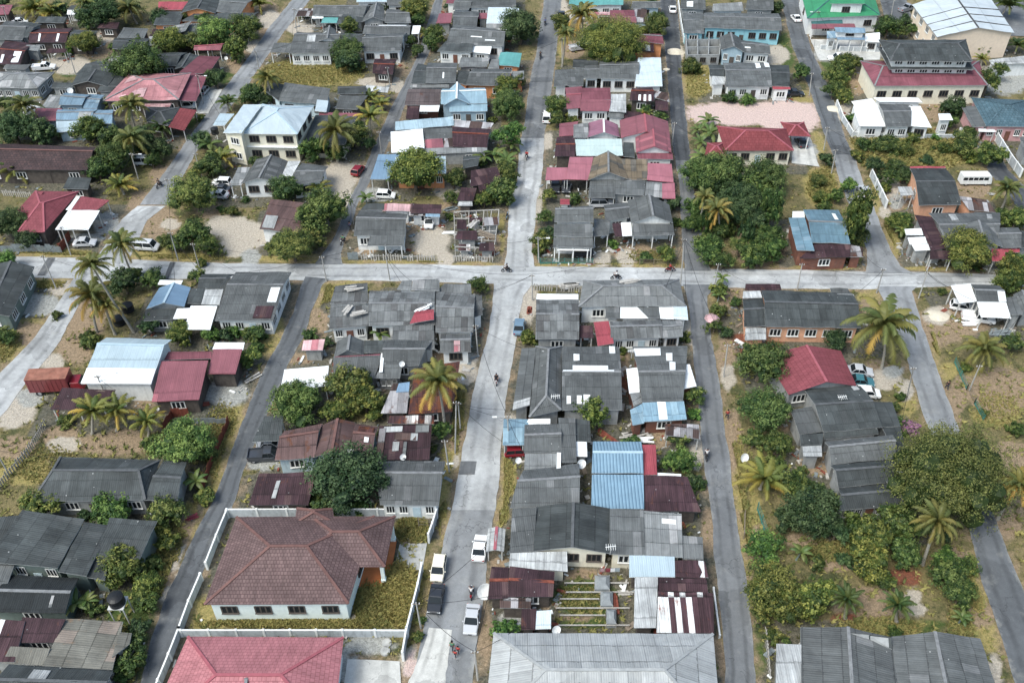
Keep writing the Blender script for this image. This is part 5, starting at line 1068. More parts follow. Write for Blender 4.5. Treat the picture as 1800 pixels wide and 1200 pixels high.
H('white carports and grey roofs at right edge', 'G', 's w 3 .5 1375,947 1492,937 1447,820 1318,830 p; gx g 3.2 .6 1490,937 1682,942 1642,830 1450,822 @f,.75,0,1,.9,w; s w 2.6 .5 1518,1037 1717,1047 1682,942 1490,937 p; sx g 2.8 .4 1715,1027 1800,1022 1742,900 1680,910; gy g 2.9 .8 1790,1012 1880,1002 1820,890 1730,890')
T(0, 560)
H('pale blue warehouse with open front', 'W', 'gx bl 3.6 1.1 533,428 996,430 1132,138 700,123 k.72 w0 @f,.0,.0,1,.38,w')
H('three magenta ribbed roofs beside the warehouse', 'D', 's r 2.8 1 1000,547 1312,532 1372,275 1063,280; s rm 3.0 .4 1080,272 1392,262 1397,215 1110,218; s r 2.9 .7 1370,362 1552,362 1597,200 1405,200; s w 2.9 .3 1400,203 1602,207 1612,155 1418,155')
H('low dark rusty lean-to by the red lorry', 'D', 's ru 2.3 .7 330,597 692,602 762,470 410,455 p', 'shed', 'shed')
H('long dark teal-grey hip roofed house', 'G', 'hx gd 3.2 1.6 205,1205 955,1192 1055,932 400,910 h.1 w4; gx gd 3.0 .7 950,1197 1172,1197 1230,945 1080,935')
T(440, 560)
H('grey house with white ridged gable|below the broken roof', 'G', 'gy g 3 1.1 548,257 747,237 752,145 572,150 w1; gx g 3 .8 868,312 1112,307 1202,145 880,140; s gd 2.9 .5 745,227 875,222 877,140 755,140; s g 2.5 .7 546,392 817,392 867,242 548,257; s rm 3.2 .1 548,262 850,246 858,232 560,248 n; s g 2.5 .6 818,392 987,392 1002,300 870,300 w3; s w 3.05 .3 850,350 872,350 882,225 862,225 n')
H('small pink roofed hut by the dark street', 'G', 's pk 2.3 .4 338,207 477,207 492,135 350,140', 'hut', 'hut')
H('white sheet carport behind the round trees', 'W', 's w 2.7 .5 193,482 505,440 517,310 225,335 p', 'carport', 'carport', None)
H('long brown metal roofed pale blue house', 'PB', 'gx bm 3 .9 160,932 425,912 478,690 225,740 k.6; gy bm 3.1 1 420,912 665,907 692,680 470,700 w3; gx bm 3 .8 660,907 802,912 842,710 695,690 k.6 @f,.55,.6,.75,.8,w @b,.2,.3,.9,.9,ru2')
H('patchwork rusty tin roof with pale sheets', 'D', 's ru 2.7 .8 818,932 1182,927 1197,700 850,705 @f,.1,.8,.45,.95,gp @f,.62,.55,.75,.75,gp @f,.3,.25,.42,.5,gp @f,.32,.55,.72,.75,gs @f,.02,0,.14,.9,gs @f,.7,.78,.95,.98,gl @f,.5,.0,.56,.5,gl; s rs 2.6 .3 905,692 1212,692 1212,638 920,640')
H('rusty brown roof under an orange palm', 'D', 's ru2 2.7 .9 1040,632 1332,612 1382,278 1085,330; s gs 2.5 .7 860,622 1032,622 1052,422 940,430 @f,.35,.68,1,1,b')
H('dark grey lean-to left of brown roof', 'D', 's gd 2.5 .6 12,807 205,802 218,640 95,640 p')
H('grey gabled white-walled house behind brown tile roof', 'W', 'gx g 3.1 1 855,1224 1242,1228 1287,935 818,940 k.6 w3')
H('large low rusty roof left of dark tree', 'D', 's ru 2.4 .9 -10,1228 382,1228 432,1008 58,1018 @f,.35,.2,.42,.75,gp')
T(880, 560)
H('big cross-hipped grey house|with white skylights', 'G', 'gx g 3.2 1 403,600 802,602 782,182 403,182 @f,.08,.15,.15,.35,w @f,.25,.15,.33,.35,w @f,.36,.12,.47,.38,w @b,.82,.02,.92,.3,w @b,.2,.35,.3,.6,w @b,.02,.95,.88,1,w @b,.18,.8,.78,.94,w; hy g 3.25 1.2 188,647 400,602 403,182 232,180; sx g 2.9 .4 78,603 192,567 232,190 138,195 @f,.0,.0,1,.12,gp')
H('grey house with white and blue lean-tos|beside the street right of centre', 'BR', 'gx g 3.1 .9 933,552 1202,547 1232,180 868,185 k.45 @b,.02,.1,.5,.38,w @b,.6,.3,.72,.6,w @b,.66,.65,.78,.98,w; s w 2.9 .5 1188,467 1292,442 1247,300 1153,302 @f,.0,.0,.01,.01,w; s w 2.7 .5 848,492 917,482 907,320 828,330; s gl 2.6 .4 878,582 932,552 922,487 853,492; s lb2 2.6 .6 943,677 1227,664 1207,545 933,555 @f,.36,.05,.56,1,w; s lb2 2.5 .5 870,702 947,687 932,560 853,600')
H('silvery zinc sheet roof by the street', 'D', 's gs 2.4 .4 1088,767 1317,792 1307,695 1083,690 p', 'shed', 'shed')
H('blue awning and stepped grey roofs|on the centre street', 'G', 's lb2 2.5 .4 13,832 157,832 187,660 20,660 p; gx g 3 .8 153,887 402,882 397,690 158,700; s g 2.9 .6 398,947 502,942 492,655 380,655; s gd 2.7 .4 493,807 597,812 587,670 490,660; s w 2.6 .3 160,702 327,694 327,658 185,660; s w 2.5 .2 498,907 572,907 567,812 495,808; s gl 2.7 .4 155,992 372,992 397,887 160,890; gx g 2.9 1 60,1242 522,1237 517,950 150,998 k.55; s w 3.1 .2 368,996 396,996 398,882 372,882 n')
H('bright blue corrugated roofs with red lean-to', 'G', 'gx bc 3.3 .8 600,1017 942,1017 927,810 608,808 k.52; s bc 2.9 .6 596,1252 946,1252 942,1027 602,1027; s rd 3 .4 940,1027 1032,1027 1022,828 932,828; s w 2.6 .1 1030,1042 1190,1042 1190,1022 1035,1016 n')
H('low dark maroon roof by the street', 'D', 's ru 2.6 .6 943,1268 1322,1272 1232,1040 938,1030')
T(1320, 560)
H('bright red gabled house with parked cars', 'G', 'gy rr 3.2 1.5 250,500 697,440 592,210 88,245 k.52')
H('dark grey house chain below the red gable', 'G', 'gx gd 3.3 1 478,748 868,714 722,440 348,462 k.5 @b,.82,.05,.92,.3,gp; sx gd 3 -.2 858,712 987,707 932,545 788,547; s g 2.8 .4 320,757 477,742 402,580 260,600; s gd 2.6 .5 482,797 842,757 837,717 480,747; gx g 3 .8 530,957 952,917 937,765 488,810 k.55; gx gd 3 .8 578,1112 932,1077 952,925 523,965 k.55; gx gd 2.8 .7 590,1262 1012,1222 935,1085 578,1112 w4; f gp 2.6 0 345,905 470,905 465,838 340,838; s gd 2.7 .4 330,838 470,832 478,752 322,762; sx gd 2.8 -.3 955,900 1030,895 985,712 865,716')
T(0, 880)
H('stepped dark slab roofs at the lower left', 'GR', 'sx gd 4.4 -.4 -100,398 378,442 557,120 148,60 w3; sx gd 3.9 -.3 383,467 567,492 737,160 555,140; s gd 3.4 .3 640,362 922,382 1037,130 722,110; s gd 3.6 .3 -120,292 0,292 130,95 -60,110; s gd 3 .2 570,502 692,522 722,362 640,362 WGR; gx gx 2.9 .6 -80,732 432,737 522,508 58,488 @f,.76,.25,.8,.8,gl; s g 3.2 .4 -50,562 42,562 97,415 0,413')
H('tan-stained grey roof with rusty neighbour|at the lower left corner', 'G', 'sx tg 3.1 -.3 278,1082 742,1112 812,795 432,773; s ru 3 .4 92,932 357,932 432,778 148,765; s rs2 2.9 .6 -80,1062 95,1062 165,790 -60,775; sx tg 2.9 -.2 738,1032 852,940 867,868 788,865; s tg 2.8 .4 8,1067 285,1082 332,970 70,960; gx gd 2.9 .9 -80,1340 700,1340 742,1118 60,1075 @b,.28,.3,.44,.9,gp')
H('brown tiled mint-walled house|inside the white boundary wall', 'M', 'hx bt 3.7 2.3 1345,682 2297,677 2470,100 1558,105 w4 s1 D0; hx bt 3.65 1.7 1952,434 2537,434 2607,100 2050,103 h.35 n; f bt 3.4 0 1996,290 2462,290 2585,115 2055,115 w1 D0 i.1; hy bt 3.7 .9 1940,150 2212,150 2192,52 1955,48 w0')
H('pink tiled hip roof at the bottom edge', 'W', 'hx pt 3.4 2 940,1560 2190,1560 2265,898 1238,892 w0; hy pt2 3.4 1.9 1330,1580 1900,1580 1830,1040 1500,1040 w0')
T(880, 880)
H('wide grey roof over cream curtained wall', 'C', 'gy gd 3.3 1 216,330 722,347 722,50 233,40 w3; s g 3 .6 58,347 217,332 237,45 78,47; s g 3.25 .5 717,347 952,357 942,62 720,50 w1; s gl 3.1 .5 947,357 1202,372 1192,87 940,65 @f,.48,.75,.85,.85,w; s gl 2.9 .3 1200,382 1337,387 1332,235 1195,225; s gp 2.5 .5 53,442 442,462 437,330 63,345')
H('pale blue sheet and rust striped roofs', 'D', 's bl 2.8 .4 848,500 1150,500 1147,365 848,358; s ru 2.6 .5 1150,502 1352,512 1292,390 1150,390; s rs2 2.6 .4 1290,500 1370,505 1345,395 1292,392; s ru 2.7 .4 1035,592 1367,602 1357,515 1040,500; s rs2 2.5 .8 1028,867 1407,872 1402,605 1038,595; s gp 2.6 .6 878,837 1025,834 1037,500 885,505')
H('maroon tin sheds beside parked cars', 'D', 'gx ru 2.6 .5 -85,647 47,640 57,440 -60,432; gx ru 2.7 .5 47,632 345,632 357,465 60,430; s ru 2.3 .4 133,847 230,847 237,712 138,708; s bw 2.3 .3 230,842 332,840 332,722 232,725; s gs 2.2 .3 -5,702 200,707 202,640 -5,630')
H('light grey hip roof at the bottom edge', 'W', 'hx lg 3.4 2.6 -120,1560 1462,1560 1402,873 -47,868')
T(1320, 880)
H('grey double-gabled roof at the lower right corner', 'G', 'gy g 3.3 1 335,1420 985,1420 928,900 325,832 w0; gy g 3.3 1.1 985,1420 1680,1420 1512,905 928,893 k.45 w0; s gp 3 .4 163,1420 332,1420 332,945 168,940; s gd 3.45 .9 640,880 930,975 925,898 640,868 n')
T(440, 880)
H('tiny roadside stall with pink roof stripe', 'BR', 'gy gpk 2.0 .45 1552,335 1672,335 1682,185 1568,180 p', 'stall', 'stall', None)

# ================================================================ trees, bushes, palms
T(0, 0)
Tr('680,90,230d 560,130,140g 550,290,170y 905,280,110g 1110,285,200y 1270,275,150o 1215,125,100y 1430,225,220l 1620,195,180g 1060,120,120d 1350,140,110g 920,435,300g 1550,345,150y 1425,525,140d 760,330,80g 90,850,240d 270,880,190d 385,880,90y 600,850,190o 490,870,90d 740,920,170g 760,1050,230g 650,1130,190g 1320,780,70y,B 1650,625,140g 1745,655,120d 1330,930,130d 1390,1100,160g 1060,990,160d 960,900,140d 1690,1070,90g 860,60,120d 400,60,110d 20,690,120g 950,1000,120d 30,980,90d 1000,1060,110g 30,20,70d')
Pa('230,70,130y 340,90,100y 850,50,115g,905,160 1710,30,100y 1510,110,85y 1760,520,85y 860,690,125g 865,915,135g,905,1080 1070,850,110d 150,690,120g 1460,1050,120y 1500,680,85d 740,690,70d 560,20,90g 1380,960,95n 100,1130,140y')
T(440, 0)
Tr('1085,70,170y 1100,140,100g 650,180,120y 640,340,210g 650,420,140d 860,335,70l,B 720,450,80y,B 1220,230,130o 1190,290,110g 420,1000,170g 560,1010,130g 690,900,170y 1540,30,110g 1310,40,70d 1060,270,90g 1690,590,150y 1760,540,110y 1700,700,210g 1710,890,190l,,L 1080,1140,310y 1350,1170,130o 700,860,120g 780,950,110d 870,40,80d 1390,140,100d 1100,340,80g 20,640,130d 1640,250,100g 1490,260,0.1g'.replace(' 1490,260,0.1g', '').replace(',,L', ',L'))
Pa('110,510,90g 560,860,150g,575,1070 790,650,95y 790,770,110y,795,900 860,690,80y 1150,220,65y 420,990,80n 610,990,70n 1330,530,45n 1610,1030,100n 1690,1060,90n 1540,1040,80n 1720,960,80n')
T(880, 0)
Tr('130,190,240d 400,160,120o 730,290,370y 1030,180,170o 390,575,90g 360,700,165y 375,790,100o 470,775,70y 1050,770,90g 850,710,55y,B 950,740,90g 1260,450,140o,B 1000,40,90d 1040,110,80g 80,470,70g 1690,50,100d 1430,170,0.1g'.replace(' 1430,170,0.1g', ''))
Pa('535,95,120o,540,260 430,220,80g,405,440 1370,800,80n 1380,880,85n 1320,940,70n 1320,1030,80n 1300,860,60n 960,745,50y')
T(1320, 0)
Tr('900,190,150g 980,210,110o 560,510,150y 545,600,130g 620,430,160o 620,640,110y 330,480,120g 165,60,100d 500,1060,90d 1480,300,90o,L 1560,540,170o,L 1640,460,120o,L 750,960,130g,B 900,970,170o,B 1160,1060,100d,B 1400,960,150o 1580,1030,170y 1330,720,130d 1440,880,110g 1000,1000,120o,B 1270,980,120o,B 700,1040,90y,B 1060,930,90o,B 820,1090,140d 950,1110,120g,B 1450,1040,100y,B 1010,150,100d 1080,200,90g 1310,800,90g 690,420,100o 1560,330,80d')
Pa('1690,40,120d,1640,130 1760,300,80d 1520,390,60y')
T(0, 280)
Tr('80,430,230d 190,520,150d 1280,240,270y 1370,60,130g 1300,100,110y 1270,500,220g 1100,540,120o 1370,580,150y 1180,560,110y 1290,780,110y 820,820,180d 1000,790,150g 40,680,130l 30,1150,120o 1190,1150,150y 1390,1150,110l 1550,1130,95l 1000,1100,130d 1690,1150,110g 1640,1140,90y,B 590,1180,110o,B 380,1030,80o,B 1530,350,90o,B 1460,330,60g,B 1330,690,70o,B 900,760,90g')
Pa('800,560,140g,895,800 600,690,120g,885,1140 600,890,160o,640,1140 695,960,120o,760,1155 790,180,115y 1560,90,0.1y'.replace(' 1560,90,0.1y', ''))
T(440, 280)
Tr('475,370,300g 250,195,190g 280,575,260y 400,545,170y 180,560,120o 1340,140,130o 1330,250,120o 1650,230,180g 1540,270,120y 1700,120,120o 1500,830,130g 1690,260,100y 680,1130,80o 390,1170,110g,B 1320,380,60o,B 1690,60,110y 140,590,90y,B')
Pa('450,190,90y 760,260,70n 1690,30,70n 850,1150,75n')
T(880, 280)
Tr('320,240,95y 490,270,80g 290,380,120g 310,480,100d 270,540,130y 240,610,70o 1130,290,110d 1160,420,80g 1090,620,130y 960,650,100g,B 1330,110,230g 1480,120,290g 1560,270,250d 1740,120,280g 1290,320,170g 1480,200,200d 1380,600,190g 1460,670,160g 1580,560,140y,L 1650,640,170g 1600,430,100o 1790,320,150g,T 1760,520,190g 1700,640,170g 1430,870,120y 1430,1000,110o 1410,1100,110g 1490,1150,90d,B 740,560,70l 180,1170,110y 1680,230,200g 1390,60,180g 1420,460,150g 1350,430,110g,T 1500,480,90g,T 1620,500,110d,T 1700,400,180d 1330,560,130o 1550,350,220d 1640,300,200d 1270,430,120g 1520,470,0.1d'.replace(' 1520,470,0.1d', ''))
Pa('1430,330,110o,1430,520 1460,790,60n 1350,250,90g 1440,900,60n')
T(1320, 280)
Tr('645,180,100l 705,400,190y,T 690,500,150o 1440,610,280y 1720,720,190y 1700,810,180o 1750,400,160y 1780,690,140g 880,200,85o 960,420,130y 1010,400,100g 150,600,160g 60,560,130g 1020,500,90g 560,250,100g 1350,170,0.1g 480,320,80g 130,330,130g,T 50,420,140o 1760,790,120y 1640,370,110g 920,120,130g 440,150,110o,B 470,260,120y,B 1020,110,110d'.replace(' 1350,170,0.1g', ''))
Pa('1690,190,115g,1650,330 880,1080,240g,860,1380 990,470,60n')
T(0, 560)
Tr('1230,820,330l 990,835,120o 1190,120,150y 1390,110,110l 1550,85,95l 600,160,120o,B 1650,260,150y 1660,120,110g 1380,900,100o 740,1190,130g 1350,1180,120y 1700,200,90g 30,130,120g 440,680,100o,B')
Pa('610,610,150y,610,760 770,610,135y,770,740 970,680,125y,980,780 1290,1070,90n')
T(440, 560)
Tr('320,560,300g 640,460,260y 760,540,230y 560,620,190y 830,610,140y 640,1080,420d 400,1180,130g 1250,740,140g 70,120,90g,B 510,160,80d,B 1200,860,70o,B')
Pa('1235,410,185o,1285,750')
T(880, 560)
Tr('610,620,230y 820,150,95g 800,210,70y 1280,510,175y 1270,640,90l 1165,800,130y 1180,950,190l 1270,1080,120d 1200,130,90o 1310,1100,80g 200,150,90o,B 170,130,80y,B')
T(1320, 560)
Tr('65,300,330g 85,610,300g 170,830,190o 300,1110,220o 20,800,150o 560,150,140d 640,110,90d 1050,720,130p 1290,1050,660o 390,1160,200g 560,1210,110o,B 950,590,80o,B 1420,330,80y,B 1540,620,60o,B 1740,740,110g,B 150,960,120o 980,520,70g 1720,170,130o')
Pa('90,1060,190y 1540,190,160g,1510,330 1770,1090,140o')
T(0, 880)
Tr('280,40,250y 750,60,260l 1090,80,230o 560,90,100d 820,450,250y 960,560,180y 960,670,160y 1110,280,140y 930,840,150d 880,960,180g 850,1080,170g 810,1150,120g 1060,210,120o 720,330,90o,B 1010,420,130o 620,720,110g')
Pa('500,680,110n 570,660,80n 420,690,70n')
T(440, 880)
Tr('700,60,120l 480,40,150g 1130,790,60g,B 1100,900,80o,B')
T(1320, 880)
Tr('80,310,240l 150,600,340y 400,640,280y 270,720,220y 420,90,330d 560,200,200d 620,400,120d 790,240,260y 780,400,220y 950,160,250o 1000,350,190g 1300,500,220g 1380,620,190g 1300,400,170l 1420,440,170y 870,520,150o 240,140,180d 130,900,120o 440,420,110o 1240,190,200d 70,760,160y 230,930,70g,B 950,870,90g,B 1390,780,70y,B 700,170,160g')
Pa('1230,130,150g,1130,420 630,650,120d,620,770 970,690,120d,960,800 330,340,80n 1390,770,70n')

# ================================================================ vehicles and people
T(0, 0)
Car(40, 120, 10, 'hatch', 'cmaroon', 'dark red car beside the magenta roofed house at the far top left')
Car(130, 140, 20, 'sedan', 'cwhite', 'white car at the top left beside two yellow palms')
Car(290, 442, 10, 'pickup', 'cwhite', 'white pickup parked left of the small lane at upper left')
Car(130, 660, 5, 'sedan', 'csilver', 'silver car in front of the arched veranda house')
Car(205, 722, 60, 'hatch', 'cwhite', 'white car beside the magenta and blue shed row')
Car(955, 1062, 0, 'van', 'cwhite', 'white van half hidden under the dark trees at left')
Car(1225, 695, 5, 'van', 'cwhite', 'white van under the front awning of the pink roofed house')
Car(1345, 592, 80, 'hatch', 'csilver', 'silver car beside the white concrete apron')
T(440, 0)
Car(710, 1120, 72, 'hatch', 'cred', 'dark red hatchback parked on sand beside the second street')
Car(535, 182, 5, 'sedan', 'cblack', 'black car under the edge of the teal awning')
T(880, 0)
Car(400, 105, 85, 'pickup', 'cdark', 'dark pickup parked by the centre street near the top')
Car(1133, 60, 88, 'sedan', 'cwhite', 'white car parked on the dark street near the top edge')
Car(305, 772, 85, 'van', 'cwhite', 'white van half hidden by a round tree at the centre street')
Car(520, 310, 20, 'pickup', 'csilver', 'silver pickup parked left of the broad yellowish tree')
T(1320, 0)
Car(297, 118, 98, 'sedan', 'cwhite', 'white sedan driving on the dark rightmost street near the top')
Car(580, 383, 178, 'pickup', 'cwhite', 'white pickup on the pale forecourt of the white house')
Car(292, 612, 2, 'sedan', 'cblack', 'black sedan beside the house above the pink sandy lot')
Car(330, 935, 95, 'sedan', 'cdark', 'dark car under the red tiled carport')
Car(1030, 55, 30, 'pickup', 'cgrey', 'grey pickup in the car park behind the green roof')
T(0, 280)
Car(558, 545, 4, 'sedan', 'csilver', 'silver sedan on the grass below the white carport')
Car(970, 570, -6, 'van', 'csilver', 'silver people carrier on the grass by the leftmost crossing')
Car(1462, 148, 175, 'hatch', 'cwhite', 'white hatchback in a row of three beside the yellowish tree')
Car(1452, 192, 172, 'sedan', 'cdark', 'dark sedan in the middle of the row of three cars')
Car(1440, 230, 172, 'sedan', 'csilver', 'silver sedan nearest in the row of three cars')
Moto(1048, 165, 250, 'cblack', 'black motorcycle on the leftmost street', ('shirtblack', 'rider in dark clothes on the leftmost street'))
T(440, 280)
Car(893, 232, -4, 'hatch', 'cwhite', 'small white car beside the round yellowish tree')
Car(1180, 410, 268, 'hatch', 'cwhite', 'white hatchback under the small blue awning')
Car(1772, 1098, 86, 'sedan', 'cblue', 'light blue sedan parked on the pale centre street below the crossing')
Moto(610, 535, 250, 'cblack', 'black motorcycle on the second street near the crossing', ('shirtgreen', 'motorcycle rider near the second street crossing'))
Person(655, 442, 70, 'shirtblue', 'person walking on the second street above the motorcycle')
Moto(1690, 725, 178, 'cblack', 'black motorcycle at the middle of the big crossing', ('shirtblack', 'rider in black at the middle of the big crossing'))
Moto(1693, 370, 80, 'cblue', 'blue motorcycle parked at the edge of the centre street')
T(880, 280)
Car(360, 178, 268, 'sedan', 'cblack', 'black car under the left of the pink carport')
Car(432, 178, 268, 'sedan', 'cdark', 'dark grey car under the right of the pink carport')
Moto(512, 195, 270, 'cwhite', 'white motorcycle beside two cars under the pink carport')
Car(665, 288, 2, 'suv', 'csilver', 'silver estate car parked below the brown gabled house')
Moto(762, 772, 182, 'cblack', 'dark motorcycle on the cross street behind the pale roof', ('shirtwhite', 'rider in white shirt on the cross street'))
Moto(1118, 722, 5, 'cred', 'red motorcycle at the edge of the cross street', ('shirtred', 'rider in red at the edge of the cross street'))
Car(545, 612, 0, 'hatch', 'cblack', 'black car in the arched porch of the three-tier house')
T(880, 0)
Moto(172, 1030, 265, 'cdark', 'motorcycle riding down the pale centre street', ('shirtred', 'rider coming down the pale centre street'))
Moto(293, 150, 85, 'cblack', 'motorcycle on the grey centre street near the top', ('shirtblue', 'rider on the grey centre street near the top'))
Moto(262, 370, 85, 'cblack', 'motorcycle at the kerb beside the teal hut', ('shirtblack', 'rider at the kerb beside the teal hut'))
T(1320, 280)
Car(748, 206, 98, 'sedan', 'csilver', 'silver sedan parked on the rightmost street by the cream wall')
Car(1390, 968, -20, 'hatch', 'cwhite', 'white hatchback under the upper white carport at right')
Car(1500, 1040, -15, 'pickup', 'cwhite', 'white pickup under the lower white carport at right')
Bus(1482, 122, 0, 'derelict white minibus body in the yard behind the dark grey roof')
T(0, 560)
Truck(390, 420, 4, 'old red box lorry with rusty roof by the left street')
T(440, 560)
Car(110, 895, 5, 'pickup', 'cdark', 'dark pickup parked beside the brown metal roof')
Car(135, 822, 5, 'sedan', 'cgrey', 'grey car under the dark lean-to beside the brown roof')
Moto(1622, 402, 268, 'cred', 'red motorcycle alone on the pale centre street', ('shirtblack', 'lone motorcycle rider on the pale centre street'))
T(880, 560)
Car(112, 868, 5, 'hatch', 'cred', 'red car nose under the blue awning')
Moto(1358, 895, 86, 'cblack', 'motorcycle at the kerb of the long grey street', ('shirtwhite', 'rider in white shirt on the long grey street'))
Person(1495, 632, 90, 'shirtred', 'person in red beside the long grey street')
T(1320, 560)
Car(718, 340, -8, 'sedan', 'csilver', 'silver sedan right of the bright red gabled roof')
Car(725, 408, -8, 'sedan', 'cteal', 'teal sedan between silver and white cars at the red roof')
Car(770, 484, -5, 'hatch', 'cwhite', 'white car at the corner of the dark grey roof')
Person(1297, 440, 90, 'shirtblack', 'person in dark clothes at the edge of the right-hand street')
T(440, 880)
Car(1512, 305, 85, 'sedan', 'cwhite', 'white sedan parked beside the roadside stall')
Car(1240, 440, 265, 'hatch', 'ccream', 'cream car parked at the white boundary wall')
Car(1223, 640, 265, 'sedan', 'cblack', 'black sedan parked behind the cream car', 1.0)
Car(1460, 775, 265, 'sedan', 'csilver', 'silver-grey sedan lowest on the centre street')
Moto(1457, 600, 88, 'cred', 'red motorcycle parked in the middle of the centre street', ('shirtwhite', 'person in white on the red motorcycle'))
Person(1330, 955, 250, 'shirtgreen', 'adult walking on the driveway at the bottom of the centre street')
Person(1368, 975, 250, 'shirtred', 'child in red walking beside the adult on the driveway', .75)
Person(1350, 1000, 250, 'shirtred', 'small child in red nearest on the driveway', .7)

# ================================================================ poles and cables
T(0, 0)
a1 = Pole(1615, 150, 1640, 280); a2 = Pole(1690, 400, 1712, 475); a3 = Pole(1300, 495, 1342, 690, 1); Pole(475, 410, 500, 495); Pole(862, 1010, 912, 1180, 1); a4 = Pole(1285, 1010, 1330, 1170); Pole(28, 75, 65, 180)
Cable(a1, a2); Cable(a2, a3); Cable(a3, a4)
T(440, 0)
Pole(287, 55, 305, 210, 1); b1 = Pole(902, 445, 925, 590); b2 = Pole(850, 950, 865, 1015)
Cable(b1, b2)
T(0, 280)
c1 = Pole(400, 445, 468, 632); c2 = Pole(278, 635, 372, 855); c3 = Pole(1100, 135, 1155, 290); c4 = Pole(1120, 480, 1175, 665); c5 = Pole(1285, 615, 1318, 722)
Cable(c1, c4); Cable(c1, c2); Cable(c4, c3)
T(440, 280)
d1 = Pole(476, 675, 503, 805); d2 = Pole(895, 655, 920, 795); d3 = Pole(668, 330, 680, 425)
Cable(c5, d1); Cable(d1, d2); Cable(d1, d3)
T(880, 280)
e1 = Pole(1185, 520, 1185, 840); e2 = Pole(205, 820, 210, 930); e3 = Pole(1425, 755, 1408, 845); Pole(245, 560, 252, 680, 1)
Cable(d2, e2, 1.2); Cable(e2, e1, 1.2); Cable(e1, e3)
T(1320, 280)
f1 = Pole(335, 700, 305, 860); f2 = Pole(1160, 755, 1105, 915); f3 = Pole(545, 0, 530, 95); f4 = Pole(822, 830, 828, 880)
Cable(e3, f1, 1.1); Cable(f1, f2, 1.4)
T(1320, 0)
g1 = Pole(395, 510, 385, 630); g2 = Pole(490, 900, 480, 990); Pole(940, 10, 920, 130, 1); g3 = Pole(435, 90, 430, 215, -1)
Cable(g2, f3); Cable(g1, g2); Cable(g3, g1)
T(880, 0)
h1 = Pole(1140, 870, 1130, 960); Pole(405, 250, 405, 440)
T(880, 560)
i1 = Pole(1497, 170, 1470, 385, 0); i2 = Pole(45, 640, 55, 830, -1)
Cable(e1, i1, 1.5)
T(440, 560)
j1 = Pole(1360, 545, 1350, 885, 0, 'cpole', 'tall pale pole'); j2 = Pole(1280, 800, 1312, 1010); j3 = Pole(1370, 560, 1385, 730); j4 = Pole(1485, 40, 1500, 235)
Cable(j1, j2); Cable(j4, i2, 1.3)
T(1320, 560)
k1 = Pole(1028, 345, 1030, 505); Pole(1440, 420, 1440, 470)
T(440, 880)
l1 = Pole(1478, 990, 1500, 1180); l2 = Pole(1095, 690, 1125, 840, 0)
Cable(l2, l1, 1.0)
T(0, 560)
Pole(-20, 890, 62, 1030); Pole(660, 430, 715, 545)

# ================================================================ fences and walls
T(0, 280)
Fence('zinc', '-60,612 130,612 250,612 412,618', 'grey zinc sheet fence below the dark tree at left')
Fence('rust', '405,618 470,520', 'short rusty tin fence beside the white carport')
Fence('wood', '20,240 215,255', 'old wooden fence behind the red ribbed roof')
T(440, 280)
Fence('zinc', '645,662 712,664', 'short pale tin fence piece beside the picket fence')
Fence('wood', '712,664 1000,668 1220,672', 'weathered picket fence in front of the white porch house')
Fence('wood', '1335,670 1500,674 1605,676', 'weathered picket fence in front of the collapsed house')
T(880, 280)
Fence('green', '245,660 262,690 420,688 605,690', 'green fence in front of the arched porch')
Fence('wire', '915,695 1100,700', 'low green wire fence below the railed porch', )
Fence('wood', '215,865 540,875', 'broken timber frame fence at the crossing corner')
T(1320, 280)
Fence('wall', '785,115 885,325', 'cream boundary wall beside the rightmost street', 1.6)
Fence('wire', '1020,600 1090,700', 'wire fence left of the white tin sheets')
T(1320, 0)
Fence('low', '665,905 900,915 1120,922 1440,922', 'white low wall in front of the white roofed house', 1.1)
Fence('wall', '1610,930 1700,1075 1770,1170', 'pale boundary wall running diagonally at the right edge', 1.7)
Fence('wall', '560,700 600,800 665,905', 'white wall beside the rightmost street', 1.3)
Fence('wall', '1370,880 1620,912 1900,915', 'teal-grey wall below the tiled hip roof', 1.1)
Fence('low', '455,330 560,330', 'white front wall left of the blue roofs', 1.1)
Fence('low', '580,340 850,345', 'white front wall right of the gate below the blue roofs', 1.1)
Fence('low', '320,30 390,200 400,215', 'low wall along the street beside the green roof', .9)
T(880, 0)
Fence('wall', '1168,30 1185,160 1205,280', 'pale wall along the dark street at the turquoise house', 1.2)
T(0, 560)
Fence('wood', '-40,1180 60,1050 200,890 310,700', 'dark board fence running diagonally at the left edge', 1.4)
Fence('rust', '1080,760 1140,650 1250,640', 'rusty tin fence behind the feathery tree')
Fence('zinc', '1260,690 1510,690', 'grey tin fence right of the feathery tree', 1.0)
Fence('rust', '1515,690 1460,820 1400,960 1340,1130', 'rust red tin fence along the dark left street', 1.5)
T(1320, 560)
Fence('green', '1340,290 1420,470', 'green fence along the bare lot at right', .9)
Fence('wire', '1420,470 1470,560', 'bent wire fence between two green fences')
Fence('green', '1470,560 1530,670', 'lower green fence at the bare lot', .9)
T(0, 880)
Fence('wall', '1505,112 1440,270 1370,450', 'white boundary wall left of the brown tiled roof, upper part', 1.35)
Fence('wall', '1335,525 1260,700 1195,880', 'white boundary wall left of the brown tiled roof, lower part', 1.35)
Fence('wall', '1195,880 1130,1050 1060,1220 1000,1380', 'white boundary wall left of the pink tiled roof', 1.35)
Fence('wall', '1205,893 1750,893 2265,893 2690,895', 'long white wall between brown and pink roofs', 1.25)
Fence('wall', '1510,108 1900,106 2300,106 2880,108', 'white back wall behind the brown tiled roof', 1.5)
T(440, 880)
Fence('wall', '1232,112 1205,200 1178,275', 'white wall above the gate of the mint-walled house', 1.7)
Fence('wall', '1135,470 1110,600 1075,740 1038,890', 'white wall below the gate of the mint-walled house', 1.7)
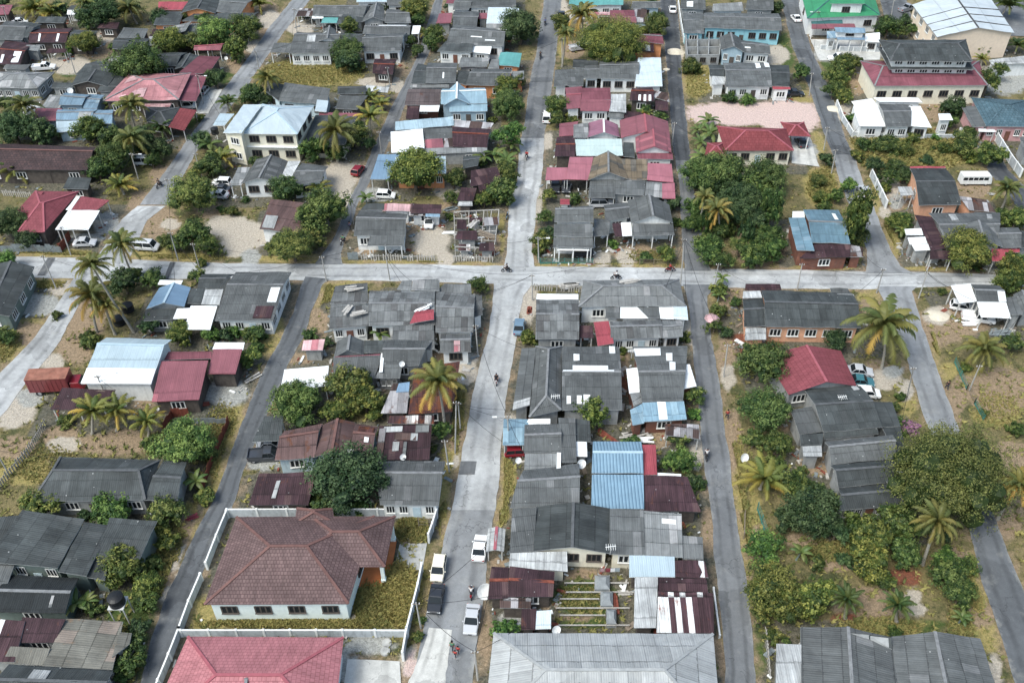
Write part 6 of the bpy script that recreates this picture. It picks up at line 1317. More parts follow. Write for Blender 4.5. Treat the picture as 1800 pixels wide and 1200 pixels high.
Fence('wall', '1035,900 1010,1050', 'white wall end beside the concrete forecourt', 1.7)
Fence('wire', '1112,175 1190,180', 'steel cage panel in the yard behind the brown roof', 1.8)
T(880, 880)
Fence('wire', '1600,250 1605,100', 'thin fence beside the long grey street at lower right')
Fence('low', '1400,590 1440,900', 'low kerb wall beside the rust striped roof', .5)
T(1320, 880)
Fence('green', '40,60 95,230', 'blue-green fence beside the young palm', 1.4)
Fence('wood', '85,860 105,1020 120,1190', 'rough post fence left of the double-gabled roof', 1.3)

# ================================================================ tanks, dishes, heaps, planks, small things
T(0, 0); Tank(1415, 862, 3.6, 'black water tank on the corner of the cream house', .7); Dish(1490, 385, .8, 'white satellite dish beside the open magenta carport'); Dish(462, 600, 3.2, 'white satellite dish beside the arched veranda house', .6)
T(440, 0); Tank(1125, 1003, 3.3, 'black water tank on the white roof edge', .75)
T(0, 280); Tank(840, 975, .6, 'black water tank in the shade of the palms, upper', .9); Tank(785, 1060, .1, 'black water tank in the shade of the palms, lower', .9)
T(0, 880); Tank(765, 650, 3.0, 'black water tank on a white concrete stand', .85, 1)
T(440, 880); Dish(1545, 592, 1.6, 'large white satellite dish beside the parked motorcycle', .95)
T(440, 560); Dish(658, 862, 3.9, 'small white dish on the brown metal roof'); Dish(1005, 910, 3.0, 'small white dish on the patchwork rusty roof'); Dish(998, 298, 3.6, 'small white dish on the grey gabled house')
T(880, 560); Dish(1605, 915, .5, 'white satellite dish on the verge of the long grey street', .6); Dish(115, 932, 2.4, 'white satellite dish below the blue awning'); Dish(530, 955, 2.7, 'white satellite dish beside the stepped grey roofs', .6)
T(880, 880); Dish(365, 848, 2.4, 'white satellite dish in front of the garden beds', .5)
MATN = N('sandheap'); pz = MATN.pos(); fz = MATN.rng(MATN.noise(pz, 1.5, 6, .7), .3, .7, .8, 1.15); MAT['sandheap'] = MATN.out(MATN.mix(1, (.62, .56, .45), MATN.xyz(fz, fz, fz), 'MULTIPLY'), .95)
T(880, 0); Sandpile(1150, 345, 120, 'large pale sand heap spilling on the dark street'); Sandpile(1095, 460, 46, 'small white sand heap on the dark street')
T(1320, 0); Sandpile(545, 720, 110, 'beige sand heap at the edge of the rightmost street', hh=.25)
T(1320, 280); Sandpile(1230, 1030, 140, 'round pale sand heap by the white carports', hh=.18)
T(880, 560)
Planks(890, 770, 12, 3.4, 'paleplank', 'stack of old pale boards in front of the blue corrugated roof', 0, 12); Planks(930, 805, 6, 2.6, 'W', 'pale sheets lying by the blue corrugated roof', .4, 5, 'sheet_pile', 'sheet pile'); Planks(700, 775, 5, 3.0, 'rustmetal', 'red and white boards leaning by the round tree', 0, -40)
Planks(760, 640, 9, 1.5, 'paleplank', 'heap of scrap boards beside the cross-hipped house', 0, 80)
T(440, 280)
Planks(1320, 330, 14, 2.2, 'zinc', 'heap of grey scrap metal behind the collapsed house', 0, 20, 'scrap_heap', 'scrap heap'); Planks(1440, 345, 10, 1.8, 'paleplank', 'pale scrap boards behind the collapsed house', 0, -15)
Planks(1470, 430, 8, 2.4, 'paleplank', 'broken pale rafters lying on the collapsed house', 2.6, 60, 'broken_rafters', 'rafters'); Planks(1560, 500, 10, 2.8, 'timber', 'broken brown rafters at the right of the collapsed house', 2.2, -30, 'broken_rafters', 'rafters'); Planks(1310, 490, 7, 2.0, 'W', 'white scrap sheets left of the collapsed house', 0, 0, 'sheet_pile', 'sheet pile')
Planks(640, 1000, 4, 2.2, 'paleplank', 'loose battens on the left of the broken roof', 3.9, 70); Planks(710, 1015, 5, 2.2, 'paleplank', 'loose battens in the middle of the broken roof', 4.0, 25); Planks(680, 850, 5, 2.4, 'paleplank', 'loose battens at the back of the broken roof', 4.0, 10); Planks(1140, 985, 6, 2.2, 'W', 'white battens beside the red sheet', 4.3, 35)
T(440, 560)
Planks(1400, 215, 8, 1.9, 'pk', 'pink boards stacked beside the broken roof', 0, 0); Planks(1310, 185, 8, 1.5, 'W', 'white boxes and sheets beside the broken roof', .5, 10, 'sheet_pile', 'sheet pile'); Planks(1240, 190, 6, 1.6, 'tank', 'dark tarpaulin heap beside the broken roof', .3, 0, 'tarpaulin_heap', 'tarpaulin'); Planks(1310, 1040 - 90, 1, 1, 'W', 'white board at the roadside verge', 0, 0)
T(880, 280)
Planks(455, 835, 10, 2.8, 'paleplank', 'heap of old timber behind the plain grey block', .2, 15); Planks(190, 1000, 8, 1.6, 'rustmetal', 'rusty scrap beside the light blue sedan', 0, 80, 'scrap_heap', 'scrap heap'); Planks(570, 1030, 10, 1.8, 'zinc', 'dark scrap between the grey block and the pale roof', 0, 40, 'scrap_heap', 'scrap heap')
Planks(850, 800, 5, 3.2, 'paleplank', 'loose battens on the back of the pale weathered roof', 4.2, 20)
T(1320, 280); Planks(1450, 1085, 6, 2.6, 'W', 'white boards lying below the white carports', .1, 5, 'sheet_pile', 'sheet pile'); Planks(1640, 1150, 12, 3, 'zinc', 'heap of mixed scrap below the white carports', 0, 10, 'scrap_heap', 'scrap heap'); Planks(1590, 235, 4, 1.8, 'paleplank', 'pale pallet beside the derelict minibus', 0, -15)
T(0, 880); Planks(1265, 108, 5, 1.3, 'rd', 'red plastic crates by the dark left street', .1, 30, 'crate_stack', 'crates')
T(0, 560); Planks(1450, 440, 8, 2.2, 'paleplank', 'old boards below the right magenta roof', 0, 0); Planks(1660, 395, 4, 2.4, 'paleplank', 'bent boards on the rough ground by the dark left street', 0, 50); Planks(1340, 570, 6, 1.8, 'rustmetal', 'rusty scrap at the corner of the magenta roof', 0, 10, 'scrap_heap', 'scrap heap')
# garden beds with covered frames
T(880, 880)
for i, (y, x0, x1) in enumerate(((540, 420, 845), (600, 430, 880), (645, 390, 650), (705, 365, 850), (752, 390, 690), (818, 380, 850))):
    a, b = W(x0, y, .5), W(x1, y, .5); root = empty('garden_beam', ((a.x + b.x) / 2, (a.y + b.y) / 2, 0)); tag(root, ['topmost', 'second', 'third', 'fourth', 'fifth', 'lowest'][i] + ' long pale beam over the garden beds', 'garden beam', 'beams over the garden beds')
    mb = MB(); mb.bar(a, b, .12, .12); mb.build('beam', 'paleplank', root)
    for q in (0, 1): mb = MB(); p_ = a.lerp(b, q); mb.bar((p_.x, p_.y, 0), p_, .1, .1); mb.build('post', 'timber', root)
for i, (x0, y0, x1, y1) in enumerate(((617, 610, 717, 515), (655, 718, 738, 622), (694, 836, 760, 738))):
    a, b, c_, d_ = W(x0, y0), W(x1, y0), W(x1, y1), W(x0, y1); m_ = (a + b + c_ + d_) / 4; root = empty('covered_cage', m_); tag(root, ['topmost', 'middle', 'lowest'][i] + ' grey tarpaulin covered cage in the garden beds', 'covered cage', 'covered cages')
    mb = MB(); sh = lambda p, f, z: m_ + (p - m_) * f + Vector((0, 0, z)); mb.hexa([sh(p, 1, 0) for p in (a, b, c_, d_)], [sh(p, .92, .8) for p in (a, b, c_, d_)]); mb.hexa([sh(p, .97, .8) for p in (a, b, c_, d_)], [sh(p, .45, 1.15) for p in (a, b, c_, d_)]); mb.build('tarpaulin', 'tarp', root)
    mb = MB()
    for p in (a, b, c_, d_): mb.bar(sh(p, 1.02, 0), sh(p, .96, .82), .06, .06)
    mb.build('frame', 'paleplank', root)
Planks(820, 610, 5, 1.4, 'paleplank', 'pale boards right of the covered cages', 0, 0); Planks(760, 680, 3, 2.4, 'rustmetal', 'rusty upright sheet beside the covered cages', .2, 90, 'scrap_sheet', 'scrap sheet')
# washing line with laundry
a, b = W(640, 445, 1.7), W(838, 440, 1.7); root = empty('washing_line', ((a.x + b.x) / 2, (a.y + b.y) / 2, 0)); tag(root, 'washing line in front of the curtained wall', 'washing line')
mb = MB(); mb.bar(a, b, .02, .02); mb.build('line', 'cable', root)
for q in (0, 1): mb = MB(); p_ = a.lerp(b, q); mb.bar((p_.x, p_.y, 0), p_ + Vector((0, 0, .1)), .07, .07); mb.build('post', 'timber', root)
for i, (f, m_) in enumerate(((.15, 'pk'), (.35, 'rd'), (.5, 'W'), (.66, 'pb'))):
    p_ = a.lerp(b, f); mb = MB(); mb.box(p_ - Vector((0, 0, .35)), (.55, .03, .7)); o = mb.build('laundry', m_); tag(o, ['pink', 'red', 'white', 'pale blue'][i] + ' cloth hanging on the washing line', 'laundry', 'laundry on the line')
# concrete rings and slabs by the pink roof
T(440, 880)
for i, (x, y) in enumerate(((900, 942), (890, 995))):
    c = W(x, y); mb = MB(); mb.tube([c, c + Vector((0, 0, .25))], .52, 20); mb.tube([c + Vector((0, 0, .25)), c + Vector((0, 0, .3))], .42, 20); o = mb.build('manhole_ring', 'concrete'); tag(o, ['upper', 'lower'][i] + ' round concrete cover beside the white wall', 'concrete cover', 'round concrete covers')
def slab(pts, z0, z1, name, mat, label, cat):
    P = [W(*p) for p in pts]; mb = MB(); mb.hexa([(p.x, p.y, z0) for p in P], [(p.x, p.y, z1) for p in P]); o = mb.build(name, mat); tag(o, label, cat); return o
slab([(640, 570), (885, 565), (912, 400), (690, 400)], .0, .18, 'porch_floor', 'terracotta', 'terracotta porch floor under the brown tiled roof', 'porch floor')
slab([(885, 470), (930, 470), (965, 270), (925, 275)], .0, .2, 'side_terrace', 'terracotta', 'narrow terracotta terrace beside the brown tiled roof', 'terrace')
slab([(945, 455), (1135, 455), (1165, 280), (985, 285)], .0, .07, 'broken_slab', 'concrete', 'broken pale concrete slab inside the gate', 'concrete slab')
for i, (x, y) in enumerate(((882, 530), (945, 262))):
    p_ = W(x, y); mb = MB(); mb.box(p_ + Vector((0, 0, 1.7)), (.4, .4, 3.4)); mb.box(p_ + Vector((0, 0, .3)), (.55, .55, .6)); o = mb.build('porch_column', 'M'); tag(o, ['front', 'rear'][i] + ' mint column carrying the brown tiled roof', 'column')
# roofless brick shell with cells
T(880, 0)
P4 = [W(x, y) for x, y in ((1222, 430), (1432, 428), (1445, 275), (1212, 275))]; root = empty('unfinished_building', sum(P4, Vector()) / 4); tag(root, 'roofless unfinished grey building of open cells beside the dark street', 'unfinished building')
bl2 = lambda u, v: (P4[0] * (1 - u) + P4[1] * u) * (1 - v) + (P4[3] * (1 - u) + P4[2] * u) * v
for ax in (0, 1):
    for q in (0, .33, .66, 1):
        mb = MB(); a, b = (bl2(q, 0), bl2(q, 1)) if ax == 0 else (bl2(0, q), bl2(1, q)); mb.bar(a + Vector((0, 0, 1.1)), b + Vector((0, 0, 1.1)), .15, 2.2); mb.bar(a + Vector((0, 0, 2.28)), b + Vector((0, 0, 2.28)), .19, .14); mb.build('wall', 'G', root)
for u in (.17, .5, .83): p_ = bl2(u, 0); wo = inst(WIN['framed'], 'window', root, p_ + Vector((0, -.1, 1.2)) - root.location, (0, 0, 0), (1.2, 1, 1)); inst(PANE, 'pane', wo)
# timber skeleton of the collapsed house
T(440, 280)
P4 = [W(x, y, 0) for x, y in ((1352, 640), (1610, 640), (1640, 400), (1345, 410))]; root = empty('timber_frame', sum(P4, Vector()) / 4); tag(root, 'bare pale timber skeleton standing over the collapsed house', 'timber frame')
for u in np.linspace(0, 1, 5):
    for v in np.linspace(0, 1, 4): p_ = bl2(u, v); mb = MB(); mb.bar(p_, p_ + Vector((0, 0, 1.9)), .11, .11); mb.build('post', 'paleplank', root)
for v in np.linspace(0, 1, 6): mb = MB(); mb.bar(bl2(0, v) + Vector((0, 0, 1.95)), bl2(1, v) + Vector((0, 0, 1.95 + random.uniform(-.6, .2))), .13, .13); mb.build('beam', 'paleplank', root)
for u in np.linspace(0, 1, 7): mb = MB(); mb.bar(bl2(u, random.uniform(0, .3)) + Vector((0, 0, 2.05)), bl2(u, 1) + Vector((0, 0, 2.05 + random.uniform(-.9, .3))), .1, .1); mb.build('rafter', 'paleplank', root)
# little kennel, pink parasol
T(880, 280)
H('tiny red roofed kennel by the centre street', 'W', 's rd 1.2 .2 392,300 455,300 455,262 392,262', 'kennel', 'kennel', None)
p_ = W(1395, 1040, 2.2); root = empty('parasol', (p_.x, p_.y, 0)); tag(root, 'pink parasol stall beside the long grey street', 'parasol')
mb = MB(); mb.tube([(p_.x, p_.y, 0), (p_.x, p_.y, 2.5)], .04, 6); mb.build('pole', 'post', root); mb = MB()
rg = [[Vector((p_.x + r_ * math.cos(k * .7854), p_.y + r_ * math.sin(k * .7854), z)) for k in range(8)] for r_, z in ((1.15, 1.95), (.7, 2.3), (.08, 2.5))]
for i in range(2):
    for k in range(8): mb.face([rg[i][k], rg[i][(k + 1) % 8], rg[i + 1][(k + 1) % 8], rg[i + 1][k]])
mb.build('canopy', 'pk', root)
# tv aerials on roofs
for i, (tt, x, y, z, lb) in enumerate((((880, 560), 360, 525, 4.2, 'tv aerial on the cross-hipped grey roof'), ((1320, 560), 600, 530, 4.4, 'white tv aerial on the dark grey roof chain'), ((880, 880), 725, 318, 4.2, 'white tv aerial over the curtained wall'), ((880, 560), 865, 225, 4.0, 'tv aerial left of the roof with blue lean-tos'))):
    T(*tt); p_ = W(x, y, z); root = empty('tv_aerial', (p_.x, p_.y, z - 1)); tag(root, lb, 'aerial', 'tv aerials on roofs'); mb = MB(); mb.bar(p_ - Vector((0, 0, 1)), p_ + Vector((0, 0, .4)), .06, .06); mb.build('mast', 'post', root); mb = MB(); mb.bar(p_ + Vector((-.6, 0, .35)), p_ + Vector((.6, .2, .35)), .06, .06)
    for q in range(5): c = p_ + Vector((-.5 + q * .25, -.5 + .0 * q + .53, .35)); mb.bar(c - Vector((0, .4, 0)), c + Vector((0, .4, 0)), .04, .04)
    mb.build('elements', 'postw', root)

# drop cables from the poles to the nearest houses
random.seed(5)
for tp_ in list(POLES):
    near = sorted(FOOT, key=lambda q: math.hypot(sum(p[0] for p in q) / 4 - tp_.x, sum(p[1] for p in q) / 4 - tp_.y))[:8]
    for q in random.sample(near, 2):
        c_ = min(q, key=lambda p: math.hypot(p[0] - tp_.x, p[1] - tp_.y)); Cable(tp_ - Vector((0, 0, .2)), Vector((c_[0], c_[1], 3.1)), .35)

# ================================================================ ground: one sheet to the horizon with areas of sand, soil, grass
T(0, 0); G('sand', '450,430,140,60 700,230,60,50 1380,660,80,90 1680,310,70,40 1780,130,80,60'); G('dirt', '1080,1150,90,60 640,330,100,60 1570,400,70,90 1760,200,50,90'); G('green', '1500,520,60,40 450,470,60,40 1300,820,80,40')
T(440, 0); G('sand', '600,1130,130,60 330,190,90,40 830,540,130,30 960,560,50,50'); G('dirt', '120,100,70,90 980,450,40,80'); G('dry', '400,480,330,90')
T(880, 0); G('sand', '390,50,50,60 440,110,70,40 1150,350,60,60 310,930,30,60'); G('dirt', '620,170,80,40 480,330,70,60 700,130,60,40'); G('dry', '1290,530,110,110 450,330,80,60'); G('pink', '1560,750,340,75 1900,790,190,100')
T(1320, 0); G('sand', '1560,500,160,60 160,365,90,60 560,740,70,60 610,700,50,50'); G('dirt', '680,530,120,90 1190,740,90,70'); G('dry', '1050,980,420,140 430,960,60,90 350,640,110,40'); G('green', '560,480,110,160 240,330,60,120'); G('pink', '200,740,260,70'); G('conc', '1690,520,160,100 640,360,220,60 350,1010,90,80')
T(0, 280); G('sand', '1500,440,150,70 1560,560,110,80 1440,180,80,60 1120,430,60,40 500,900,30,100 400,850,80,50'); G('dirt', '1060,430,120,110 560,1080,130,110 180,1150,110,80 930,300,90,90 620,960,120,90 1380,330,90,60'); G('dry', '350,620,260,30 330,810,140,40 1100,650,330,30 980,600,140,50 190,1120,140,70'); G('conc', '700,420,80,70 560,520,120,30 250,960,150,70')
T(440, 280); G('sand', '1190,540,120,100 560,150,130,120 640,270,60,40 1280,660,60,50 1290,190,90,60 0,500,120,90'); G('dirt', '1140,490,140,140 760,600,70,30 1040,1060,60,40 450,1050,60,60 1580,560,60,90 1340,310,110,30'); G('dry', '300,655,330,25 950,685,340,20 1480,690,200,15 420,890,70,80 640,805,150,30 1650,500,40,120'); G('conc', '820,235,150,45 0,650,60,60')
T(880, 280); G('sand', '670,660,60,50 240,250,40,150 180,950,60,130 1240,1120,40,60 830,650,60,60'); G('dirt', '880,620,140,60 1700,600,160,110 1520,900,90,80 1660,450,100,100'); G('dry', '450,700,240,20 980,700,220,20 1470,880,100,70'); G('red', '1650,1180,110,50')
T(1320, 280); G('sand', '1230,1030,90,60 930,170,50,80 880,350,40,40'); G('dirt', '960,260,90,80 1400,1050,180,110 1450,200,130,60 1250,1110,180,110 780,980,70,60'); G('dry', '820,300,30,150 920,560,60,130 1180,725,230,15 780,900,80,60 480,710,230,20 470,170,120,130 700,620,40,80'); G('conc', '960,280,50,50 1600,720,60,30')
T(0, 560); G('sand', '130,590,110,100 340,290,80,60 70,660,80,70 420,830,110,50'); G('dirt', '500,190,110,110 750,830,280,70 830,800,120,80 100,850,130,80 400,780,120,80 950,560,70,40 700,540,130,40'); G('conc', '1500,490,140,90 200,520,90,60'); G('dry', '120,160,130,120 60,950,110,130 1560,800,60,260 1430,1050,60,150 200,1000,120,100 600,160,90,60')
T(440, 560); G('sand', '1420,350,70,90 1440,270,60,40 1370,940,20,60 1690,700,25,60'); G('dirt', '330,260,90,40 440,90,60,80 1290,260,120,40 1330,760,60,120'); G('dry', '150,560,50,60 1390,640,60,180 1330,900,60,130 1680,1000,40,150 1270,1120,50,120 140,110,90,160'); G('conc', '90,950,110,50')
T(880, 560); G('sand', '1500,390,50,80 1250,130,30,50 60,760,40,150 1300,880,40,120'); G('dirt', '1490,250,60,120 1050,800,70,60 810,260,30,110 1530,800,60,200'); G('dry', '40,1050,50,150 1560,1050,60,170 1500,720,40,120'); G('red', '820,430,30,80 1700,200,120,60')
T(1320, 560); G('sand', '880,400,110,70 1020,470,50,70'); G('dirt', '830,320,90,50 1380,480,60,110 1640,480,200,160 1700,900,160,90 430,960,120,70 200,680,60,90 1340,560,60,80'); G('dry', '1180,250,60,150 1300,350,60,60 1030,560,70,80 1600,640,150,60 1560,330,160,60'); G('red', '60,160,160,40'); G('conc', '930,350,70,40')
T(0, 880); G('sand', '1170,380,30,200 1100,640,25,90'); G('dirt', '1140,560,50,130 1200,170,60,110'); G('dry', '1250,130,60,120 1330,740,90,110 1550,820,220,30'); G('green', '940,900,90,300 820,720,120,120')
T(440, 880); G('dirt', '1540,900,40,220 1060,1110,50,80 1640,420,50,50'); G('dry', '900,620,220,190 1060,190,110,90 400,810,640,35 1290,150,50,160 1650,80,40,90 1170,600,30,160'); G('sand', '1050,1050,60,90 760,920,90,30 700,750,40,30'); G('conc', '790,950,180,60 620,1100,50,100'); G('pink', '1070,1080,40,90')
T(880, 880); G('green', '560,640,200,120 560,800,200,40'); G('dirt', '560,480,140,35 500,760,120,30 1440,1000,30,180 1370,200,40,160 300,670,40,90'); G('conc', '60,790,80,70'); G('dry', '1590,220,60,260 1450,980,25,150')
T(1320, 880); G('dirt', '800,680,260,110 350,260,130,50 1320,360,110,60 1500,760,100,70 60,260,50,120 560,400,160,60 1700,100,90,150'); G('sand', '1060,640,60,60 1080,720,70,40 1600,1120,60,110'); G('red', '1000,500,130,60 620,770,80,30'); G('dry', '1500,560,90,140 1560,900,90,110 900,830,260,50 1430,420,110,90 30,120,50,200'); G('green', '1100,830,200,40 40,1000,60,160')
# more shrubs growing against the houses
def inside(p, q):
    sg = 0
    for i in range(4):
        a, b = q[i], q[(i + 1) % 4]; cr_ = (b[0] - a[0]) * (p[1] - a[1]) - (b[1] - a[1]) * (p[0] - a[0])
        if cr_ < 0: return False
    return True
RS = [(x0 + (x1 - x0) * t_, y0 + (y1 - y0) * t_) for x0, y0, x1, y1 in ROADSEG[::2] for t_ in (0, .25, .5, .75, 1)]; RS = np.array(RS)
VL = [o.location.copy() for o in COL.objects if o.get('category') in ('car', 'motorcycle', 'pickup truck', 'lorry', 'person', 'minibus')]
nb_ = 0; T(0, 0)
while nb_ < 60:
    q = random.choice(FOOT); k_ = random.randrange(4); t_ = random.random(); a, b = q[k_], q[(k_ + 1) % 4]; cx_, cy_ = sum(p[0] for p in q) / 4, sum(p[1] for p in q) / 4
    x_, y_ = a[0] + (b[0] - a[0]) * t_, a[1] + (b[1] - a[1]) * t_; d_ = math.hypot(x_ - cx_, y_ - cy_); f_ = 1 + random.uniform(.8, 2.2) / d_; x_, y_ = cx_ + (x_ - cx_) * f_, cy_ + (y_ - cy_) * f_
    if any(inside((x_, y_), h_) for h_ in FOOT) or np.min(np.hypot(RS[:, 0] - x_, RS[:, 1] - y_)) < 1.6: continue
    px, py = proj((x_, y_, .6))
    if not (0 < px < 1800 and 0 < py < 1200): continue
    if any(((px - e[1]) / e[3]) ** 2 + ((py - e[2]) / e[4]) ** 2 < 1.3 for e in PATCHES if e[0] in ('sand', 'conc', 'pink')) or any(math.hypot(v_.x - x_, v_.y - y_) < 3.4 for v_ in VL): continue
    nb_ += 1; Tr(f"{px * 3.75:.0f},{py * 3.75:.0f},{random.uniform(1.3, 3.0) * pxm(py) * 3.75:.0f}{random.choice('gdygol')},B")
CH = ['sand', 'dirt', 'conc', 'pink', 'red', 'dry', 'green']
xs = np.concatenate([[-1500, -800, -400, -240], np.arange(-170, 170.1, .9), [240, 400, 800, 1500]])
ys = np.concatenate([[-900, -300, 0, 25], np.arange(42, 262, .9), [300, 400, 600, 1000, 1800]])
X, Y = np.meshgrid(xs, ys); nx, ny = len(xs), len(ys)
dpt = Y * CP + HC * SP; ok = dpt > 5; dpt = np.where(ok, dpt, 5)
PX = CX + F * X / dpt; PY = CY - F * (Y * SP - HC * CP) / dpt
wts = {c: np.zeros_like(X) for c in CH}
for c, x, y, rx, ry in PATCHES:
    d = np.sqrt(((PX - x) / rx) ** 2 + ((PY - y) / ry) ** 2); wts[c] = np.maximum(wts[c], np.clip((1.35 - d) / .6, 0, 1))
rd = np.zeros_like(X)
seg = np.array(ROADSEG)
for ax, ay, bx, by in seg[::2]:
    mx, my, hl = (ax + bx) / 2, (ay + by) / 2, math.hypot(bx - ax, by - ay) / 2
    i0, i1 = np.searchsorted(xs, mx - hl - 3), np.searchsorted(xs, mx + hl + 3); j0, j1 = np.searchsorted(ys, my - hl - 3), np.searchsorted(ys, my + hl + 3)
    if i1 <= i0 or j1 <= j0: continue
    # distance to the cross segment
    sx, sy = X[j0:j1, i0:i1], Y[j0:j1, i0:i1]; ux, uy = (bx - ax) / (2 * hl), (by - ay) / (2 * hl)
    tt = np.clip((sx - ax) * ux + (sy - ay) * uy, 0, 2 * hl); d = np.hypot(sx - ax - tt * ux, sy - ay - tt * uy)
    rd[j0:j1, i0:i1] = np.maximum(rd[j0:j1, i0:i1], np.clip(1 - d / 2.2, 0, 1))
wts['dirt'] = np.maximum(wts['dirt'], rd * .62)
# worn yards close to the houses
yard = np.zeros_like(X)
for q in FOOT:
    qx = [p[0] for p in q]; qy = [p[1] for p in q]; i0, i1 = np.searchsorted(xs, min(qx) - 2.5), np.searchsorted(xs, max(qx) + 2.5); j0, j1 = np.searchsorted(ys, min(qy) - 2.5), np.searchsorted(ys, max(qy) + 2.5)
    yard[j0:j1, i0:i1] = 1
gm = bpy.data.meshes.new('ground')
Z = np.zeros_like(X)
V = np.stack([X.ravel(), Y.ravel(), Z.ravel()], 1); ii = (np.arange(ny - 1)[:, None] * nx + np.arange(nx - 1)[None]).ravel(); FA = np.stack([ii, ii + 1, ii + nx + 1, ii + nx], 1)
gm.vertices.add(len(V)); gm.vertices.foreach_set('co', V.astype(np.float32).ravel()); gm.loops.add(FA.size); gm.loops.foreach_set('vertex_index', FA.astype(np.int32).ravel())
gm.polygons.add(len(FA)); gm.polygons.foreach_set('loop_start', np.arange(0, FA.size, 4, dtype=np.int32)); gm.update(calc_edges=True)
for nm, cs in (('w1', ('sand', 'dirt', 'conc')), ('w2', ('pink', 'red', 'dry')), ('w3', ('green', None, None))):
    a = gm.color_attributes.new(nm, 'FLOAT_COLOR', 'POINT'); arr = np.ones((len(V), 4), np.float32)
    for i, c in enumerate(cs): arr[:, i] = wts[c].ravel() if c else (yard.ravel() if i == 1 else 0)
    a.data.foreach_set('color', arr.ravel())
n = N('ground_mat'); p = n.pos()
n1 = n.noise(p, .45, 8, .72); n2 = n.noise(p, 2.2, 6, .7); n3 = n.noise(p, .09, 5, .6); n4 = n.noise(p, 7, 4, .7)
def chan(at, i):
    A = n.nd('ShaderNodeAttribute', attribute_name=at); q = n.nd('ShaderNodeSeparateColor'); n.l(A.outputs['Color'], q.inputs[0]); return q.outputs[i]
def msk(wt, ns, soft=.2):   # weight broken up by noise
    s_ = n.math('ADD', wt, n.math('MULTIPLY', n.math('SUBTRACT', ns, .5), 1.5)); return n.rng(s_, .5 - soft, .5 + soft)
col = n.mix(n.rng(n3, .4, .6), (.068, .076, .032), (.175, .15, .066))
col = n.mix(n.rng(n1, .42, .62), col, (.225, .18, .09))
col = n.mix(n.rng(n2, .52, .68), col, (.036, .046, .018))
col = n.mix(n.math('MULTIPLY', msk(chan('w3', 1), n1), .75), col, n.mix(n.rng(n2, .4, .6), (.15, .142, .122), (.062, .062, .054)))
col = n.mix(msk(chan('w3', 0), n1), col, n.mix(n.rng(n2, .4, .6), (.05, .085, .022), (.09, .115, .035)))
col = n.mix(msk(chan('w2', 2), n1), col, n.mix(n.rng(n2, .38, .62), (.36, .285, .115), (.22, .195, .07)))
col = n.mix(msk(chan('w1', 1), n1), col, n.mix(n.rng(n2, .38, .62), (.34, .25, .165), (.22, .165, .105)))
col = n.mix(msk(chan('w2', 1), n1), col, n.mix(n.rng(n2, .38, .62), (.24, .085, .05), (.15, .07, .045)))
col = n.mix(msk(chan('w1', 0), n1), col, n.mix(n.rng(n2, .38, .65), (.48, .425, .35), (.38, .335, .275)))
col = n.mix(msk(chan('w1', 2), n1), col, n.mix(n.rng(n2, .38, .62), (.40, .40, .37), (.27, .27, .25)))
col = n.mix(msk(chan('w2', 0), n1), col, n.mix(n.rng(n2, .36, .62), (.62, .485, .44), (.53, .395, .35)))
f = n.math('MULTIPLY', n.rng(n4, .3, .7, .68, 1.32), n.rng(n.noise(p, 3.1, 6, .75), .3, .7, .75, 1.25)); col = n.mix(1, col, n.xyz(f, f, f), 'MULTIPLY')
# scattered pale litter specks
vo = n.nd('ShaderNodeTexVoronoi'); vo.inputs['Scale'].default_value = 1.3; n.l(p, vo.inputs['Vector'])
sp = n.math('MULTIPLY', n.math('LESS_THAN', vo.outputs[0], .07), n.math('GREATER_THAN', n1, .6)); col = n.mix(n.math('MULTIPLY', sp, .5), col, (.42, .40, .36))
n.bump(n.math('ADD', n2, n.math('MULTIPLY', n4, .4)), .8, .25)
gm.materials.append(n.out(col, .95))
gnd = bpy.data.objects.new('ground', gm); COL.objects.link(gnd); tag(gnd, 'grassy and sandy earth under the whole village', 'ground', kind='structure')

OCC = set()
for ax, ay, bx, by in ROADSEG:
    L_ = math.hypot(bx - ax, by - ay)
    for i in range(int(L_ * 3) + 1):
        t_ = i / max(1, int(L_ * 3)); cx_, cy_ = int((ax + (bx - ax) * t_) * 2), int((ay + (by - ay) * t_) * 2)
        for dx_ in (-1, 0, 1):
            for dy_ in (-1, 0, 1): OCC.add((cx_ + dx_, cy_ + dy_))
# tall grass in the overgrown lots
T(440, 880); Grass(790, 700, 110, 150, 1300, .35, .6, 'brownish grass in the left of the walled yard'); Grass(985, 620, 125, 190, 2000, .75, .75, 'tall yellow grass in the right of the walled yard'); Grass(1065, 190, 105, 85, 700, .35, .6, 'tall green-brown grass by the upper gate'); Grass(330, 812, 640, 30, 1500, .6, .45, 'dry grass strip along the long white wall'); Grass(1290, 160, 40, 140, 450, .5, .3, 'short yellow grass on the verge beside the gate'); Grass(1655, 60, 38, 90, 350, .5, .3, 'short yellow grass verge above the roadside stall')
T(1320, 0); Grass(1030, 990, 400, 130, 3800, .5, .9, 'tall dry grass filling the overgrown lot at right'); Grass(560, 560, 90, 120, 700, .2, .7, 'green undergrowth beside the tiered hall')
T(440, 0); Grass(400, 480, 330, 85, 2600, .6, .5, 'dry yellow grass in the open field')
T(880, 0); Grass(1290, 540, 100, 100, 700, .5, .4, 'thin grass on the small lot by the dark street')
T(1320, 880); Grass(1500, 560, 80, 150, 1200, .5, .5, 'yellow grass beside the dark lower right street'); Grass(860, 830, 260, 60, 900, .4, .4, 'low weeds above the double-gabled roof'); Grass(560, 330, 200, 70, 900, .25, .5, 'undergrowth below the dark trees at lower right'); Grass(1380, 830, 90, 150, 600, .35, .4, 'weeds beside the lower right street bend')
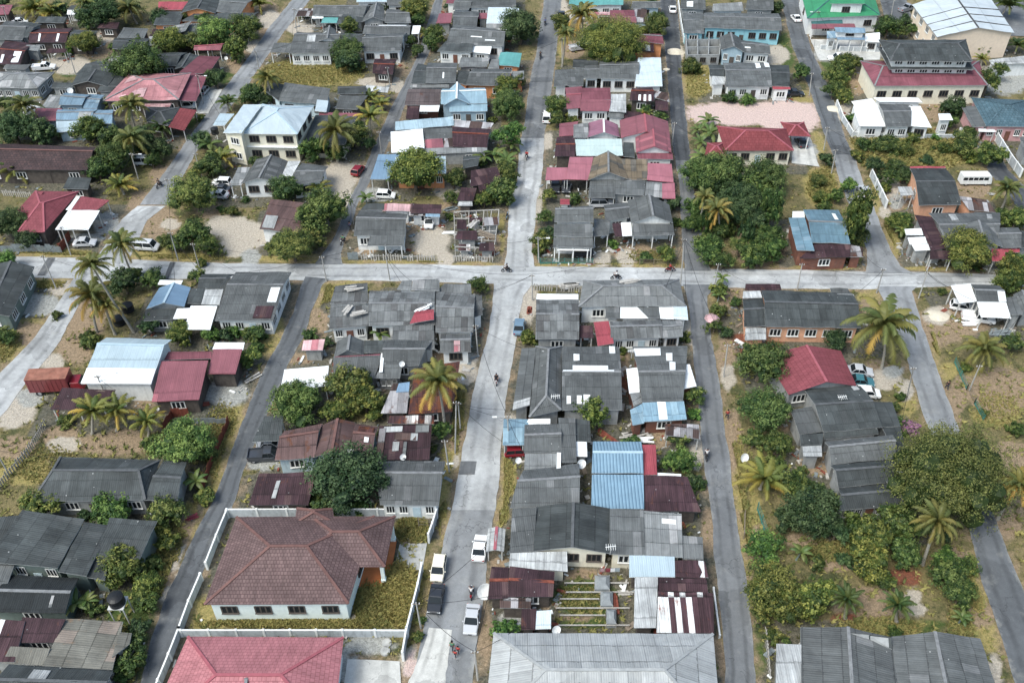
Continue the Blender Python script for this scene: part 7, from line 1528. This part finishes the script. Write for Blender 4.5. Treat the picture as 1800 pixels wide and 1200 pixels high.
T(1320, 280); Grass(470, 170, 100, 120, 800, .45, .6, 'rough grass beside the tree grove'); Grass(900, 540, 40, 130, 500, .5, .35, 'yellow grass verge along the rightmost street')
T(0, 280); Grass(340, 625, 250, 22, 600, .6, .3, 'yellow grass verge below the zinc fence'); Grass(1150, 650, 320, 24, 700, .6, .3, 'yellow grass verge left of the second street'); Grass(320, 820, 130, 30, 500, .55, .35, 'yellow grass below the leftmost crossing')
T(440, 280); Grass(930, 684, 330, 14, 600, .6, .25, 'yellow grass strip below the picket fence'); Grass(490, 870, 60, 70, 450, .5, .35, 'yellow grass at the corner of the second street')
T(880, 280); Grass(650, 703, 430, 13, 700, .55, .25, 'yellow grass strip below the green fence'); Grass(1000, 640, 160, 40, 500, .35, .35, 'weeds in the yard of the railed porch')
T(0, 560); Grass(1470, 830, 120, 260, 1100, .5, .35, 'yellow verge along the dark left street'); Grass(60, 180, 90, 110, 500, .5, .35, 'yellow grass at the left edge'); Grass(300, 960, 200, 120, 700, .4, .35, 'rough weeds behind the dark teal-grey roof')
T(440, 560); Grass(1380, 680, 50, 200, 800, .5, .4, 'yellow verge under the orange palm'); Grass(1690, 1030, 35, 170, 500, .55, .3, 'yellow verge right of the centre street')
T(880, 880); Grass(550, 650, 190, 100, 900, .15, .35, 'green weeds between the garden beams'); Grass(1600, 230, 45, 240, 700, .4, .35, 'weedy verge beside the long grey street')
T(880, 560); Grass(1560, 1000, 50, 200, 600, .5, .35, 'dry verge beside the long grey street')
T(1320, 560); Grass(1190, 260, 40, 150, 500, .5, .35, 'yellow verge of the right-hand street'); Grass(1620, 600, 160, 120, 800, .55, .3, 'sparse dry grass on the bare lot at right')
T(0, 880); Grass(1130, 450, 130, 320, 1100, .45, .4, 'weedy verge along the dark left street, lower part'); Grass(900, 980, 100, 180, 900, .15, .5, 'green undergrowth by the lower left street')
HOC = set()
for q in FOOT:
    for i in range(41):
        for j in range(41):
            u_, v_ = i / 40, j / 40; hx_ = (q[0][0] * (1 - u_) + q[1][0] * u_) * (1 - v_) + (q[3][0] * (1 - u_) + q[2][0] * u_) * v_; hy_ = (q[0][1] * (1 - u_) + q[1][1] * u_) * (1 - v_) + (q[3][1] * (1 - u_) + q[2][1] * u_) * v_
            HOC.add((int(hx_ * 2), int(hy_ * 2)))
for lab, n_, tint_, hg_, seed_ in (('scattered yellowish weeds growing between the houses', 4500, .5, .35, 31), ('scattered green weeds growing between the houses', 2600, .1, .4, 32)):
    random.seed(seed_); mb = MB(); tl = []; k_ = 0
    while k_ < n_:
        px, py = random.uniform(-40, 1840), random.uniform(-30, 1260); p_ = U(px, py); ce = (int(p_.x * 2), int(p_.y * 2))
        if ce in OCC or ce in HOC or any(((px - e[1]) / e[3]) ** 2 + ((py - e[2]) / e[4]) ** 2 < .8 for e in PATCHES if e[0] in ('sand', 'conc', 'pink')): continue
        k_ += 1; ct = min(1, max(0, random.gauss(tint_, .2))); sc_ = random.choice((.6, .8, 1, 1.6))
        for b in range(6):
            an = random.uniform(0, 6.283); d = Vector((math.cos(an), math.sin(an), 0)); hh = hg_ * sc_ * random.uniform(.5, 1.2); s_ = Vector((-d.y, d.x, 0)) * .07 * sc_
            mb.face([p_ - s_ + d * .03, p_ + s_ + d * .03, p_ + s_ * .8 + d * hh * .5 + Vector((0, 0, hh * .6)), p_ + d * hh * 1.1 + Vector((0, 0, hh * random.uniform(.4, .8)))]); tl += [ct, 0.1, 0, 1] * 4
    o = mb.build('weeds', 'drygrass', tint=tl); tag(o, lab, 'weeds', kind='stuff')
# loose scrap and litter lying in the yards
mb = MB(); mats = ['paleplank', 'W', 'zinc', 'rustmetal', 'timber']; random.seed(99)
for q in FOOT:
    c = Vector((sum(p[0] for p in q) / 4, sum(p[1] for p in q) / 4, 0))
    for i in range(15):
        a = random.randrange(4); e0, e1 = Vector((*q[a], 0)), Vector((*q[(a + 1) % 4], 0)); p_ = e0.lerp(e1, random.random()); p_ = c + (p_ - c) * (1 + random.uniform(.05, .3))
        if (int(p_.x * 2), int(p_.y * 2)) in OCC: continue
        s_ = random.choice((.2, .25, .3, .5, .75)); mb.box(p_ + Vector((random.uniform(-.6, .6), random.uniform(-.6, .6), .08)), (s_ * random.uniform(.6, 2), s_ * random.uniform(.3, .8), random.uniform(.04, .2)), random.uniform(0, 3.1), random.choice((0, 0, 1, 2, 2, 3, 4)))
o = mb.build('litter', mats); tag(o, 'loose boards, scrap and litter lying around the houses', 'litter', kind='stuff')
